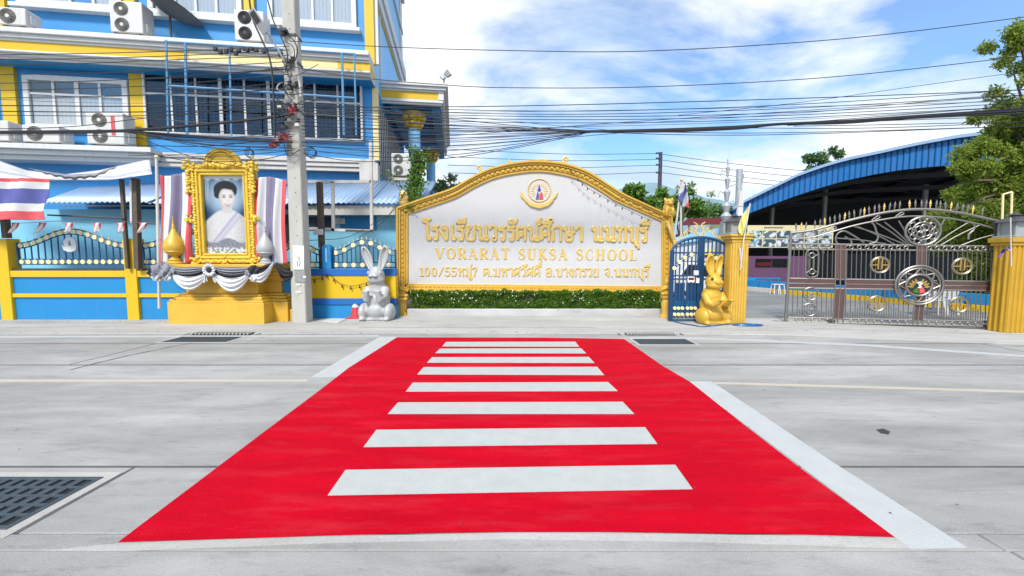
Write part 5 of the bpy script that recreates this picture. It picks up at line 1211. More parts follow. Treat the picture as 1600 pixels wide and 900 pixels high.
# each glyph: advance width, strokes (polylines), eyes (cx, cy)
TG = {
'ก': (.66, [[(.08,0),(.08,.58),(0,.72),(.14,.94),(.34,1),(.54,.92),(.58,.74),(.58,0)]], []),
'ง': (.56, [[(.26,.88),(.40,.88),(.43,.7),(.43,.06),(.34,.02),(.02,.56)]], [(.25,.86)]),
'ย': (.68, [[(.16,.9),(.05,.84),(.07,.68),(.2,.56),(.07,.46),(.06,.14),(.16,.0),(.44,0),(.57,.12),(.57,1)]], [(.17,.87)]),
'น': (.74, [[(.1,.88),(.2,.86),(.2,.02),(.34,.12),(.58,.2)],[(.58,1),(.58,.1)]], [(.10,.87),(.63,.10),(.5,.12)]),
'ว': (.52, [[(.02,.80),(.10,.95),(.25,1),(.38,.92),(.42,.72),(.42,.10)]], [(.32,.10)]),
'ร': (.5, [[(.26,.10),(.37,.10),(.37,.60),(.30,.70),(.08,.70),(.03,.82),(.14,.92),(.28,.88),(.44,.96)]], [(.27,.10)]),
'โ': (.46, [[(.42,.10),(.30,.06),(.28,.16),(.28,1.12),(.2,1.22),(.02,1.28),(.0,1.40),(.12,1.46),(.26,1.38),(.46,1.44)]], [(.38,.10)]),
'เ': (.36, [[(.26,.10),(.14,.08),(.14,.2),(.14,1)]], [(.24,.10)]),
'ต': (.68, [[(.28,.42),(.18,.36),(.08,.02),(.06,.72),(.16,.95),(.32,.84),(.48,.96),(.58,.76),(.58,0)]], [(.29,.42)]),
'ด': (.68, [[(.28,.42),(.18,.36),(.08,.02),(.06,.72),(.18,.95),(.34,1),(.5,.95),(.58,.76),(.58,0)]], [(.29,.42)]),
'ศ': (.70, [[(.30,.46),(.2,.4),(.08,.02),(.06,.72),(.18,.95),(.34,1),(.52,.93),(.58,.74),(.58,0)],[(.48,.94),(.6,1.02),(.68,1.18)]], [(.30,.44)]),
'ษ': (.76, [[(.1,.88),(.2,.86),(.2,.12),(.3,.0),(.46,0),(.58,.12),(.58,1)],[(.40,.44),(.52,.52),(.72,.58)]], [(.10,.87),(.40,.46)]),
'า': (.48, [[(.02,.80),(.1,.95),(.24,1),(.36,.92),(.39,.74),(.39,0)]], []),
'ท': (.70, [[(.1,.88),(.19,.86),(.19,0)],[(.19,.6),(.32,.9),(.46,1),(.56,.92),(.59,.76),(.59,0)]], [(.10,.87)]),
'บ': (.70, [[(.1,.88),(.2,.86),(.2,.14),(.28,0),(.48,0),(.59,.12),(.59,1)]], [(.10,.87)]),
'ห': (.70, [[(.1,.88),(.19,.86),(.19,0)],[(.19,.46),(.40,.62),(.52,.56),(.57,.40),(.57,0)],[(.40,.62),(.44,.80),(.54,.86)]], [(.10,.87),(.55,.86)]),
'ม': (.72, [[(.1,.88),(.2,.86),(.2,.1),(.1,.1)],[(.2,.1),(.46,.02),(.6,0),(.6,1)]], [(.10,.87),(.11,.10)]),
'ส': (.70, [[(.28,.36),(.16,.30),(.07,.02),(.06,.40),(.2,.54),(.44,.54),(.57,.44)],[(.05,.76),(.16,.95),(.34,1),(.52,.92),(.58,.74),(.58,0)],[(.50,.94),(.62,1.04),(.68,1.16)]], [(.29,.34)]),
'อ': (.66, [[(.22,.54),(.10,.50),(.08,.14),(.18,0),(.44,0),(.56,.14),(.56,.80),(.44,.96),(.2,1),(.05,.84)]], [(.22,.52)]),
'จ': (.58, [[(.02,.80),(.12,.95),(.30,1),(.44,.90),(.46,.72),(.46,.14),(.36,.02),(.24,.34)]], [(.16,.40)]),
'ี': (0, [[(-.56,1.18),(-.5,1.34),(-.3,1.42),(-.12,1.34),(-.06,1.2),(-.3,1.22),(-.56,1.18)],[(-.06,1.2),(-.06,1.52)]], []),
'ิ': (0, [[(-.58,1.18),(-.5,1.34),(-.32,1.42),(-.14,1.34),(-.08,1.2),(-.3,1.22),(-.58,1.18)]], []),
'ึ': (0, [[(-.64,1.18),(-.56,1.34),(-.38,1.42),(-.2,1.34),(-.14,1.2),(-.38,1.22),(-.64,1.18)]], [(-.10,1.44)]),
'ั': (0, [[(-.42,1.30),(-.34,1.18),(-.2,1.18),(-.08,1.26),(.0,1.48)]], [(-.38,1.32)]),
'์': (0, [[(-.16,1.24),(-.2,1.36),(.0,1.58)]], [(-.12,1.24)]),
'!': (0, [[(-.16,1.54),(-.2,1.66),(.0,1.84)]], [(-.12,1.54)]),
'่': (0, [[(-.14,1.22),(-.12,1.46)]], []),
'ุ': (0, [[(-.24,-.22),(-.13,-.2),(-.12,-.48)]], [(-.22,-.22)]),
'ู': (0, [[(-.38,-.22),(-.32,-.2),(-.30,-.42),(-.12,-.42),(-.11,-.16)]], [(-.38,-.2)]),
'1': (.46, [[(.08,.84),(.24,1),(.24,0)],[(.06,0),(.42,0)]], []),
'0': (.66, [[(.28,1),(.12,.86),(.06,.5),(.12,.14),(.28,0),(.44,.14),(.5,.5),(.44,.86),(.28,1)]], []),
'5': (.60, [[(.48,1),(.14,1),(.1,.56),(.3,.62),(.48,.46),(.48,.18),(.32,0),(.1,.04),(.04,.16)]], []),
'7': (.56, [[(.04,.84),(.04,.98),(.46,1),(.26,.46),(.22,0)]], []),
'2': (.58, [[(.06,.78),(.14,.96),(.3,1),(.46,.88),(.44,.66),(.06,0),(.48,0)]], []),
'/': (.60, [[(.04,-.04),(.48,1.06)]], []),
'.': (.26, [[(.08,.0),(.1,.04)]], []),
' ': (.42, [], []),
}
def soft(st, k=3):
    return smooth_line([(p[0], p[1], 0) for p in st], k) if len(st) > 2 else [Vector((p[0], p[1], 0)) for p in st]
def write(text, px0, px1, py_base0, py_base1, h, w, parent, mat, Y, face, track=0.06, name='letter', eye=True):
    total = sum(TG[c][0]+(track if TG[c][0] else 0) for c in text)
    A = at(px0, py_base0, Y); B = at(px1, py_base1, Y)
    sx = (B.x-A.x)/total; x = 0.0
    for ch in text:
        adv, st, ey = TG[ch]
        if st:
            mb = MB(); mh = MB()
            def pos(p): 
                xx = x+p[0]; return Vector((A.x+xx*sx, face, A.z+(B.z-A.z)*xx/total+p[1]*h))
            for s_ in st:
                L = [pos(p) for p in soft(s_)]
                mb.tube(L, w*h*0.5, 8, flat=0.55); 
                for e in (L[0], L[-1]): mb.ell(e, (w*h*0.5, w*h*0.275, w*h*0.5), 8, 6)
            for e in ey: mb.ring(pos(e), w*h*0.62, w*h*0.34, 12, 6)
            o = build(mb, name, MAT[mat], parent)
            if eye and ey:
                for e in ey: p = pos(e); mh.disc((p.x, p.z), w*h*0.24, face-w*h*0.16, face-w*h*0.1, 8)
                build(mh, 'eye', MAT['rust'], o, smooth=False)
        x += adv+(track if adv else 0)
kz = YS_/FPX
write('12', 463.5, 470.5, 414.5, 414.7, 6.2*YU/FPX, 0.13, pole, 'ink', YU-0.19, YU-0.187, track=0.12, name='numeral', eye=False)
write('บ', 464.5, 469, 405.5, 405.5, 4.6*YU/FPX, 0.16, pole, 'ink', YU-0.19, YU-0.187, name='numeral', eye=False)
write('โรงเรียนวรรัตน์ศึกษา นนทบุรี', 662, 1014, 374, 377, 21.5*kz, 0.235, sg, 'gold_letter', YS_, YS_-0.018, track=0.10)
write('100/55หมู่7 ต.มหาสวัสดิ! อ.บางกรวย จ.นนทบุรี', 656, 1015, 430.5, 432, 12.6*kz, 0.20, sg, 'gold_letter', YS_, YS_-0.012, track=0.12, eye=False)
# roman capitals with serifs: strokes carry their own weight (thick / thin)
K, H_ = .20, .085
LG = {
'V': (.84, [([(.08,1),(.42,.02)],K),([(.42,.02),(.76,1)],H_),([(-.02,1),(.24,1)],H_),([(.62,1),(.88,1)],H_)]),
'O': (.86, [([(.42,1),(.18,.88),(.08,.5),(.18,.12),(.42,0)],[H_,.15,K,.15,H_]),([(.42,0),(.66,.12),(.76,.5),(.66,.88),(.42,1)],[H_,.15,K,.15,H_])]),
'R': (.80, [([(.16,0),(.16,1)],K),([(.02,1),(.44,1),(.62,.9),(.64,.74),(.56,.56),(.18,.5)],[H_,H_,.14,K,.12,H_]),([(.38,.5),(.72,.02)],K),([(.0,0),(.32,0)],H_),([(.64,0),(.84,0)],H_)]),
'A': (.86, [([(.40,1),(.10,0)],H_),([(.40,1),(.74,0)],K),([(.2,.34),(.6,.34)],H_),([(-.02,0),(.24,0)],H_),([(.58,0),(.90,0)],H_)]),
'T': (.76, [([(.37,0),(.37,1)],K),([(.02,.82),(.04,1),(.70,1),(.72,.82)],H_),([(.2,0),(.54,0)],H_)]),
'S': (.64, [([(.52,.72),(.5,.9),(.3,1),(.1,.9),(.08,.7),(.28,.54),(.48,.40),(.52,.2),(.36,.02),(.12,.04),(.05,.28)],[H_,.1,.12,.15,K,K,K,.17,.12,.1,H_])]),
'U': (.84, [([(.16,1),(.16,.26),(.28,.04),(.46,.0)],[K,K,.15,H_]),([(.46,0),(.62,.08),(.68,.3),(.68,1)],H_),([(.0,1),(.34,1)],H_),([(.54,1),(.82,1)],H_)]),
'K': (.84, [([(.16,0),(.16,1)],K),([(.2,.42),(.64,1)],H_),([(.32,.56),(.70,.02)],K),([(.0,0),(.34,0)],H_),([(.0,1),(.34,1)],H_),([(.5,1),(.76,1)],H_),([(.6,0),(.86,0)],H_)]),
'C': (.78, [([(.66,.72),(.60,.92),(.42,1),(.18,.88),(.08,.5),(.18,.12),(.42,0),(.6,.06),(.68,.26)],[H_,H_,H_,.15,K,.15,H_,H_,H_])]),
'H': (.90, [([(.16,0),(.16,1)],K),([(.68,0),(.68,1)],K),([(.16,.52),(.68,.52)],H_),([(.0,0),(.32,0)],H_),([(.0,1),(.32,1)],H_),([(.52,0),(.84,0)],H_),([(.52,1),(.84,1)],H_)]),
'L': (.70, [([(.16,0),(.16,1)],K),([(.0,1),(.34,1)],H_),([(.0,0),(.6,0),(.62,.22)],H_)]),
' ': (.46, []),
}
txt = 'VORARAT SUKSA SCHOOL'; tr = 0.22
tot = sum(LG[c][0]+tr for c in txt)-tr; A = at(681, 404, YS_); B = at(995, 406.5, YS_); sx = (B.x-A.x)/tot; h = 16.4*kz; x = 0
for ch in txt:
    adv, st = LG[ch]
    if st:
        mb = MB()
        for pts, wd in st:
            P = [Vector((p[0], p[1], 0)) for p in pts]
            if len(P) > 3: 
                L = smooth_line(P, 4); W = []
                ws = wd if isinstance(wd, list) else [wd]*len(P)
                for i in range(len(P)-1): W += [ws[i]+(ws[i+1]-ws[i])*k/4 for k in range(4)]
                W.append(ws[-1])
            else: L = P; W = wd if isinstance(wd, list) else [wd]*len(P)
            mb.tube([Vector((A.x+(x+p.x)*sx, YS_-0.008, A.z+(B.z-A.z)*(x+p.x)/tot+p.y*h)) for p in L], [w_*h*0.62 for w_ in W], 8, flat=0.4)
        build(mb, 'letter', MAT['gold_letter'], sg)
    x += adv+tr
# emblem: disc with rays, coloured mark, ribbon
e = sub('emblem', sg); c = at(842.5, 297.5, YS_); k = kz
build(MB().ring((c.x, YS_-0.01, c.z), 17.2*k, 0.018, 36, 6), 'rim', MAT['gold_letter'], e)
ry_ = MB()
for i in range(15):
    a = R(-35)+R(250)*i/14; r0, r1 = 7.5*k, 14.0*k
    ry_.tube([(c.x+r*math.cos(a), YS_-0.004, c.z+r*math.sin(a)-0.02) for r in (r0, (r0+r1)/2, r1)], [0.008, 0.02, 0.006], 6, flat=0.5)
build(ry_, 'rays', MAT['gold_letter'], e)
def tri(pts, m, nm): build(MB().prism([(c.x+x*k, c.z+z*k) for x, z in pts], YS_-0.022, YS_+0.002), nm, MAT[m], e, bevel=0.003)
tri([(-5.5,-13.5),(-1,-13.5),(-0.5,-6),(-2.5,-1.5)], 'cloth_navy', 'mark'); tri([(0,-13.5),(6.5,-13.5),(5.0,-5),(3.5,-2),(0.4,-6)], 'cloth_red', 'mark')
tri([(-2.8,0),(0,-1.8),(2.8,0.5),(1.5,3.5),(0.3,8.5),(-0.5,8.5),(-1.6,4)], 'cloth_navy', 'mark'); tri([(-1.2,0.3),(0.2,-0.8),(1.2,0.8),(0,2.6)], 'paper', 'mark'); 
rp = [(-29,-2),(-25,-4.5),(-21,-11.5),(-12,-18.5),(0,-20.5),(12,-18),(20,-11.5),(24,-5.5),(28.5,-3),(26.5,-10),(22,-14.5),(15,-23),(0,-28),(-15,-24),(-23,-15),(-28.5,-10)]
build(MB().prism([(c.x+x*k, c.z+z*k) for x, z in rp], YS_-0.045, YS_+0.002), 'ribbon', MAT['gold_letter'], e, bevel=0.012)
build(MB().tube([(c.x+x*k, YS_-0.05, c.z+z*k) for x, z in [(-22,-15.5),(-14,-23.5),(0,-27.5),(14,-23),(21.5,-15)]], 0.012, 5), 'ribbon_edge', MAT['gold_frame'], e)
# ornaments standing on the arch
def finial(px, py, s, label, seed, curl=1):
    P = at(px, py, YS_+0.02); t = thing('roof_finial', P, label, 'finial', 'pale gilded finials on the sign')
    pts = [P+Vector((curl*0.10*s,0,-0.06*s)), P+Vector((curl*0.02*s,0,0.10*s)), P+Vector((curl*0.03*s,0,0.24*s)), P+Vector((-curl*0.05*s,0,0.34*s)), P+Vector((-curl*0.12*s,0,0.27*s)), P+Vector((-curl*0.08*s,0,0.20*s))]
    build(MB().tube(smooth_line(pts, 5), [0.075*s]*8+[0.05*s]*18, 8), 'curl', MAT['gold_letter'], t)
    mb = MB()
    for i in range(5): mb.ell(P+Vector((curl*(0.16+0.14*i)*s, 0, (0.02+0.045*i+0.06*math.sin(i*1.7))*s)), (0.09*s,0.05,0.05*s), 8, 6, Matrix.Rotation(-0.4*curl, 3, 'Y'))
    build(mb, 'scale_ridge', MAT['gold_letter'], t)
finial(750, 271, 0.62, 'pale curled finial on the rising shoulder of the sign', 1, 1)
finial(797, 258, 0.40, 'little pale finial just left of the top of the sign', 2, 1)
finial(881, 260, 0.75, 'tall pale finial with a dark fitting right of the sign top', 3, -1)
festoon('string_lights', 'string of tiny bulbs hanging along the descending edge of the sign', [at(x, y, YS_-0.2) for x, y in ((888,262),(905,281),(918,293),(935,303),(955,315),(975,325),(1000,337),(1020,345))], 12, 0.05)
# guardian lion and rope at the sign's shoulder
P = at(1043, 338, YS_-0.02); lion = thing('guardian_lion', P, 'small gilded guardian lion seated on the corner of the sign', 'statue'); s = 0.36
mb = MB().ell(P+Vector((0,0,0.10)), (0.17,0.16,0.13)).ell(P+Vector((0,-0.05,0.22)), (0.15,0.14,0.15)).ell(P+Vector((0,-0.09,0.36)), (0.13,0.13,0.12)).ell(P+Vector((0,-0.19,0.33)), (0.07,0.07,0.05))
for sx_ in (-1, 1): mb.ell(P+Vector((sx_*0.1,-0.06,0.46)), (0.04,0.03,0.05), 8, 6).ell(P+Vector((sx_*0.09,-0.16,0.1)), (0.05,0.06,0.13), 8, 6).ell(P+Vector((sx_*0.14,-0.02,0.07)), (0.08,0.13,0.09), 8, 6)
remeshed(mb, 'body', MAT['gold_paint'], lion, 0.016, 3)
for sx_ in (-1, 1): build(MB().ell(P+Vector((sx_*0.055,-0.205,0.385)), 0.017, 6, 5), 'eye', MAT['eye'], lion)
pts = [at(1043,346,YS_-0.25), at(1047,358,YS_-0.28), at(1052,372,YS_-0.25), at(1056,383,YS_-0.2), at(1060,384,YS_-0.15)]
L = smooth_line(pts, 10); gl = MB()
for ph in (0, 2.09, 4.19): gl.tube([p+Vector((0.03*math.cos(i*0.9+ph), 0.03*math.sin(i*0.9+ph), 0)) for i, p in enumerate(L)], 0.026, 6)
o = build(gl, 'garland_rope', MAT['gold_letter'], None); tag(o, 'pale twisted garland rope hanging from the lion to the blue gate', 'garland')
# kneeling worshipper figures
def worshipper(px, py_foot, py_top, Y, label, foot_label, pedestal=True):
    k = Y/FPX; P = at(px, py_foot, Y); hgt = (py_foot-py_top)*k; u = hgt
    t = thing('worshipper_figure', P, label, 'figurine', 'gilded praying figures beside the sign')
    b = MB()
    b.ell(P+Vector((0,-0.02*u,0.10*u)), (0.30*u,0.26*u,0.11*u)); b.ell(P+Vector((0,0,0.27*u)), (0.17*u,0.14*u,0.16*u)); b.ell(P+Vector((0,0,0.42*u)), (0.20*u,0.13*u,0.13*u))
    for s_ in (-1, 1):
        b.ell(P+Vector((s_*0.22*u,-0.14*u,0.09*u)), (0.11*u,0.17*u,0.09*u)); 
        b.tube([P+Vector((s_*0.20*u,0,0.46*u)), P+Vector((s_*0.27*u,-0.06*u,0.29*u)), P+Vector((s_*0.03*u,-0.21*u,0.40*u)), P+Vector((s_*0.015*u,-0.21*u,0.52*u))], [0.065*u,0.06*u,0.045*u,0.035*u], 8)
        b.ell(P+Vector((s_*0.105*u,0.0,0.62*u)), (0.03*u,0.04*u,0.06*u), 8, 6)
    b.tube([P+Vector((0,0,0.48*u)), P+Vector((0,0,0.56*u))], 0.06*u, 8); b.ell(P+Vector((0,-0.01*u,0.63*u)), (0.10*u,0.105*u,0.115*u))
    b.ell(P+Vector((0,-0.115*u,0.615*u)), (0.018*u,0.025*u,0.03*u), 6, 5)
    b.lathe([(0.12*u,0.69*u),(0.125*u,0.72*u),(0.09*u,0.75*u),(0.10*u,0.78*u),(0.06*u,0.83*u),(0.065*u,0.85*u),(0.02*u,0.93*u),(0.004,1.0*u)], P, 12)
    remeshed(b, 'figure', MAT['gold_statue'], t, 0.02*u, 2)
    return t
PL_ = gr(628, 493.5); YA = PL_.y
pd = thing('small_pedestal', PL_, 'small golden pillar pedestal under the praying figure beside the silver rabbit', 'pedestal', 'small golden pillar pedestals')
ztp = at(628, 464, YA).z; xa_ = at(628, 470, YA).x
mb = MB()
for z0, z1, w_ in ((0,0.06,0.17),(0.06,0.11,0.145),(ztp-0.13,ztp-0.07,0.14),(ztp-0.07,ztp,0.185)): mb.box(xa_-w_, xa_+w_, YA-w_, YA+w_, z0, z1)
build(mb, 'cap_and_base', MAT['gold_paint'], pd, bevel=0.01)
build(MB().lathe([(0.13,0.11),(0.125,ztp-0.13)], (xa_,YA,0), 48, flute=0.05, nfl=16), 'shaft', MAT['gold_paint'], pd, ang=60)
worshipper(628.5, 464.5, 431, YA, 'golden kneeling figure with joined hands beside the silver rabbit', '')
PR_ = gr(1041, 497); YB_ = PR_.y; xb_ = at(1041, 480, YB_).x; ztp2 = at(1041, 462, YB_).z
pd = thing('small_pedestal', (xb_, YB_, 0), 'small golden round pedestal under the praying figure beside the blue gate', 'pedestal', 'small golden pillar pedestals')
build(MB().lathe([(0.17,0),(0.17,0.06),(0.13,0.1),(0.12,0.2),(0.14,ztp2-0.2),(0.11,ztp2-0.1),(0.16,ztp2-0.04),(0.16,ztp2)], (xb_,YB_,0), 24), 'pillar', MAT['gold_paint'], pd); build(MB().lathe([(0.165,ztp2-0.001),(0.165,ztp2+0.012)], (xb_,YB_,0), 24), 'slab', MAT['gold_frame'], pd)
worshipper(1041, 461.5, 432, YB_, 'golden kneeling figure with joined hands beside the blue gate', '')

# ================================================================== RABBIT STATUES
def ear(base, tip, width, face, mat, parent, curve=0.05):
    base, tip = Vector(base), Vector(tip); ax = (tip-base); L = ax.length; ax.normalize(); side = ax.cross(face).normalized(); f = side.cross(ax).normalized()
    def fn(u, v):
        w = width*(math.sin(math.pi*min(1, (0.10+0.90*v)))**0.62)*(0.62+0.55*v if v < 0.7 else 1.0) if v < 1 else 0
        q = (u-0.5)*2
        return base+ax*L*v+side*w*q*0.5+f*(-0.30*width*q*q*(1 if v < 0.97 else 0)+curve*math.sin(v*3.1)-0.0)*-1
    return build(MB().grid(fn, 14, 22), 'ear', mat, parent, solid=width*0.20)
def rabbit(P, k, mat, label, turn, silver):
    """k metres per drawing unit (statue about 765 units tall)"""
    t = thing('rabbit_statue', P, label, 'statue', 'painted rabbit statues on the pavement')
    b = MB(); RM = Matrix.Rotation(turn, 3, 'Z')
    def q(x, y, z): return P + RM @ Vector((x*k, y*k, z*k))
    def E(x, y, z, rx, ry, rz, rot=None): b.ell(q(x, y, z), (rx*k, ry*k, rz*k), 20, 14, (RM @ rot) if rot is not None else RM)
    RY = lambda a: Matrix.Rotation(R(a), 3, 'Y'); RX = lambda a: Matrix.Rotation(R(a), 3, 'X')
    E(0, 20, 105, 135, 125, 115); E(0, 25, 200, 122, 118, 130); E(0, 25, 300, 104, 100, 110); E(0, 10, 355, 80, 82, 60)
    E(-136, -14, 84, 54, 104, 92); E(136, -14, 84, 54, 104, 92)
    E(-128, -92, 20, 36, 40, 22); E(128, -92, 20, 36, 40, 22)
    b.box(*(lambda c, s: (c.x-s, c.x+s, c.y-s*0.8, c.y+s*0.8, P.z, P.z+20*k))(q(0,10,0), 110*k))
    E(0, -10, 455, 86, 90, 88); E(0, -22, 418, 90, 82, 50); E(0, 0, 510, 64, 70, 50)
    E(0, -82, 474, 38, 28, 22); E(-22, -94, 460, 28, 20, 19); E(22, -94, 460, 28, 20, 19); E(0, -92, 440, 26, 18, 15)
    for s_ in (-1, 1):
        if silver:
            b.tube([q(s_*92, 10, 330), q(s_*92, -60, 250), q(s_*66, -115, 225), q(s_*60, -128, 285)], [44*k, 44*k, 36*k, 30*k], 12)
            E(s_*60, -134, 300, 42, 28, 20)
            for j in range(4): E(s_*60-27+18*j, -150, 312, 10, 16, 12)
        else:
            b.tube([q(s_*92, 10, 325), q(s_*98, -60, 240), q(s_*72, -120, 220), q(s_*56, -185, 262)], [46*k, 46*k, 36*k, 26*k], 12)
            E(s_*54, -206, 276, 32, 42, 14)
    E(0, 130, 90, 46, 44, 44)
    remeshed(b, 'body', MAT[mat], t, 9.5*k, 3)
    f = RM @ Vector((0, -1, 0))
    if silver:
        ear(q(-48, 0, 520), q(-138, 8, 762), 92*k, f, MAT[mat], t); ear(q(46, 0, 520), q(104, 8, 768), 96*k, f, MAT[mat], t)
    else:
        ear(q(-36, 0, 520), q(-60, 4, 758), 112*k, f, MAT[mat], t); ear(q(44, 0, 520), q(84, 4, 752), 92*k, f, MAT[mat], t)
    for s_ in (-1, 1):
        o = build(MB().ell(q(s_*62, -62, 492), (15*k, 14*k, 19*k), 12, 8), 'eye', MAT['eye' if not silver else 'silver_statue'], t)
    mo = MB().tube(smooth_line([q(-40,-106,452), q(-20,-114,446), q(0,-110,455), q(20,-114,446), q(40,-106,452)], 4), 4*k, 6)
    build(mo, 'mouth', MAT['dark_metal' if silver else 'gold_pedestal'], t)
    return t
P = gr(590.5, 503.3); P.y += 0.32; P.x *= P.y/(P.y-0.32); P.z = 0.012
ks = (at(590,384,P.y).z-0.012)/768
rabbit(P, ks, 'silver_statue', 'big silver rabbit statue holding up both paws beside the traffic cone', R(-4), True)
P = gr(1112, 509.3); P.y += 0.32; P.x *= P.y/(P.y-0.32); P.z = 0.012
kg = (at(1112,397,P.y).z-0.012)/760
rabbit(P, kg, 'gold_statue', 'big golden rabbit statue holding out its paws before the blue gate', R(13), False)
# ================================================================== SMALL BLUE GATE
YB = gr(1090, 505).y+0.15
bgx = lambda px: at(px, 402, YB).x
bgz = lambda py: at(1090, py, YB).z
gt = thing('arched_gate', (bgx(1093), YB, 0), 'narrow blue iron double gate with an arched top behind the golden rabbit', 'gate')
X0, X1, XM = bgx(1050), bgx(1137), bgx(1094); ze, zp = bgz(394), bgz(371)
arcz = lambda x: ze+(zp-ze)*math.sqrt(max(0, 1-((x-XM)/(X1-XM)*0.97)**2))
build(MB().tube([(X0+(X1-X0)*i/30, YB, arcz(X0+(X1-X0)*i/30)) for i in range(31)], 0.035, 8), 'arch_rail', MAT['iron_blue'], gt)
for x, w_ in ((X0,0.05),(X1,0.05),(XM,0.06)): build(MB().box(x-w_, x+w_, YB-0.03, YB+0.03, 0.05, arcz(x)), 'stile', MAT['gate_blue'], gt, bevel=0.006)
for y_ in (431, 436, 395, 484, 500): build(MB().box(X0, X1, YB-0.02, YB+0.02, bgz(y_)-0.02, bgz(y_)+0.02), 'rail', MAT['iron_blue'], gt, smooth=False)
gb = MB().box(-0.013, 0.013, -0.013, 0.013, 0, 1).mesh('bar', MAT['iron_blue'], False)
for i in range(1, 14):
    x = X0+(X1-X0)*i/14
    if abs(x-XM) < 0.05: continue
    piece(gb, 'bar', T(x, YB, 0.1) @ SC(1,1,arcz(x)-0.1), gt)
for a, b in ((1056,1072),(1074,1090)):
    build(MB().box(bgx(a), bgx(b), YB+0.014, YB+0.026, bgz(470), bgz(442)), 'sheet_panel', MAT['gate_blue'], gt, smooth=False)
for (pa, pb) in (((1052,423),(1085,399)), ((1136,425),(1104,399))):
    for d_ in (0, 9): build(MB().tube([at(pa[0]+(pb[0]-pa[0])*t, pa[1]+(pb[1]-pa[1])*t-d_*0.5-5*math.sin(math.pi*t), YB-0.02) for t in [i/8 for i in range(9)]], 0.014, 5), 'curved_rail', MAT['iron_blue'], gt)
    for t in (0.04, 0.3, 0.55, 0.85): 
        p = at(pa[0]+(pb[0]-pa[0])*t, pa[1]+(pb[1]-pa[1])*t-2.5-5*math.sin(math.pi*t), YB-0.03); piece(disc_me, 'disc', T(p.x, p.y, p.z) @ SC(0.85,1,0.85), gt)
for px in (1054,1060,1066,1074,1080,1086,1101,1108,1115,1122,1130):
    for py in (481.5, 491): p = at(px, py, YB-0.03); piece(disc_me, 'disc', T(p.x, p.y, p.z) @ SC(0.7,1,0.7), gt)
sc_ = MB()
for s_ in (-1, 1):
    for px, py, r in ((8,366,4.5),(15,362,4.0),(22,368,4.0),(29,374,3.6),(5,357,3.5),(37,381,3.4)):
        c = at(1093+s_*px, py-2, YB); L = [c+Vector((s_*(r*0.0155)*(1-t*0.75)*math.cos(t*7.5), 0, (r*0.0155)*(1-t*0.75)*math.sin(t*7.5))) for t in [i/18 for i in range(19)]]; sc_.tube(L, 0.012, 5)
    sc_.tube(smooth_line([at(1093, 369, YB), at(1093+s_*6, 362, YB), at(1093+s_*3, 352, YB), at(1093+s_*9, 347, YB)], 5), 0.014, 5); sc_.tube(smooth_line([at(1093+s_*4, 368, YB), at(1093+s_*14, 356, YB), at(1093+s_*26, 366, YB), at(1093+s_*40, 382, YB)], 5), 0.012, 5)
build(sc_, 'scrollwork', MAT['gold_letter'], gt)
pl_ = MB().box(bgx(1074.5), bgx(1085), YB-0.05, YB-0.03, bgz(440), bgz(432)); o = build(pl_, 'notice_plate', MAT['paper'], gt, smooth=False)
build(MB().box(bgx(1075.5), bgx(1084), YB-0.055, YB-0.051, bgz(437.5), bgz(433.5)), 'print', MAT['maroon'], o, smooth=False)
build(MB().box(bgx(1088), bgx(1092.5), YB-0.05, YB-0.03, bgz(442), bgz(434.5)), 'notice_plate', MAT['paper'], gt, smooth=False)
build(MB().box(bgx(1083), bgx(1090), YB-0.10, YB-0.03, bgz(430), bgz(422.5)), 'lock_box', MAT['plastic_white'], gt, bevel=0.01)
# things seen through it: white-walled kiosk with a blue edge, parked car
YK = 15.5
ks_ = thing('kiosk', (at(1095,402,YK).x, YK, 0), 'low white kiosk with a pale blue slanted roof edge behind the blue gate', 'kiosk')
xk0, xk1 = at(1040,402,YK).x, at(1140,402,YK).x
build(MB().box(xk0, xk1, YK+2.4, YK+2.6, 0, 2.6), 'back_wall', MAT['wall_dim'], ks_, smooth=False)
build(MB().prism([(xk0, at(1050,408,YK).z), (xk1, at(1050,408,YK).z), (xk1, at(1137,366,YK).z), (xk0, at(1053,383,YK).z)], YK, YK+0.1), 'front_panel', MAT['paint_white'], ks_, smooth=False)
build(MB().prism([(xk0, at(1053,384,YK).z), (xk1, at(1137,368,YK).z), (xk1, at(1137,352,YK).z), (xk0, at(1053,374,YK).z)], YK-0.12, YK+0.02), 'roof_edge', MAT['paint_sky'], ks_, smooth=False)
build(MB().box(at(1100,402,YK).x, at(1132,402,YK).x, YK-0.02, YK-0.003, at(1100,398,YK).z, at(1100,390,YK).z), 'yellow_sign', MAT['cloth_yellow'], ks_, smooth=False)
build(MB().box(at(1100,402,YK).x, at(1132,402,YK).x, YK-0.022, YK-0.004, at(1100,402,YK).z, at(1100,398.4,YK).z), 'red_sign', MAT['maroon'], ks_, smooth=False)
for px in (1046, 1138): build(MB().box(at(px,402,YK).x-0.07, at(px,402,YK).x+0.07, YK+0.1, YK+2.4, 0, 2.4), 'side_wall', MAT['paint_offwhite'], ks_, smooth=False)
build(MB().prism([(at(1060,402,YK+4).x, at(1060,352,YK+4).z), (at(1130,402,YK+4).x, at(1060,350,YK+4).z), (at(1130,402,YK+4).x, at(1060,340,YK+4).z), (at(1075,402,YK+4).x, at(1060,341,YK+4).z)], YK+4, YK+4.2), 'red_canopy', MAT['maroon'], ks_, smooth=False)
YC = 12.6; cxc = at(1098,402,YC).x
car = thing('parked_car', (cxc, YC, 0), 'white parked car half hidden behind the blue gate', 'car')
body = [(-1.05,0.32),(1.15,0.32),(1.2,0.7),(1.05,0.92),(0.72,1.0),(0.42,1.42),(-0.45,1.46),(-0.8,1.02),(-1.08,0.95),(-1.12,0.6)]
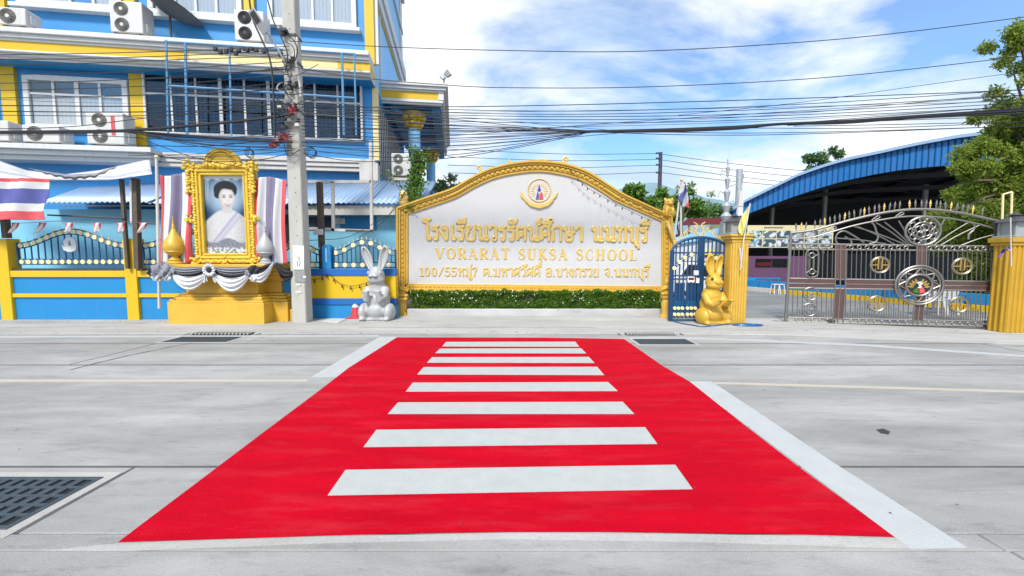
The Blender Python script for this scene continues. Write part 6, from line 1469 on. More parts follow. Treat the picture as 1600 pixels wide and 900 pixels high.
build(MB().prism([(cxc+x*0.82, z) for x, z in body], YC+0.2, YC+1.8), 'body', MAT['car_white'], car, bevel=0.06, seg=3)
build(MB().prism([(cxc+x*0.82, z) for x, z in [(-0.68,1.03),(0.60,1.02),(0.36,1.34),(-0.40,1.37)]], YC+0.185, YC+0.199), 'window', MAT['dark'], car, smooth=False)
for x in (-0.72, 0.76):
    w_ = build(MB().disc((cxc+x*0.82, 0.30), 0.29, YC+0.12, YC+0.32, 22), 'wheel', MAT['dark'], car); build(MB().disc((cxc+x*0.82, 0.30), 0.17, YC+0.105, YC+0.119, 16), 'rim', MAT['galvanised'], w_)
build(MB().box(cxc+0.85, cxc+0.97, YC+0.18, YC+0.3, 0.72, 0.84), 'headlight', MAT['lantern_glass'], car, bevel=0.01)
# blue crates behind the gate
for i, (px, py) in enumerate(((1064,497),(1082,499))):
    P = gr(px, py); P.y += 0.9; P.x = at(px,402,P.y).x
    cr8 = thing('plastic_crate', P, ['blue plastic crate behind the blue gate nearer the sign', 'blue plastic crate behind the blue gate nearer the rabbit'][i], 'crate', 'blue crates behind the gate')
    for s_ in (-1, 1): build(MB().box(P.x+s_*0.22-0.015, P.x+s_*0.22+0.015, P.y-0.2, P.y+0.2, 0.02, 0.42), 'side', MAT['paint_azure'], cr8, smooth=False); build(MB().box(P.x-0.205, P.x+0.205, P.y+s_*0.2-0.012, P.y+s_*0.2+0.012, 0.02, 0.42), 'side', MAT['paint_azure'], cr8, smooth=False)
    build(MB().box(P.x-0.205, P.x+0.205, P.y-0.188, P.y+0.188, 0.02, 0.05), 'base', MAT['paint_azure'], cr8, smooth=False)

# ================================================================== GATE PILLARS
def lantern(P, s, label):
    t = thing('lantern', P, label, 'lantern', 'grey lanterns on the gate pillars')
    build(MB().box(P.x-0.24*s, P.x+0.24*s, P.y-0.24*s, P.y+0.24*s, P.z, P.z+0.05*s), 'base', MAT['stone_grey'], t, bevel=0.01)
    build(MB().box(P.x-0.15*s, P.x+0.15*s, P.y-0.15*s, P.y+0.15*s, P.z+0.05*s, P.z+0.36*s), 'glass', MAT['lantern_glass'], t, smooth=False)
    me = MB().box(-0.02*s, 0.02*s, -0.02*s, 0.02*s, 0, 0.31*s).mesh('corner_post', MAT['stone_grey'], False)
    for a in (-1, 1):
        for b in (-1, 1): piece(me, 'corner_post', T(P.x+a*0.16*s, P.y+b*0.16*s, P.z+0.05*s), t)
    build(MB().frustum(P.x, P.y, P.z+0.36*s, P.z+0.50*s, 0.26*s, 0.26*s, 0.08*s, 0.08*s), 'roof', MAT['dark_metal'], t, bevel=0.008)
    build(MB().lathe([(0.07*s,0.50*s),(0.10*s,0.53*s),(0.05*s,0.58*s),(0.002,0.62*s)], P, 12), 'finial', MAT['dark_metal'], t); return t
YPm = gr(1157, 507).y
xp0, xp1 = at(1143.5,402,YPm).x, at(1170,402,YPm).x; zc_ = at(1157,366,YPm).z; w2 = (xp1-xp0)/2; xpc = (xp0+xp1)/2; ypc = YPm+w2
gp = thing('gate_pillar', (xpc, ypc, 0), 'golden ribbed gate pillar standing beside the golden rabbit', 'pillar')
build(MB().box(xp0+0.02, xp1-0.02, YPm+0.02, YPm+2*w2-0.02, 0, zc_-0.18), 'core', MAT['gold_pedestal'], gp, smooth=False)
rib = MB().tube([(0,0,0.02),(0,0,zc_-0.19)], 0.038, 8).mesh('rib', MAT['gold_paint'], True)
for i in range(6):
    x = xp0+0.045+(xp1-xp0-0.09)*i/5; piece(rib, 'rib', T(x, YPm+0.02, 0), gp)
    yy = YPm+0.06+(2*w2-0.12)*i/5
    if i < 5: piece(rib, 'rib', T(xp0+0.02, yy, 0), gp)
for z0, z1, w_ in ((zc_-0.19,zc_-0.12,w2+0.02),(zc_-0.12,zc_-0.05,w2+0.05),(zc_-0.05,zc_,w2+0.08)): build(MB().box(xpc-w_, xpc+w_, ypc-w_, ypc+w_, z0, z1), 'cap', MAT['gold_paint'], gp, bevel=0.01)
lantern(Vector((xpc-0.06, ypc, zc_)), 0.82, 'grey lantern on the ribbed pillar beside the golden rabbit')
# hose at its foot
mb = MB(); 
for k in range(3): mb.tube([(xpc+0.12+(0.34-0.06*k)*math.cos(a), YPm-0.2+(0.17-0.045*k)*math.sin(a), 0.026+0.006*k) for a in [i*6.283/24 for i in range(24)]], 0.013, 6, closed=True)
mb.tube(smooth_line([gr(1052,504)+Vector((0,0,.03)), gr(1066,507)+Vector((0,0,.03)), gr(1082,510)+Vector((0,0,.03)), gr(1100,512)+Vector((0,0,.03)), gr(1140,508)+Vector((0,0,.03))], 8), 0.013, 6)
o = build(mb, 'garden_hose', MAT['hose_blue'], None); tag(o, 'dark blue hose coiled at the foot of the ribbed pillar', 'hose')
# yellow pennant and white plate on the pillar
o = thing('yellow_flag', at(1158,420,YPm-0.12), 'small pale yellow flag on a stick leaning against the ribbed pillar', 'flag')
build(MB().tube([at(1157,422,YPm-0.1), at(1162,375,YPm-0.1), at(1172,318,YPm-0.1)], 0.014, 6), 'stick', MAT['paint_offwhite'], o)
build(MB().grid(lambda u, v: at(1172-10*v-11*u*(0.25+math.sin(2.6*v)*0.75), 322+42*v+3*math.sin(u*5)+4*u, YPm-0.1+0.05*math.sin(v*6+u*4)-0.02), 10, 20), 'cloth', MAT['cloth_yellow'], o, solid=0.005)
o = build(MB().bar(at(1158,418,YPm-0.05), at(1156,388,YPm-0.05), 0.035), 'flag_socket', MAT['paint_offwhite'], gp)
o = thing('banner_post', at(1148,352,YPm+0.9), 'thin post with a narrow white and pink plate rising behind the pillar', 'post')
build(MB().tube([at(1147,366,YPm+0.9), at(1153,320,YPm+0.9), at(1162,272,YPm+0.9)], 0.018, 6), 'post', MAT['galvanised'], o)
pb_ = [at(1152,337,YPm+0.86), at(1160.5,337,YPm+0.86), at(1162,298,YPm+0.86), at(1156,298,YPm+0.86)]
build(MB().prism([(p.x, p.z) for p in pb_], YPm+0.85, YPm+0.87), 'plate', MAT['cloth_white'], o, smooth=False)
pb_ = [at(1154,322,YPm+0.83), at(1161,322,YPm+0.83), at(1162,298,YPm+0.83), at(1156,298,YPm+0.83)]
build(MB().prism([(p.x, p.z) for p in pb_], YPm+0.835, YPm+0.845), 'pink_panel', MAT['paint_offwhite'], o, smooth=False)
# tiered silver spire behind
YT = 14.5; P = at(1132, 402, YT); P.z = 0
tw = thing('tiered_spire', (P.x, YT, 0), 'slender grey tiered spire with umbrella rings rising behind the blue gate', 'spire')
zz = lambda py: at(1132, py, YT).z
build(MB().box(P.x-0.35, P.x+0.35, YT-0.35, YT+0.35, 0, zz(400)), 'plinth', MAT['stone_grey'], tw, bevel=0.02); build(MB().frustum(P.x, YT, zz(400), zz(345), 0.25, 0.25, 0.12, 0.12), 'shaft', MAT['stone_grey'], tw)
prof = [(0.11,zz(345))]
for py, r in ((338,0.3),(332,0.13),(322,0.24),(316,0.08),(300,0.18),(296,0.06),(280,0.14),(277,0.045),(262,0.11),(259,0.035),(250,0.07),(247,0.02),(234,0.004)): prof.append((r*0.62, zz(py)))
build(MB().lathe(prof, (P.x, YT, 0), 14), 'tiers', MAT['galvanised'], tw)
for dx_, z_ in ((0.12, 318), (-0.12, 303), (0.15, 292), (-0.1, 270)): build(MB().tube([(P.x, YT, zz(z_)), (P.x+dx_*2, YT, zz(z_-4)), (P.x+dx_*2.6, YT, zz(z_+5))], 0.018, 5), 'streamer', MAT['galvanised'], tw)
# right-hand pillar
YQ = gr(1581, 521).y; xq = at(1580,402,YQ).x
gq = thing('gate_pillar', (xq+0.45, YQ+0.4, 0), 'golden ribbed gate pillar at the far end of the steel gate', 'pillar'); zq = at(1560,371,YQ).z
build(MB().box(xq+0.02, xq+0.9, YQ+0.02, YQ+0.34, 0, zq-0.15), 'core', MAT['gold_ochre'], gq, smooth=False)
rib2 = MB().tube([(0,0,0.02),(0,0,zq-0.16)], 0.028, 8).mesh('rib', MAT['gold_ochre'], True)
for i in range(9):
    piece(rib2, 'rib', T(xq+0.06+i*0.10, YQ+0.02, 0), gq)
    if i < 3: piece(rib2, 'rib', T(xq+0.02, YQ+0.09+i*0.10, 0), gq)
for z0, z1, w_ in ((zq-0.17,zq-0.10,0.02),(zq-0.10,zq,0.05)): build(MB().box(xq-w_, xq+0.92+w_, YQ-w_, YQ+0.36+w_, z0, z1), 'cap', MAT['gold_ochre'], gq, bevel=0.01)
lantern(Vector((xq+0.25, YQ+0.2, zq)), 0.9, 'grey lantern on the golden pillar at the end of the steel gate')
o = thing('hanging_flag', at(1570,420,YQ-0.08), 'small crumpled red, white and blue flag hanging from the golden pillar', 'flag')
build(MB().tube([at(1580,416,YQ-0.08), at(1579,340,YQ-0.08)], 0.011, 6), 'stick', MAT['paint_offwhite'], o)
cloth(lambda u, v: at(1577-18*u+3*math.sin(v*4), 383+9*v+(16-6*v)*u+3*math.sin(u*8+v*3), YQ-0.10+0.05*math.sin(u*11+v*5)), 20, 14, ['cloth_red','cloth_white','cloth_navy'], lambda u, v: 2 if v < 0.35 else (1 if v < 0.55 else 0), 'cloth', o)
o = thing('post_pair', at(1573,380,YQ+1.2), 'two pale bare posts joined by a bar above the golden pillar', 'posts')
for px, t_ in ((1565,304),(1579,300)): build(MB().tube([at(px,375,YQ+1.3), at(px+2,t_,YQ+1.3)], 0.022, 8), 'post', MAT['disc_cream'], o)
build(MB().tube([at(1566,304,YQ+1.3), at(1581,300,YQ+1.3)], 0.02, 8), 'bar', MAT['disc_cream'], o)

# ================================================================== STEEL SLIDING GATE
ga, gb_ = gr(1228, 503), gr(1557, 516)
FG = Frame(ga.x, ga.y, math.atan2(gb_.y-ga.y, gb_.x-ga.x))
sgt = thing('sliding_gate', (ga+gb_)/2, 'long stainless steel sliding gate with spiked arched top and school medallion', 'gate')
def gpt(px, py, y=0.0): s, z = FG.hit(px, py, y); return FG.M @ Vector((s, y, z))
def gtube(pts, r, name, mat='steel', y=0.0, n=6, par=sgt, k=5, sm_=True):
    L = [gpt(*p, y) for p in pts]
    if sm_ and len(L) > 2: L = smooth_line(L, k)
    return build(MB().tube(L, r, n), name, MAT[mat], par)
UP = [(1235,364),(1267,360),(1299,352),(1332,343),(1369,334.5),(1400,329.5),(1430,327),(1464,328),(1502,333),(1528,338.5),(1561,346)]
LW = [(1235,373.5),(1267,371),(1299,362.5),(1332,353),(1369,345),(1408,339),(1445,338),(1489,342),(1528,350),(1566,360)]
gtube(UP, 0.030, 'arch_rail', n=8); gtube(LW, 0.019, 'arch_rail')
RA = lambda x: 381.0+(x-1235)*0.0125; RB = lambda x: 389.3+(x-1235)*0.009
M0 = lambda x: 435+(x-1230)*0.0165; M1 = lambda x: 450+(x-1230)*0.0135
B0 = lambda x: 495.8+(x-1228)*0.021; B1 = lambda x: 502.6+(x-1228)*0.024
for fn, r in ((RA,0.024),(RB,0.022),(B0,0.02),(B1,0.03)): gtube([(1231,fn(1231)),(1557,fn(1557))], r, 'rail', sm_=False)
for fn in (M0, M1): gtube([(1230,fn(1230)),(1557,fn(1557))], 0.022, 'rail', sm_=False)
def gbox(xa, ya, xb, yb, y0, y1, name, mat, par=sgt):
    a = FG.hit(xa, ya); b = FG.hit(xb, yb); return build(MB().box(min(a[0],b[0]), max(a[0],b[0]), y0, y1, min(a[1],b[1]), max(a[1],b[1])).xf(FG.M), name, MAT[mat], par, smooth=False)
gtube([(1236,363.5),(1227.5,503)], 0.035, 'end_post', sm_=False); gtube([(1558,346),(1553,511)], 0.045, 'end_post', 'dark_metal', sm_=False)
def quadp(pts, y0, y1, name, mat):
    q = [FG.hit(*p) for p in pts]; build(MB().prism(q, y0, y1).xf(FG.M), name, MAT[mat], sgt, smooth=False)
for a, b in ((1231,1305),(1321,1428),(1446,1556)):
    for t0, t1 in ((0.10,0.44),(0.56,0.90)):
        f = lambda x, t: M0(x)+(M1(x)-M0(x))*t
        quadp([(a,f(a,t1)),(b,f(b,t1)),(b,f(b,t0)),(a,f(a,t0))], -0.015, 0.015, 'brown_board', 'brown_panel')
    m = lambda x: (M0(x)+M1(x))/2
    gtube([(a,m(a)),(b,m(b))], 0.010, 'bead', sm_=False, y=-0.02)
for (xa, xb, dxl) in ((1305,1321,-4),(1432,1447,-6)):
    mid = (xa+xb)/2
    for u0, u1 in ((xa,mid-0.8),(mid+0.8,xb)):
        quadp([(u0,M0(u0)),(u1,M0(u1)),(u1+0.6,RA(u1)),(u0+0.6,RA(u0))], -0.018, 0.018, 'brown_post', 'brown_panel')
        quadp([(u0+dxl,B0(u0)),(u1+dxl,B0(u1)),(u1-0.5,M1(u1)),(u0-0.5,M1(u0))], -0.018, 0.018, 'brown_post', 'brown_panel')
    for x in (xa, mid, xb): gtube([(x+dxl,B1(x)),(x-0.3,M1(x)),(x,M0(x)),(x+0.8,RA(x))], 0.014, 'post_bead', y=-0.022, sm_=False)
def skip(x): return 1303 < x < 1323 or 1424 < x < 1449
def near(x, y0, y1, cs):
    return None
for i in range(42):
    x = 1237+(1553-1237)*(i+0.5)/42
    if skip(x): continue
    gtube([(x-1.2,M0(x)),(x,RB(x))], 0.0085, 'bar', sm_=False, n=5); gtube([(x-2.6,B0(x)),(x-1.6,M1(x))], 0.011, 'bar', sm_=False, n=5)
    xs = x+3.6; t_ = abs(math.sin(i*0.55))
    if not skip(xs): gtube([(xs-2.6,B0(xs)),(xs-2.3,B0(xs)-7-14*t_)], 0.009, 'short_bar', sm_=False, n=5)
def gring(cx, cy, r, tr, name, mat='steel', y=-0.02, par=sgt, rz=None, n=22):
    s, z = FG.hit(cx, cy, y); k = (FG.M @ Vector((s, y, z))).y/FPX
    mb = MB().ring((s, y, z), r*k, tr, n, 6, rz=(rz*k if rz else None)).xf(FG.M); return build(mb, name, MAT[mat], par), s, z, k
x = 1245
while x < 1553:
    if not skip(x): gring(x, (RA(x)+RB(x))/2, 2.6, 0.011, 'ring', n=12); gring(x, (B0(x)+B1(x))/2, 2.2, 0.010, 'ring', n=12)
    x += 12.2
# spikes along the arch
ssm = MB().lathe([(0.012,-0.02),(0.012,0.09),(0.028,0.10),(0.028,0.115),(0.012,0.125),(0.034,0.16),(0.02,0.21),(0.001,0.27)], (0,0,0), 8, sy=0.6)
sme = ssm.mesh('spike', MAT['steel'], True); sme2 = MB(); sme2.v = ssm.v; sme2.f = ssm.f; sme2 = sme2.mesh('spike', MAT['gold_letter'], True)
for i, x in enumerate([1244,1251,1258,1273,1281,1289,1297,1304,1312,1319,1327,1335,1343,1350,1358,1366,1374,1381,1389,1397,1405,1421,1430,1440,1446,1453,1462,1469,1477,1485,1494,1503,1511,1519,1534]):
    p = gpt(x, interp(UP, x)); piece(sme2 if i % 4 == 1 else sme, 'spike', Matrix.Translation(p) @ SC(0.75,0.75,0.85) @ RZ(FG.a) @ Matrix.Rotation(R(random.uniform(-5,5)), 4, 'Y'), sgt)
# scrolls between the two arches and rays
for x in (1250,1268,1285,1301,1369,1406):
    yu, yl = interp(UP, x), interp(LW, x); gtube([(x-7,yl-0.5),(x-3,yl-4),(x+3,yu+2.5),(x+6,yu+5),(x+2,yl-3),(x-2,yl-1.5)], 0.014, 'scroll')
for a, b in (((1332,353),(1412,381)), ((1306,372),(1384,381)), ((1369,348),(1418,382)), ((1382,347),(1422,382)), ((1340,354),(1398,382)), ((1476,342),(1456,383)), ((1512,348),(1458,384)), ((1530,352),(1468,384)), ((1556,366),(1500,384)), ((1404,345),(1424,381))):
    gtube([a, ((a[0]+b[0])/2, (a[1]+b[1])/2-1.5), b], 0.013, 'ray')
gtube([(1320,370),(1329,375),(1330,381),(1322,384),(1312,383),(1306,376),(1308,366),(1318,361),(1330,366),(1350,379)], 0.018, 'scroll')
gtube([(1360,346),(1366,352),(1369,361),(1372,370),(1368,378),(1358,381)], 0.018, 'scroll'); gtube([(1510,346),(1521,350),(1522,358),(1514,366),(1513,374)], 0.018, 'scroll')
# upper wheel with a quatrefoil
gring(1442, 361, 22, 0.024, 'wheel'); gring(1442, 361, 13.5, 0.016, 'wheel')
for a in range(4): gring(1442+5.6*math.cos(a*1.571+0.5), 361+5.6*math.sin(a*1.571+0.5), 5.2, 0.014, 'petal', n=14)
for a in range(12): gring(1442+17.8*math.cos(a*0.5236), 361+17.8*math.sin(a*0.5236), 4.0, 0.012, 'petal', n=12)
gtube([(1445,328),(1444,339)], 0.02, 'stub', sm_=False)
# brass roundels with crosses
for cx, cy, r in ((1375,414,12.3),(1370,474.5,12),(1503.5,416,12.5),(1498,476,12)):
    o, s, z, k = gring(cx, cy, r, 0.017, 'roundel', 'steel'); gring(cx, cy, r*0.88, 0.010, 'roundel', 'brass')
    mb = MB()
    for d in (-2.4, 2.4): mb.box(s+d*k-0.012, s+d*k+0.012, -0.035, -0.01, z-r*0.55*k, z+r*0.85*k)
    mb.box(s-r*0.85*k, s-2.4*k, -0.034, -0.011, z-0.012, z+0.012); mb.box(s+2.4*k, s+r*0.85*k, -0.034, -0.011, z-0.012, z+0.012); build(mb.xf(FG.M), 'roundel_cross', MAT['brass'], o if False else sgt, smooth=False)
# oval panel and lower rings in the first bay
gtube([(1259,398),(1262,391.5),(1269,389.8),(1276,391.5),(1279,398),(1278,425),(1275,431.5),(1268,433.5),(1261,431.5),(1258.5,425),(1259,398)], 0.018, 'oval_ring', y=-0.02)
for cy, f in ((399,1),(424.5,-1)):
    gring(1269, cy, 3.8, 0.014, 'ring', n=14); gtube([(1259,cy-2*f),(1264,cy+1*f),(1269,cy+5*f),(1274,cy+1*f),(1279,cy-2*f)], 0.012, 'scroll', y=-0.02)
for x in (1265.5, 1272): gtube([(x,404),(x-0.5,420)], 0.012, 'bar', sm_=False)
for cy in (459, 484): gring(1266.5 if cy < 470 else 1264.5, cy, 9.8, 0.018, 'ring'); gtube([(1258,cy+2),(1264,cy+4),(1268,cy-1),(1274,cy+1)], 0.012, 'scroll', y=-0.02)
# medallion
o, s, z, k = gring(1436, 445.6, 30.2, 0.025, 'medallion_rim', y=-0.05, n=36); gring(1436, 445.6, 26.5, 0.018, 'medallion_rim', y=-0.05, n=36); gring(1436, 445.6, 16.5, 0.026, 'medallion_rim', y=-0.06, n=30)
md = sub('medallion', sgt)
build(MB().disc((s, z), 16*k, -0.045, -0.01, 30).xf(FG.M), 'plate', MAT['cloth_black'], md)
for i in range(8):
    a = i*0.785+0.39; L = []
    for t in range(9):
        b_ = a-0.39+0.785*t/8; rr = (26.2-8.6*math.sin(math.pi*t/8))*k; L.append((s+rr*math.cos(b_), -0.05, z+rr*math.sin(b_)))
    build(MB().tube(L, 0.016, 6).xf(FG.M), 'scallop', MAT['steel'], md)
mb = MB()
for i in range(9):
    a = R(8)+R(164)*i/8
    if abs(a-1.571) < 0.15: continue
    mb.tube([(s+r_*k*math.cos(a), -0.05, z+(r_*math.sin(a)-4)*k) for r_ in (6.5,10,14.5)], [0.008,0.03,0.012], 6, flat=0.4)
build(mb.xf(FG.M), 'rays', MAT['brass'], md)
def mpoly(pts, mat, y): build(MB().prism([(s+x*k, z+v*k) for x, v in pts], y, y+0.012).xf(FG.M), 'mark', MAT[mat], md, smooth=False)
mpoly([(1,-13),(8,-11),(6,-5),(3,-1),(0.5,-5)], 'cloth_red', -0.062); mpoly([(-8,-11),(-0.5,-13),(-0.5,-6),(-4,-4)], 'leaf_hedge', -0.062)
build(MB().tube(smooth_line([Vector((s+x*k, -0.07, z+v*k)) for x, v in [(-2.6,2.5),(0,4.6),(2.4,2.2),(-0.4,0.2),(1.6,-2.6),(-2,-4)]], 5), 0.017, 6).xf(FG.M), 'numeral', MAT['paper'], md)
# wheels under the gate
for x in (1296, 1301, 1545): 
    s_, z_ = FG.hit(x, 505); build(MB().disc((s_, 0.06), 0.045, -0.03, 0.03, 14).xf(FG.M), 'wheel', MAT['dark_metal'], sgt)
tr_ = build(MB().box(-0.3, 8.2, -0.03, 0.03, 0.0, 0.018).xf(FG.M), 'gate_track', MAT['dark_metal'], None, smooth=False); tag(tr_, 'dark steel floor track under the sliding gate', 'track')
# ================================================================== BLUE ARCHED HALL
ha = at(1145, 402, 19.5); hb = at(1500, 402, 16.6)
FH = Frame(ha.x, ha.y, math.atan2(hb.y-ha.y, hb.x-ha.x))
hall = thing('assembly_hall', FH.M @ Vector((8, 6, 0)), 'open hall under a wide arched blue metal roof behind the steel gate', 'hall')
topp = [(1145,328),(1161,317),(1198,298.7),(1244,276),(1280,263),(1319,251.5),(1375,240),(1405,233),(1450,224),(1493,216.5),(1540,211),(1600,207)]
botp = [(1145,341),(1161,337),(1198,322.7),(1244,305.8),(1280,294),(1319,282.7),(1364,273),(1405,266),(1450,261),(1500,257.5),(1540,254),(1600,251)]
tp = [FH.hit(*p) for p in topp]; bp_ = [FH.hit(*p) for p in botp]
sm_s = tp[-1][0]
def sym(pts):
    L = [(s, z) for s, z in pts]; return L + [(2*sm_s-s, z) for s, z in reversed(L[:-1])]
TPs, BPs = sym(tp), sym(bp_)
zt_ = lambda s: interp(TPs, s); zb2 = lambda s: interp(BPs, s)
sx0, sx1 = TPs[0][0], TPs[-1][0]
s = sx0; pw = 1.2
while s < sx1-0.1:
    n = 24; mb = MB(); e = min(s+pw, sx1)
    for i in range(n):
        a = s+(e-s)*i/n; b = s+(e-s)*(i+1)/n; ya = -0.05 if (i % 4) in (0,) else 0.0; 
        mb.add([(a, ya, zb2(a)), (b, ya if i % 4 else 0.0, zb2(b)), (b, ya if i % 4 else 0.0, zt_(b)), (a, ya, zt_(a))], [(0,1,2,3)])
    build(mb.xf(FH.M), 'fascia_panel', MAT['roof_blue'], hall, smooth=False, solid=0.01); s = e
def along(fn, y0, y1, th, name, mat, m=40):
    poly = [(sx0+(sx1-sx0)*i/m, fn(sx0+(sx1-sx0)*i/m)) for i in range(m+1)]
    build(MB().prism(poly+[(a, b-th) for a, b in reversed(poly)], y0, y1).xf(FH.M), name, MAT[mat], hall, smooth=False)
along(lambda s: zt_(s)+0.05, -0.15, 26, 0.08, 'roof_sheet', 'roof_blue'); along(lambda s: zt_(s)-0.12, 0.1, 26, 0.05, 'roof_lining', 'roof_under')
along(lambda s: zt_(s)+0.10, -0.22, 0.05, 0.12, 'edge_trim', 'tin_blue')
for y_ in (3.5, 8, 13, 18): along(lambda s: zb2(s)+0.3, y_, y_+0.15, 0.22, 'truss', 'dark_metal', 24)
for s_ in [sx0+1.2+i*2.2 for i in range(9)]: build(MB().box(s_, s_+0.1, 0.1, 25, zt_(s_)-0.35, zt_(s_)-0.2).xf(FH.M), 'purlin', MAT['dark_metal'], hall, smooth=False)
build(MB().prism([(sx0, 0)]+[(sx0+(sx1-sx0)*i/20, zt_(sx0+(sx1-sx0)*i/20)-0.2) for i in range(21)]+[(sx1, 0)], 17.5, 17.8).xf(FH.M), 'back_wall', MAT['wall_dim'], hall, smooth=False)
build(MB().box(sx0-0.2, sx0+0.1, 3.0, 17.5, 0, zb2(sx0)+0.3).xf(FH.M), 'side_wall', MAT['paint_pale_yellow'], hall, smooth=False)
col_me = MB().lathe([(0.14,0),(0.14,5.8)], (0,0,0), 12).mesh('column', MAT['galvanised'], True)
for s_, y_ in ((sx0+0.3,0.6),(sx0+6.2,9),(sx0+11,9),(sx0+16,0.6),(sx0+3.4,9)): piece(col_me, 'column', FH.M @ T(s_, y_, 0), hall)
# inner pink classroom front
YI = 23.5
ix = lambda px, Y=YI: at(px, 402, Y).x
iz = lambda py, Y=YI: at(1200, py, Y).z
cl = thing('classroom_front', (ix(1210), YI, 0), 'pink classroom wall with dark windows inside the hall', 'wall')
build(MB().box(ix(1171), ix(1262), YI, YI+0.2, 0, iz(400)), 'wall', MAT['pink'], cl, smooth=False)
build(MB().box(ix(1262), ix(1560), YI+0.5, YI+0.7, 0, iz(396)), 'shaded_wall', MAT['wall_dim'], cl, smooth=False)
build(MB().box(ix(1150), ix(1171), YI, YI+0.2, 0, iz(400)), 'end_wall', MAT['paint_pale_yellow'], cl, smooth=False)
for a, b in ((1207,1215),(1216,1223.5),(1224.5,1232),(1181,1205)):
    w_ = build(MB().box(ix(a), ix(b), YI-0.04, YI-0.005, iz(418), iz(404.5)), 'window', MAT['dark'], cl, smooth=False)
    build(MB().box(ix(a)-0.05, ix(b)+0.05, YI-0.08, YI-0.041, iz(419), iz(418)), 'sill', MAT['galvanised'], w_, smooth=False)
build(MB().box(ix(1182), ix(1204), YI-0.07, YI-0.042, iz(415.5), iz(410)), 'red_display', MAT['cloth_red'], cl, smooth=False)
for i in range(0): build(MB().box(ix(1250+i*30), ix(1270+i*30), YI-0.04, YI-0.005, iz(428), iz(404)), 'window', MAT['dark'], cl, smooth=False)
build(MB().box(ix(1165), ix(1560), YI-2.4, YI, 0.02, 0.16), 'maroon_step', MAT['maroon'], cl, smooth=False)
# stage edge: blue above, orange below, slanting toward the gate
pa, pb2 = gr(1165, 454), gr(1560, 490)
FS = Frame(pa.x, pa.y, math.atan2(pb2.y-pa.y, pb2.x-pa.x)); Ls = (pb2-pa).length
stg = thing('low_barrier', pa.lerp(pb2, 0.5), 'long low barrier painted blue above and orange below across the yard', 'barrier')
n = 12
for i in range(n):
    a, b = Ls*i/n, Ls*(i+1)/n-0.03
    build(MB().box(a, b, -0.06, 0.25, 0, 0.20).xf(FS.M), 'orange_block', MAT['paint_yellow'] if i > 1 else MAT['paint_offwhite'], stg, bevel=0.01)
    build(MB().box(a, b, 0.0, 0.3, 0.20, 0.52).xf(FS.M), 'blue_block', MAT['paint_azure'], stg, bevel=0.01)
# banner with photographs
YH = 19.2
bn = thing('photo_banner', at(1200, 388, YH), 'wide cream banner with two rows of photographs hanging inside the hall', 'banner')
bx0, bx1, bz0, bz1 = ix(1166,YH), ix(1300,YH), at(1200,387,YH).z, at(1200,352,YH).z
build(MB().box(bx0, bx1, YH, YH+0.04, bz0, bz1), 'sheet', MAT['poster_cream'], bn, smooth=False)
rnd = random.Random(21)
for r_ in range(2):
    for c_ in range(6):
        x0 = bx0+0.08+(bx1-bx0-0.1)*c_/6; x1 = x0+(bx1-bx0)/6-0.05; z1 = bz0+(bz1-bz0)*(0.76-0.38*r_); z0 = z1-(bz1-bz0)*0.34
        mb = MB().grid(lambda u, v: Vector((x0+(x1-x0)*u, YH-0.008, z0+(z1-z0)*v)), 16, 10); sd2 = rnd.uniform(0, 50)
        base = rnd.choice([(0.05,0.07,0.09),(0.10,0.12,0.14),(0.04,0.08,0.09)]); cs = [(0.62,0.62,0.66),(0.45,0.5,0.56),(0.10,0.30,0.36),(0.5,0.42,0.42)]
        mb.c = []
        for p in mb.v:
            q = noise.noise(Vector((p.x*4, p.z*5, sd2))); mb.c.append(cs[int(abs(noise.noise(Vector((p.x*2, p.z*2, sd2+9))))*11) % 4] if q > 0.02 else base)
        build(mb, 'photograph', MAT['print_cloth'], bn, smooth=False)
lt = MB(); 
for i in range(11): lt.box(ix(1192+i*2.7,YH), ix(1194+i*2.7,YH), YH-0.006, YH-0.002, at(1200,356.8,YH).z, at(1200,354.6,YH).z)
build(lt, 'heading', MAT['rust'], bn, smooth=False)
# blue bench rail
YBn = 19.8; bnz = lambda py: at(1200, py, YBn).z
be = thing('bench', (ix(1195,YBn), YBn, 0), 'blue metal bench with a rail before the pink classroom wall', 'bench')
build(MB().box(ix(1166,YBn), ix(1225,YBn), YBn-0.2, YBn+0.2, bnz(443), bnz(441)), 'seat', MAT['paint_azure'], be, smooth=False)
build(MB().box(ix(1166,YBn), ix(1225,YBn), YBn+0.2, YBn+0.25, bnz(436), bnz(434)), 'back_rail', MAT['paint_azure'], be, smooth=False)
build(MB().box(ix(1165,YBn), ix(1178,YBn), YBn-0.22, YBn-0.2, bnz(441), bnz(433)), 'end_panel', MAT['paint_azure'], be, smooth=False)
for px in (1168,1183,1196,1210,1223): build(MB().tube([(ix(px,YBn), YBn+0.22, 0.02), (ix(px,YBn), YBn+0.22, bnz(434))], 0.03, 6), 'leg', MAT['paint_azure'], be)
# plastic stools by the bench
for i, px in enumerate((1214, 1221)):
    x = ix(px, 17.6); t = thing('plastic_stool', (x, 17.6, 0.02), ['white plastic stool beside the bench', 'white plastic stool at the end of the bench'][i], 'stool', 'white plastic stools')
    build(MB().box(x-0.13, x+0.13, 17.47, 17.73, 0.42, 0.46), 'seat', MAT['plastic_white'], t, bevel=0.02)
    for a in (-1, 1):
        for b in (-1, 1): build(MB().tube([(x+a*0.10, 17.6+b*0.10, 0.42), (x+a*0.14, 17.6+b*0.14, 0.02)], 0.022, 6), 'leg', MAT['plastic_white'], t)
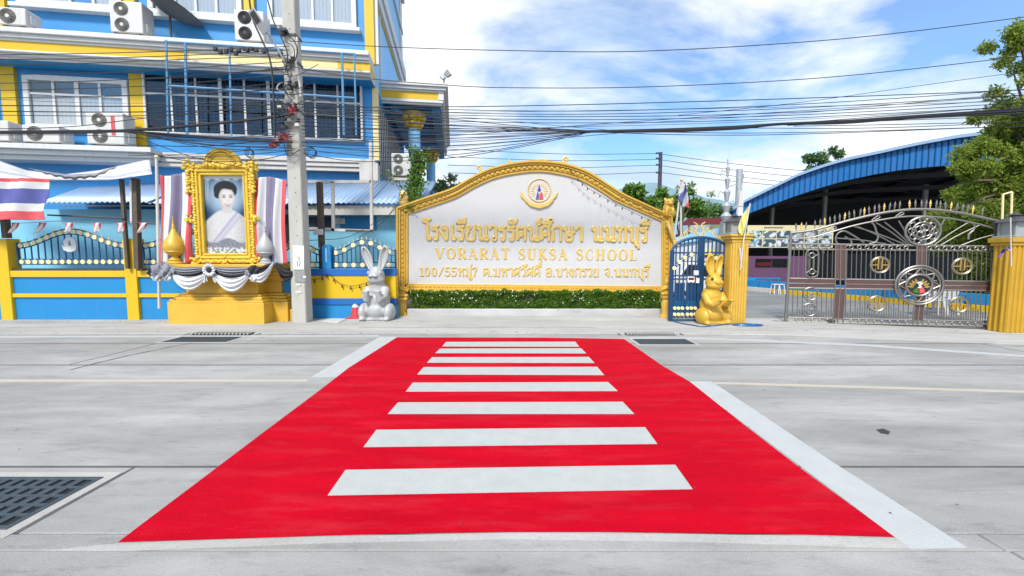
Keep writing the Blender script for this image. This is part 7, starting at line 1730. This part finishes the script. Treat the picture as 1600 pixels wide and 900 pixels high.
# white plastic chairs behind the gate
def chair(P, rz, label):
    t = thing('plastic_chair', P, label, 'chair', 'white plastic chairs behind the steel gate'); M = Matrix.Translation(P) @ RZ(rz)
    build(MB().box(-0.23, 0.23, -0.23, 0.23, 0.42, 0.45).xf(M), 'seat', MAT['plastic_white'], t, bevel=0.02)
    for a in (-1, 1):
        build(MB().tube([(a*0.21,-0.21,0.43),(a*0.25,-0.26,0)], 0.026, 6).xf(M), 'leg', MAT['plastic_white'], t); build(MB().tube([(a*0.21,0.21,0.43),(a*0.25,0.27,0)], 0.026, 6).xf(M), 'leg', MAT['plastic_white'], t)
        build(MB().tube(smooth_line([(a*0.25,-0.2,0.44),(a*0.27,-0.2,0.62),(a*0.27,0.1,0.65),(a*0.24,0.24,0.62)], 4), 0.024, 6).xf(M), 'armrest', MAT['plastic_white'], t)
    for i in range(5): build(MB().bar(M @ Vector((-0.18+0.09*i,0.22,0.44)), M @ Vector((-0.2+0.1*i,0.30,0.84)), 0.045, 0.02), 'back_slat', MAT['plastic_white'], t)
    build(MB().tube([M @ Vector((-0.23+0.46*i/8, 0.305+0.0*i, 0.82+0.05*math.sin(math.pi*i/8))) for i in range(9)], 0.03, 6), 'back_rail', MAT['plastic_white'], t)
P = gr(1472, 497); chair(Vector((P.x, P.y+0.35, 0.02)), R(150), 'white plastic chair behind the gate, nearer the medallion')
P = gr(1496, 496); chair(Vector((P.x+0.1, P.y+0.55, 0.02)), R(200), 'white plastic chair behind the gate, nearer the tree')
P = gr(1510, 493); chair(Vector((P.x+0.3, P.y+1.0, 0.02)), R(170), 'white plastic chair behind the gate, farthest back under the tree')

# ================================================================== TREES AND PLANTS
def clump_leaves(mb, c, rad, n, s0, s1, rr, shell=0.55, asp=0.5, droop=0.0):
    for _ in range(n):
        d = Vector((rr.gauss(0,1), rr.gauss(0,1), rr.gauss(0,1))); d.normalize(); q = shell+(1-shell)*rr.random()
        p = c+Vector((d.x*rad[0], d.y*rad[1], d.z*rad[2]))*q; p.z -= droop*rr.random()
        leaf_quad(mb, p, rr.uniform(s0, s1), rr, 1.2, asp)
def tree(name, base, trunk_h, r0, clumps, label, leaf, dens, s0, s1, seed, asp=0.5, group=None, lean=(0,0), limbs=True):
    t = thing(name, base, label, 'tree', group); rr = random.Random(seed); base = Vector(base)
    tk = MB(); top = base+Vector((lean[0], lean[1], trunk_h))
    tk.tube(smooth_line([base, base.lerp(top, 0.5)+Vector((r0*0.5,0,0)), top], 5), [r0*(1-0.5*i/10) for i in range(11)], 8)
    if limbs:
        for c, rad, *_ in clumps:
            c = Vector(c); tk.tube(smooth_line([base.lerp(top, rr.uniform(0.55, 0.95)), top.lerp(c, 0.5)+Vector((0,0,0.1)), c], 4), [r0*0.4-(r0*0.32)*i/8 for i in range(9)], 5)
    build(tk, 'trunk', MAT['bark'], t)
    cw = MB()
    for c, rad, *w in clumps:
        c = Vector(c); k = w[0] if w else 1.0
        vol = rad[0]*rad[1]*rad[2]
        m = max(4, int(6*vol**0.4)); nl = int(dens*k*(rad[0]*rad[2]))
        for _ in range(m):
            d = Vector((rr.gauss(0,0.5), rr.gauss(0,0.5), rr.gauss(0,0.5))); cc = c+Vector((d.x*rad[0], d.y*rad[1], d.z*rad[2])); f = rr.uniform(0.35, 0.6)
            clump_leaves(cw, cc, (rad[0]*f, rad[1]*f, rad[2]*f*0.75), max(8, nl//m), s0, s1, rr, 0.3, asp, 0.1*rad[2])
    build(cw, 'crown', MAT[leaf], t, smooth=False); return t
def px_clump(px, py, rpx, Y, k=1.0, flat=1.0): p = at(px, py, Y); r = rpx*Y/FPX; return (p, (r, r*0.9, r*flat), k)
Yt = 12.0
b0 = at(1640, 402, Yt); b0.z = 0
tree('tall_tree', b0, 3.4, 0.22, [px_clump(1560,345,48,Yt), px_clump(1510,320,34,Yt), px_clump(1530,385,42,Yt+0.6), px_clump(1590,285,52,Yt), px_clump(1545,270,34,Yt), px_clump(1625,215,56,Yt,0.7), px_clump(1588,215,30,Yt,0.55), px_clump(1650,310,60,Yt,0.8), px_clump(1620,390,60,Yt+0.8), px_clump(1605,150,44,Yt,0.9), px_clump(1630,95,50,Yt,0.8), px_clump(1594,66,34,Yt,0.4), px_clump(1584,115,34,Yt,0.4), px_clump(1572,180,34,Yt,0.7), px_clump(1612,185,50,Yt,0.8), px_clump(1552,220,30,Yt,0.5), px_clump(1500,285,30,Yt,0.7), px_clump(1535,235,26,Yt,0.4), px_clump(1480,330,24,Yt,0.7), px_clump(1570,310,60,Yt+0.4), px_clump(1540,350,50,Yt+0.4), px_clump(1600,240,60,Yt+0.4), px_clump(1570,400,50,Yt+0.5), px_clump(1545,440,45,Yt+1.0,0.9), px_clump(1515,440,30,Yt+1.2,0.8)],
     'tall lime green tree with drooping sprays behind the golden pillar', 'leaf_lime', 8200, 0.06, 0.15, 31, 0.4, lean=(-0.3, 0))
def far_tree(px, py, rpx, Y, label, leaf, seed, k=1.0, extra=()):
    b = at(px, 402, Y); b.z = 0; c = at(px, py, Y)
    tree('distant_tree', b, max(1.0, c.z-0.5), 0.16, [px_clump(px, py, rpx, Y, k)]+[px_clump(*e) if len(e) > 4 else px_clump(*e, Y, k) for e in extra], label, leaf, 1100, 0.16, 0.36, seed, 0.6, 'trees behind the school')
far_tree(1275, 258, 18, 36, 'open crowned tree rising above the edge of the arched roof', 'leaf_far', 41, 0.8, ((1265,246,11),(1304,240,13),(1290,262,16)))
far_tree(985, 314, 28, 26, 'dense green tree behind the descending edge of the sign', 'leaf_mid', 42, 1.0, ((1012,322,24),(966,322,22),(1000,304,14)))
far_tree(1062, 322, 24, 28, 'bushy green tree behind the hanging flag', 'leaf_mid', 43, 1.0, ((1088,326,24),(1040,326,22),(1075,310,14)))
far_tree(1112, 332, 24, 30, 'low green tree beside the tiered spire', 'leaf_far', 44, 1.0, ((1128,340,14),))
far_tree(1074, 300, 14, 40, 'thin pale tree above the bushy green tree', 'leaf_pale', 45, 0.25, ((1055,298,10),(1100,312,14)))
far_tree(697, 284, 18, 22, 'pale leafy tree showing between the portico and the sign', 'leaf_pale', 46, 0.6, ((712,290,12),(684,290,12)))
# vine
vn = thing('climbing_vine', at(645, 325, 11.45), 'leafy green vine hanging before the fluted column above the sign', 'vine'); rr = random.Random(8)
path = smooth_line([at(650,235,12.2), at(655,255,12.2), at(650,275,12.15), at(648,295,12.05), at(643,312,11.7), at(640,326,11.6)], 8)
build(MB().tube(path, 0.02, 5), 'stem', MAT['bark'], vn); lm = MB()
for p in path:
    for _ in range(42): leaf_quad(lm, p+Vector((rr.gauss(0,0.12), rr.gauss(0,0.08), rr.gauss(0,0.06))), rr.uniform(0.06, 0.12), rr, 1, 0.8)
for px, py, n in ((612,275,14),(618,285,12),(628,300,22),(637,305,26),(632,320,18),(605,272,8)):
    p = at(px, py, 12.0)
    for _ in range(n): leaf_quad(lm, p+Vector((rr.gauss(0,0.09), rr.gauss(0,0.06), rr.gauss(0,0.07))), rr.uniform(0.06, 0.12), rr, 1, 0.8)
build(MB().tube(smooth_line([at(640,318,11.5), at(628,302,11.5), at(615,282,11.5), at(604,270,11.5)], 5), 0.012, 5), 'stem', MAT['bark'], vn)
build(lm, 'foliage', MAT['leaf_mid'], vn, smooth=False)
# yellow-green ornament leaves at the sign's left shoulder
P = at(632, 322, YS_-0.02); ln2 = thing('guardian_lion', P, 'small gilded guardian lion among vine leaves on the sign', 'statue')
mb = MB().ell(P+Vector((0,0,0.10)), (0.15,0.14,0.12)).ell(P+Vector((0,-0.05,0.21)), (0.13,0.12,0.13)).ell(P+Vector((0,-0.09,0.33)), (0.11,0.11,0.10)).ell(P+Vector((0,-0.18,0.30)), (0.06,0.06,0.045))
remeshed(mb, 'body', MAT['gold_letter'], ln2, 0.016, 3)
for sx_ in (-1, 1): build(MB().ell(P+Vector((sx_*0.05,-0.185,0.35)), 0.015, 6, 5), 'eye', MAT['eye'], ln2)
# ================================================================== FAR THINGS
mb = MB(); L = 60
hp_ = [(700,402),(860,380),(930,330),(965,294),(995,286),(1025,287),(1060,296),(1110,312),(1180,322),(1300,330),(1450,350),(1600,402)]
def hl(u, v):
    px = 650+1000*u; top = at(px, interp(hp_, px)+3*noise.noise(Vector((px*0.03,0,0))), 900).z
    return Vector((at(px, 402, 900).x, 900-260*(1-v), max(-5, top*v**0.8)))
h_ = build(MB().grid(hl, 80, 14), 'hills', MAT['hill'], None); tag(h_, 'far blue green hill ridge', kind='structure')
YX = 30.0
fp = thing('utility_pole', (at(1027,402,YX).x, YX, 0), 'thin dark distant utility pole behind the descending sign edge', 'utility pole')
build(MB().tube([(at(1027,402,YX).x, YX, 0), (at(1027,402,YX).x+0.05, YX, at(1027,238,YX).z)], [0.2,0.13], 8), 'shaft', MAT['dark_metal'], fp)
for py in (240, 248, 258, 270): build(MB().box(at(1024,py,YX).x, at(1031,py,YX).x, YX-0.15, YX-0.05, at(1027,py+1.2,YX).z, at(1027,py-1.2,YX).z), 'insulator', MAT['dark_metal'], fp, smooth=False)
for wi, (py, rr_, ll) in enumerate(((240, 262, 231), (249, 272, 243), (258, 282, 256), (269, 288, 268))):
    cable([(1028,py,YX),(1130,(py+rr_)/2+3,YX-2),(1260,rr_+5,YX-4),(1420,rr_+12,YX-8)], 0.022, YX, 'thin distant wire from the far pole over the hall, %s from the top' % ORD[wi], 'cable_grey', grp='distant wires')
    cable([(1026,py,YX),(880,(py+ll)/2+5,YX),(700,ll+2,YX)], 0.022, YX, 'thin distant wire from the far pole behind the sign, %s from the top' % ORD[wi], 'cable_grey', grp='distant wires')
YFp = 17.0
for nm, xb0, yt, lab in ((0, 1056, 282, 'leaning pale flagpole behind the corner of the sign'), (1, 1062, 316, 'short pale flagpole next to the leaning one')):
    o = thing('flagpole', at(xb0, 370, YFp), lab, 'flagpole', 'pale flagpoles behind the sign')
    base = at(xb0-3+5*nm, 402, YFp); base.z = 0
    build(MB().tube([base, at(xb0-2+4*nm,370,YFp), at(1065-1*nm, yt, YFp)], 0.04, 7), 'pole', MAT['paint_offwhite'], o); build(MB().ell(at(1065-1*nm, yt-0.5, YFp), 0.07, 8, 6), 'finial', MAT['gold_letter'], o)
def hf(u, v):
    p = at(1064+2*u-4*v*(1-u)+9*u*(0.6+0.4*v), 285+2*u+ (26+18*u)*v+3*math.sin(u*5), YFp-0.06); p.y += 0.12*math.sin(u*9+v*3); return p
o = cloth(hf, 30, 16, ['cloth_red','cloth_white','cloth_navy'], lambda u, v: five(u*0.5+v*0.5), 'national_flag'); tag(o, 'red, white and blue flag hanging limp from the leaning flagpole', 'flag')
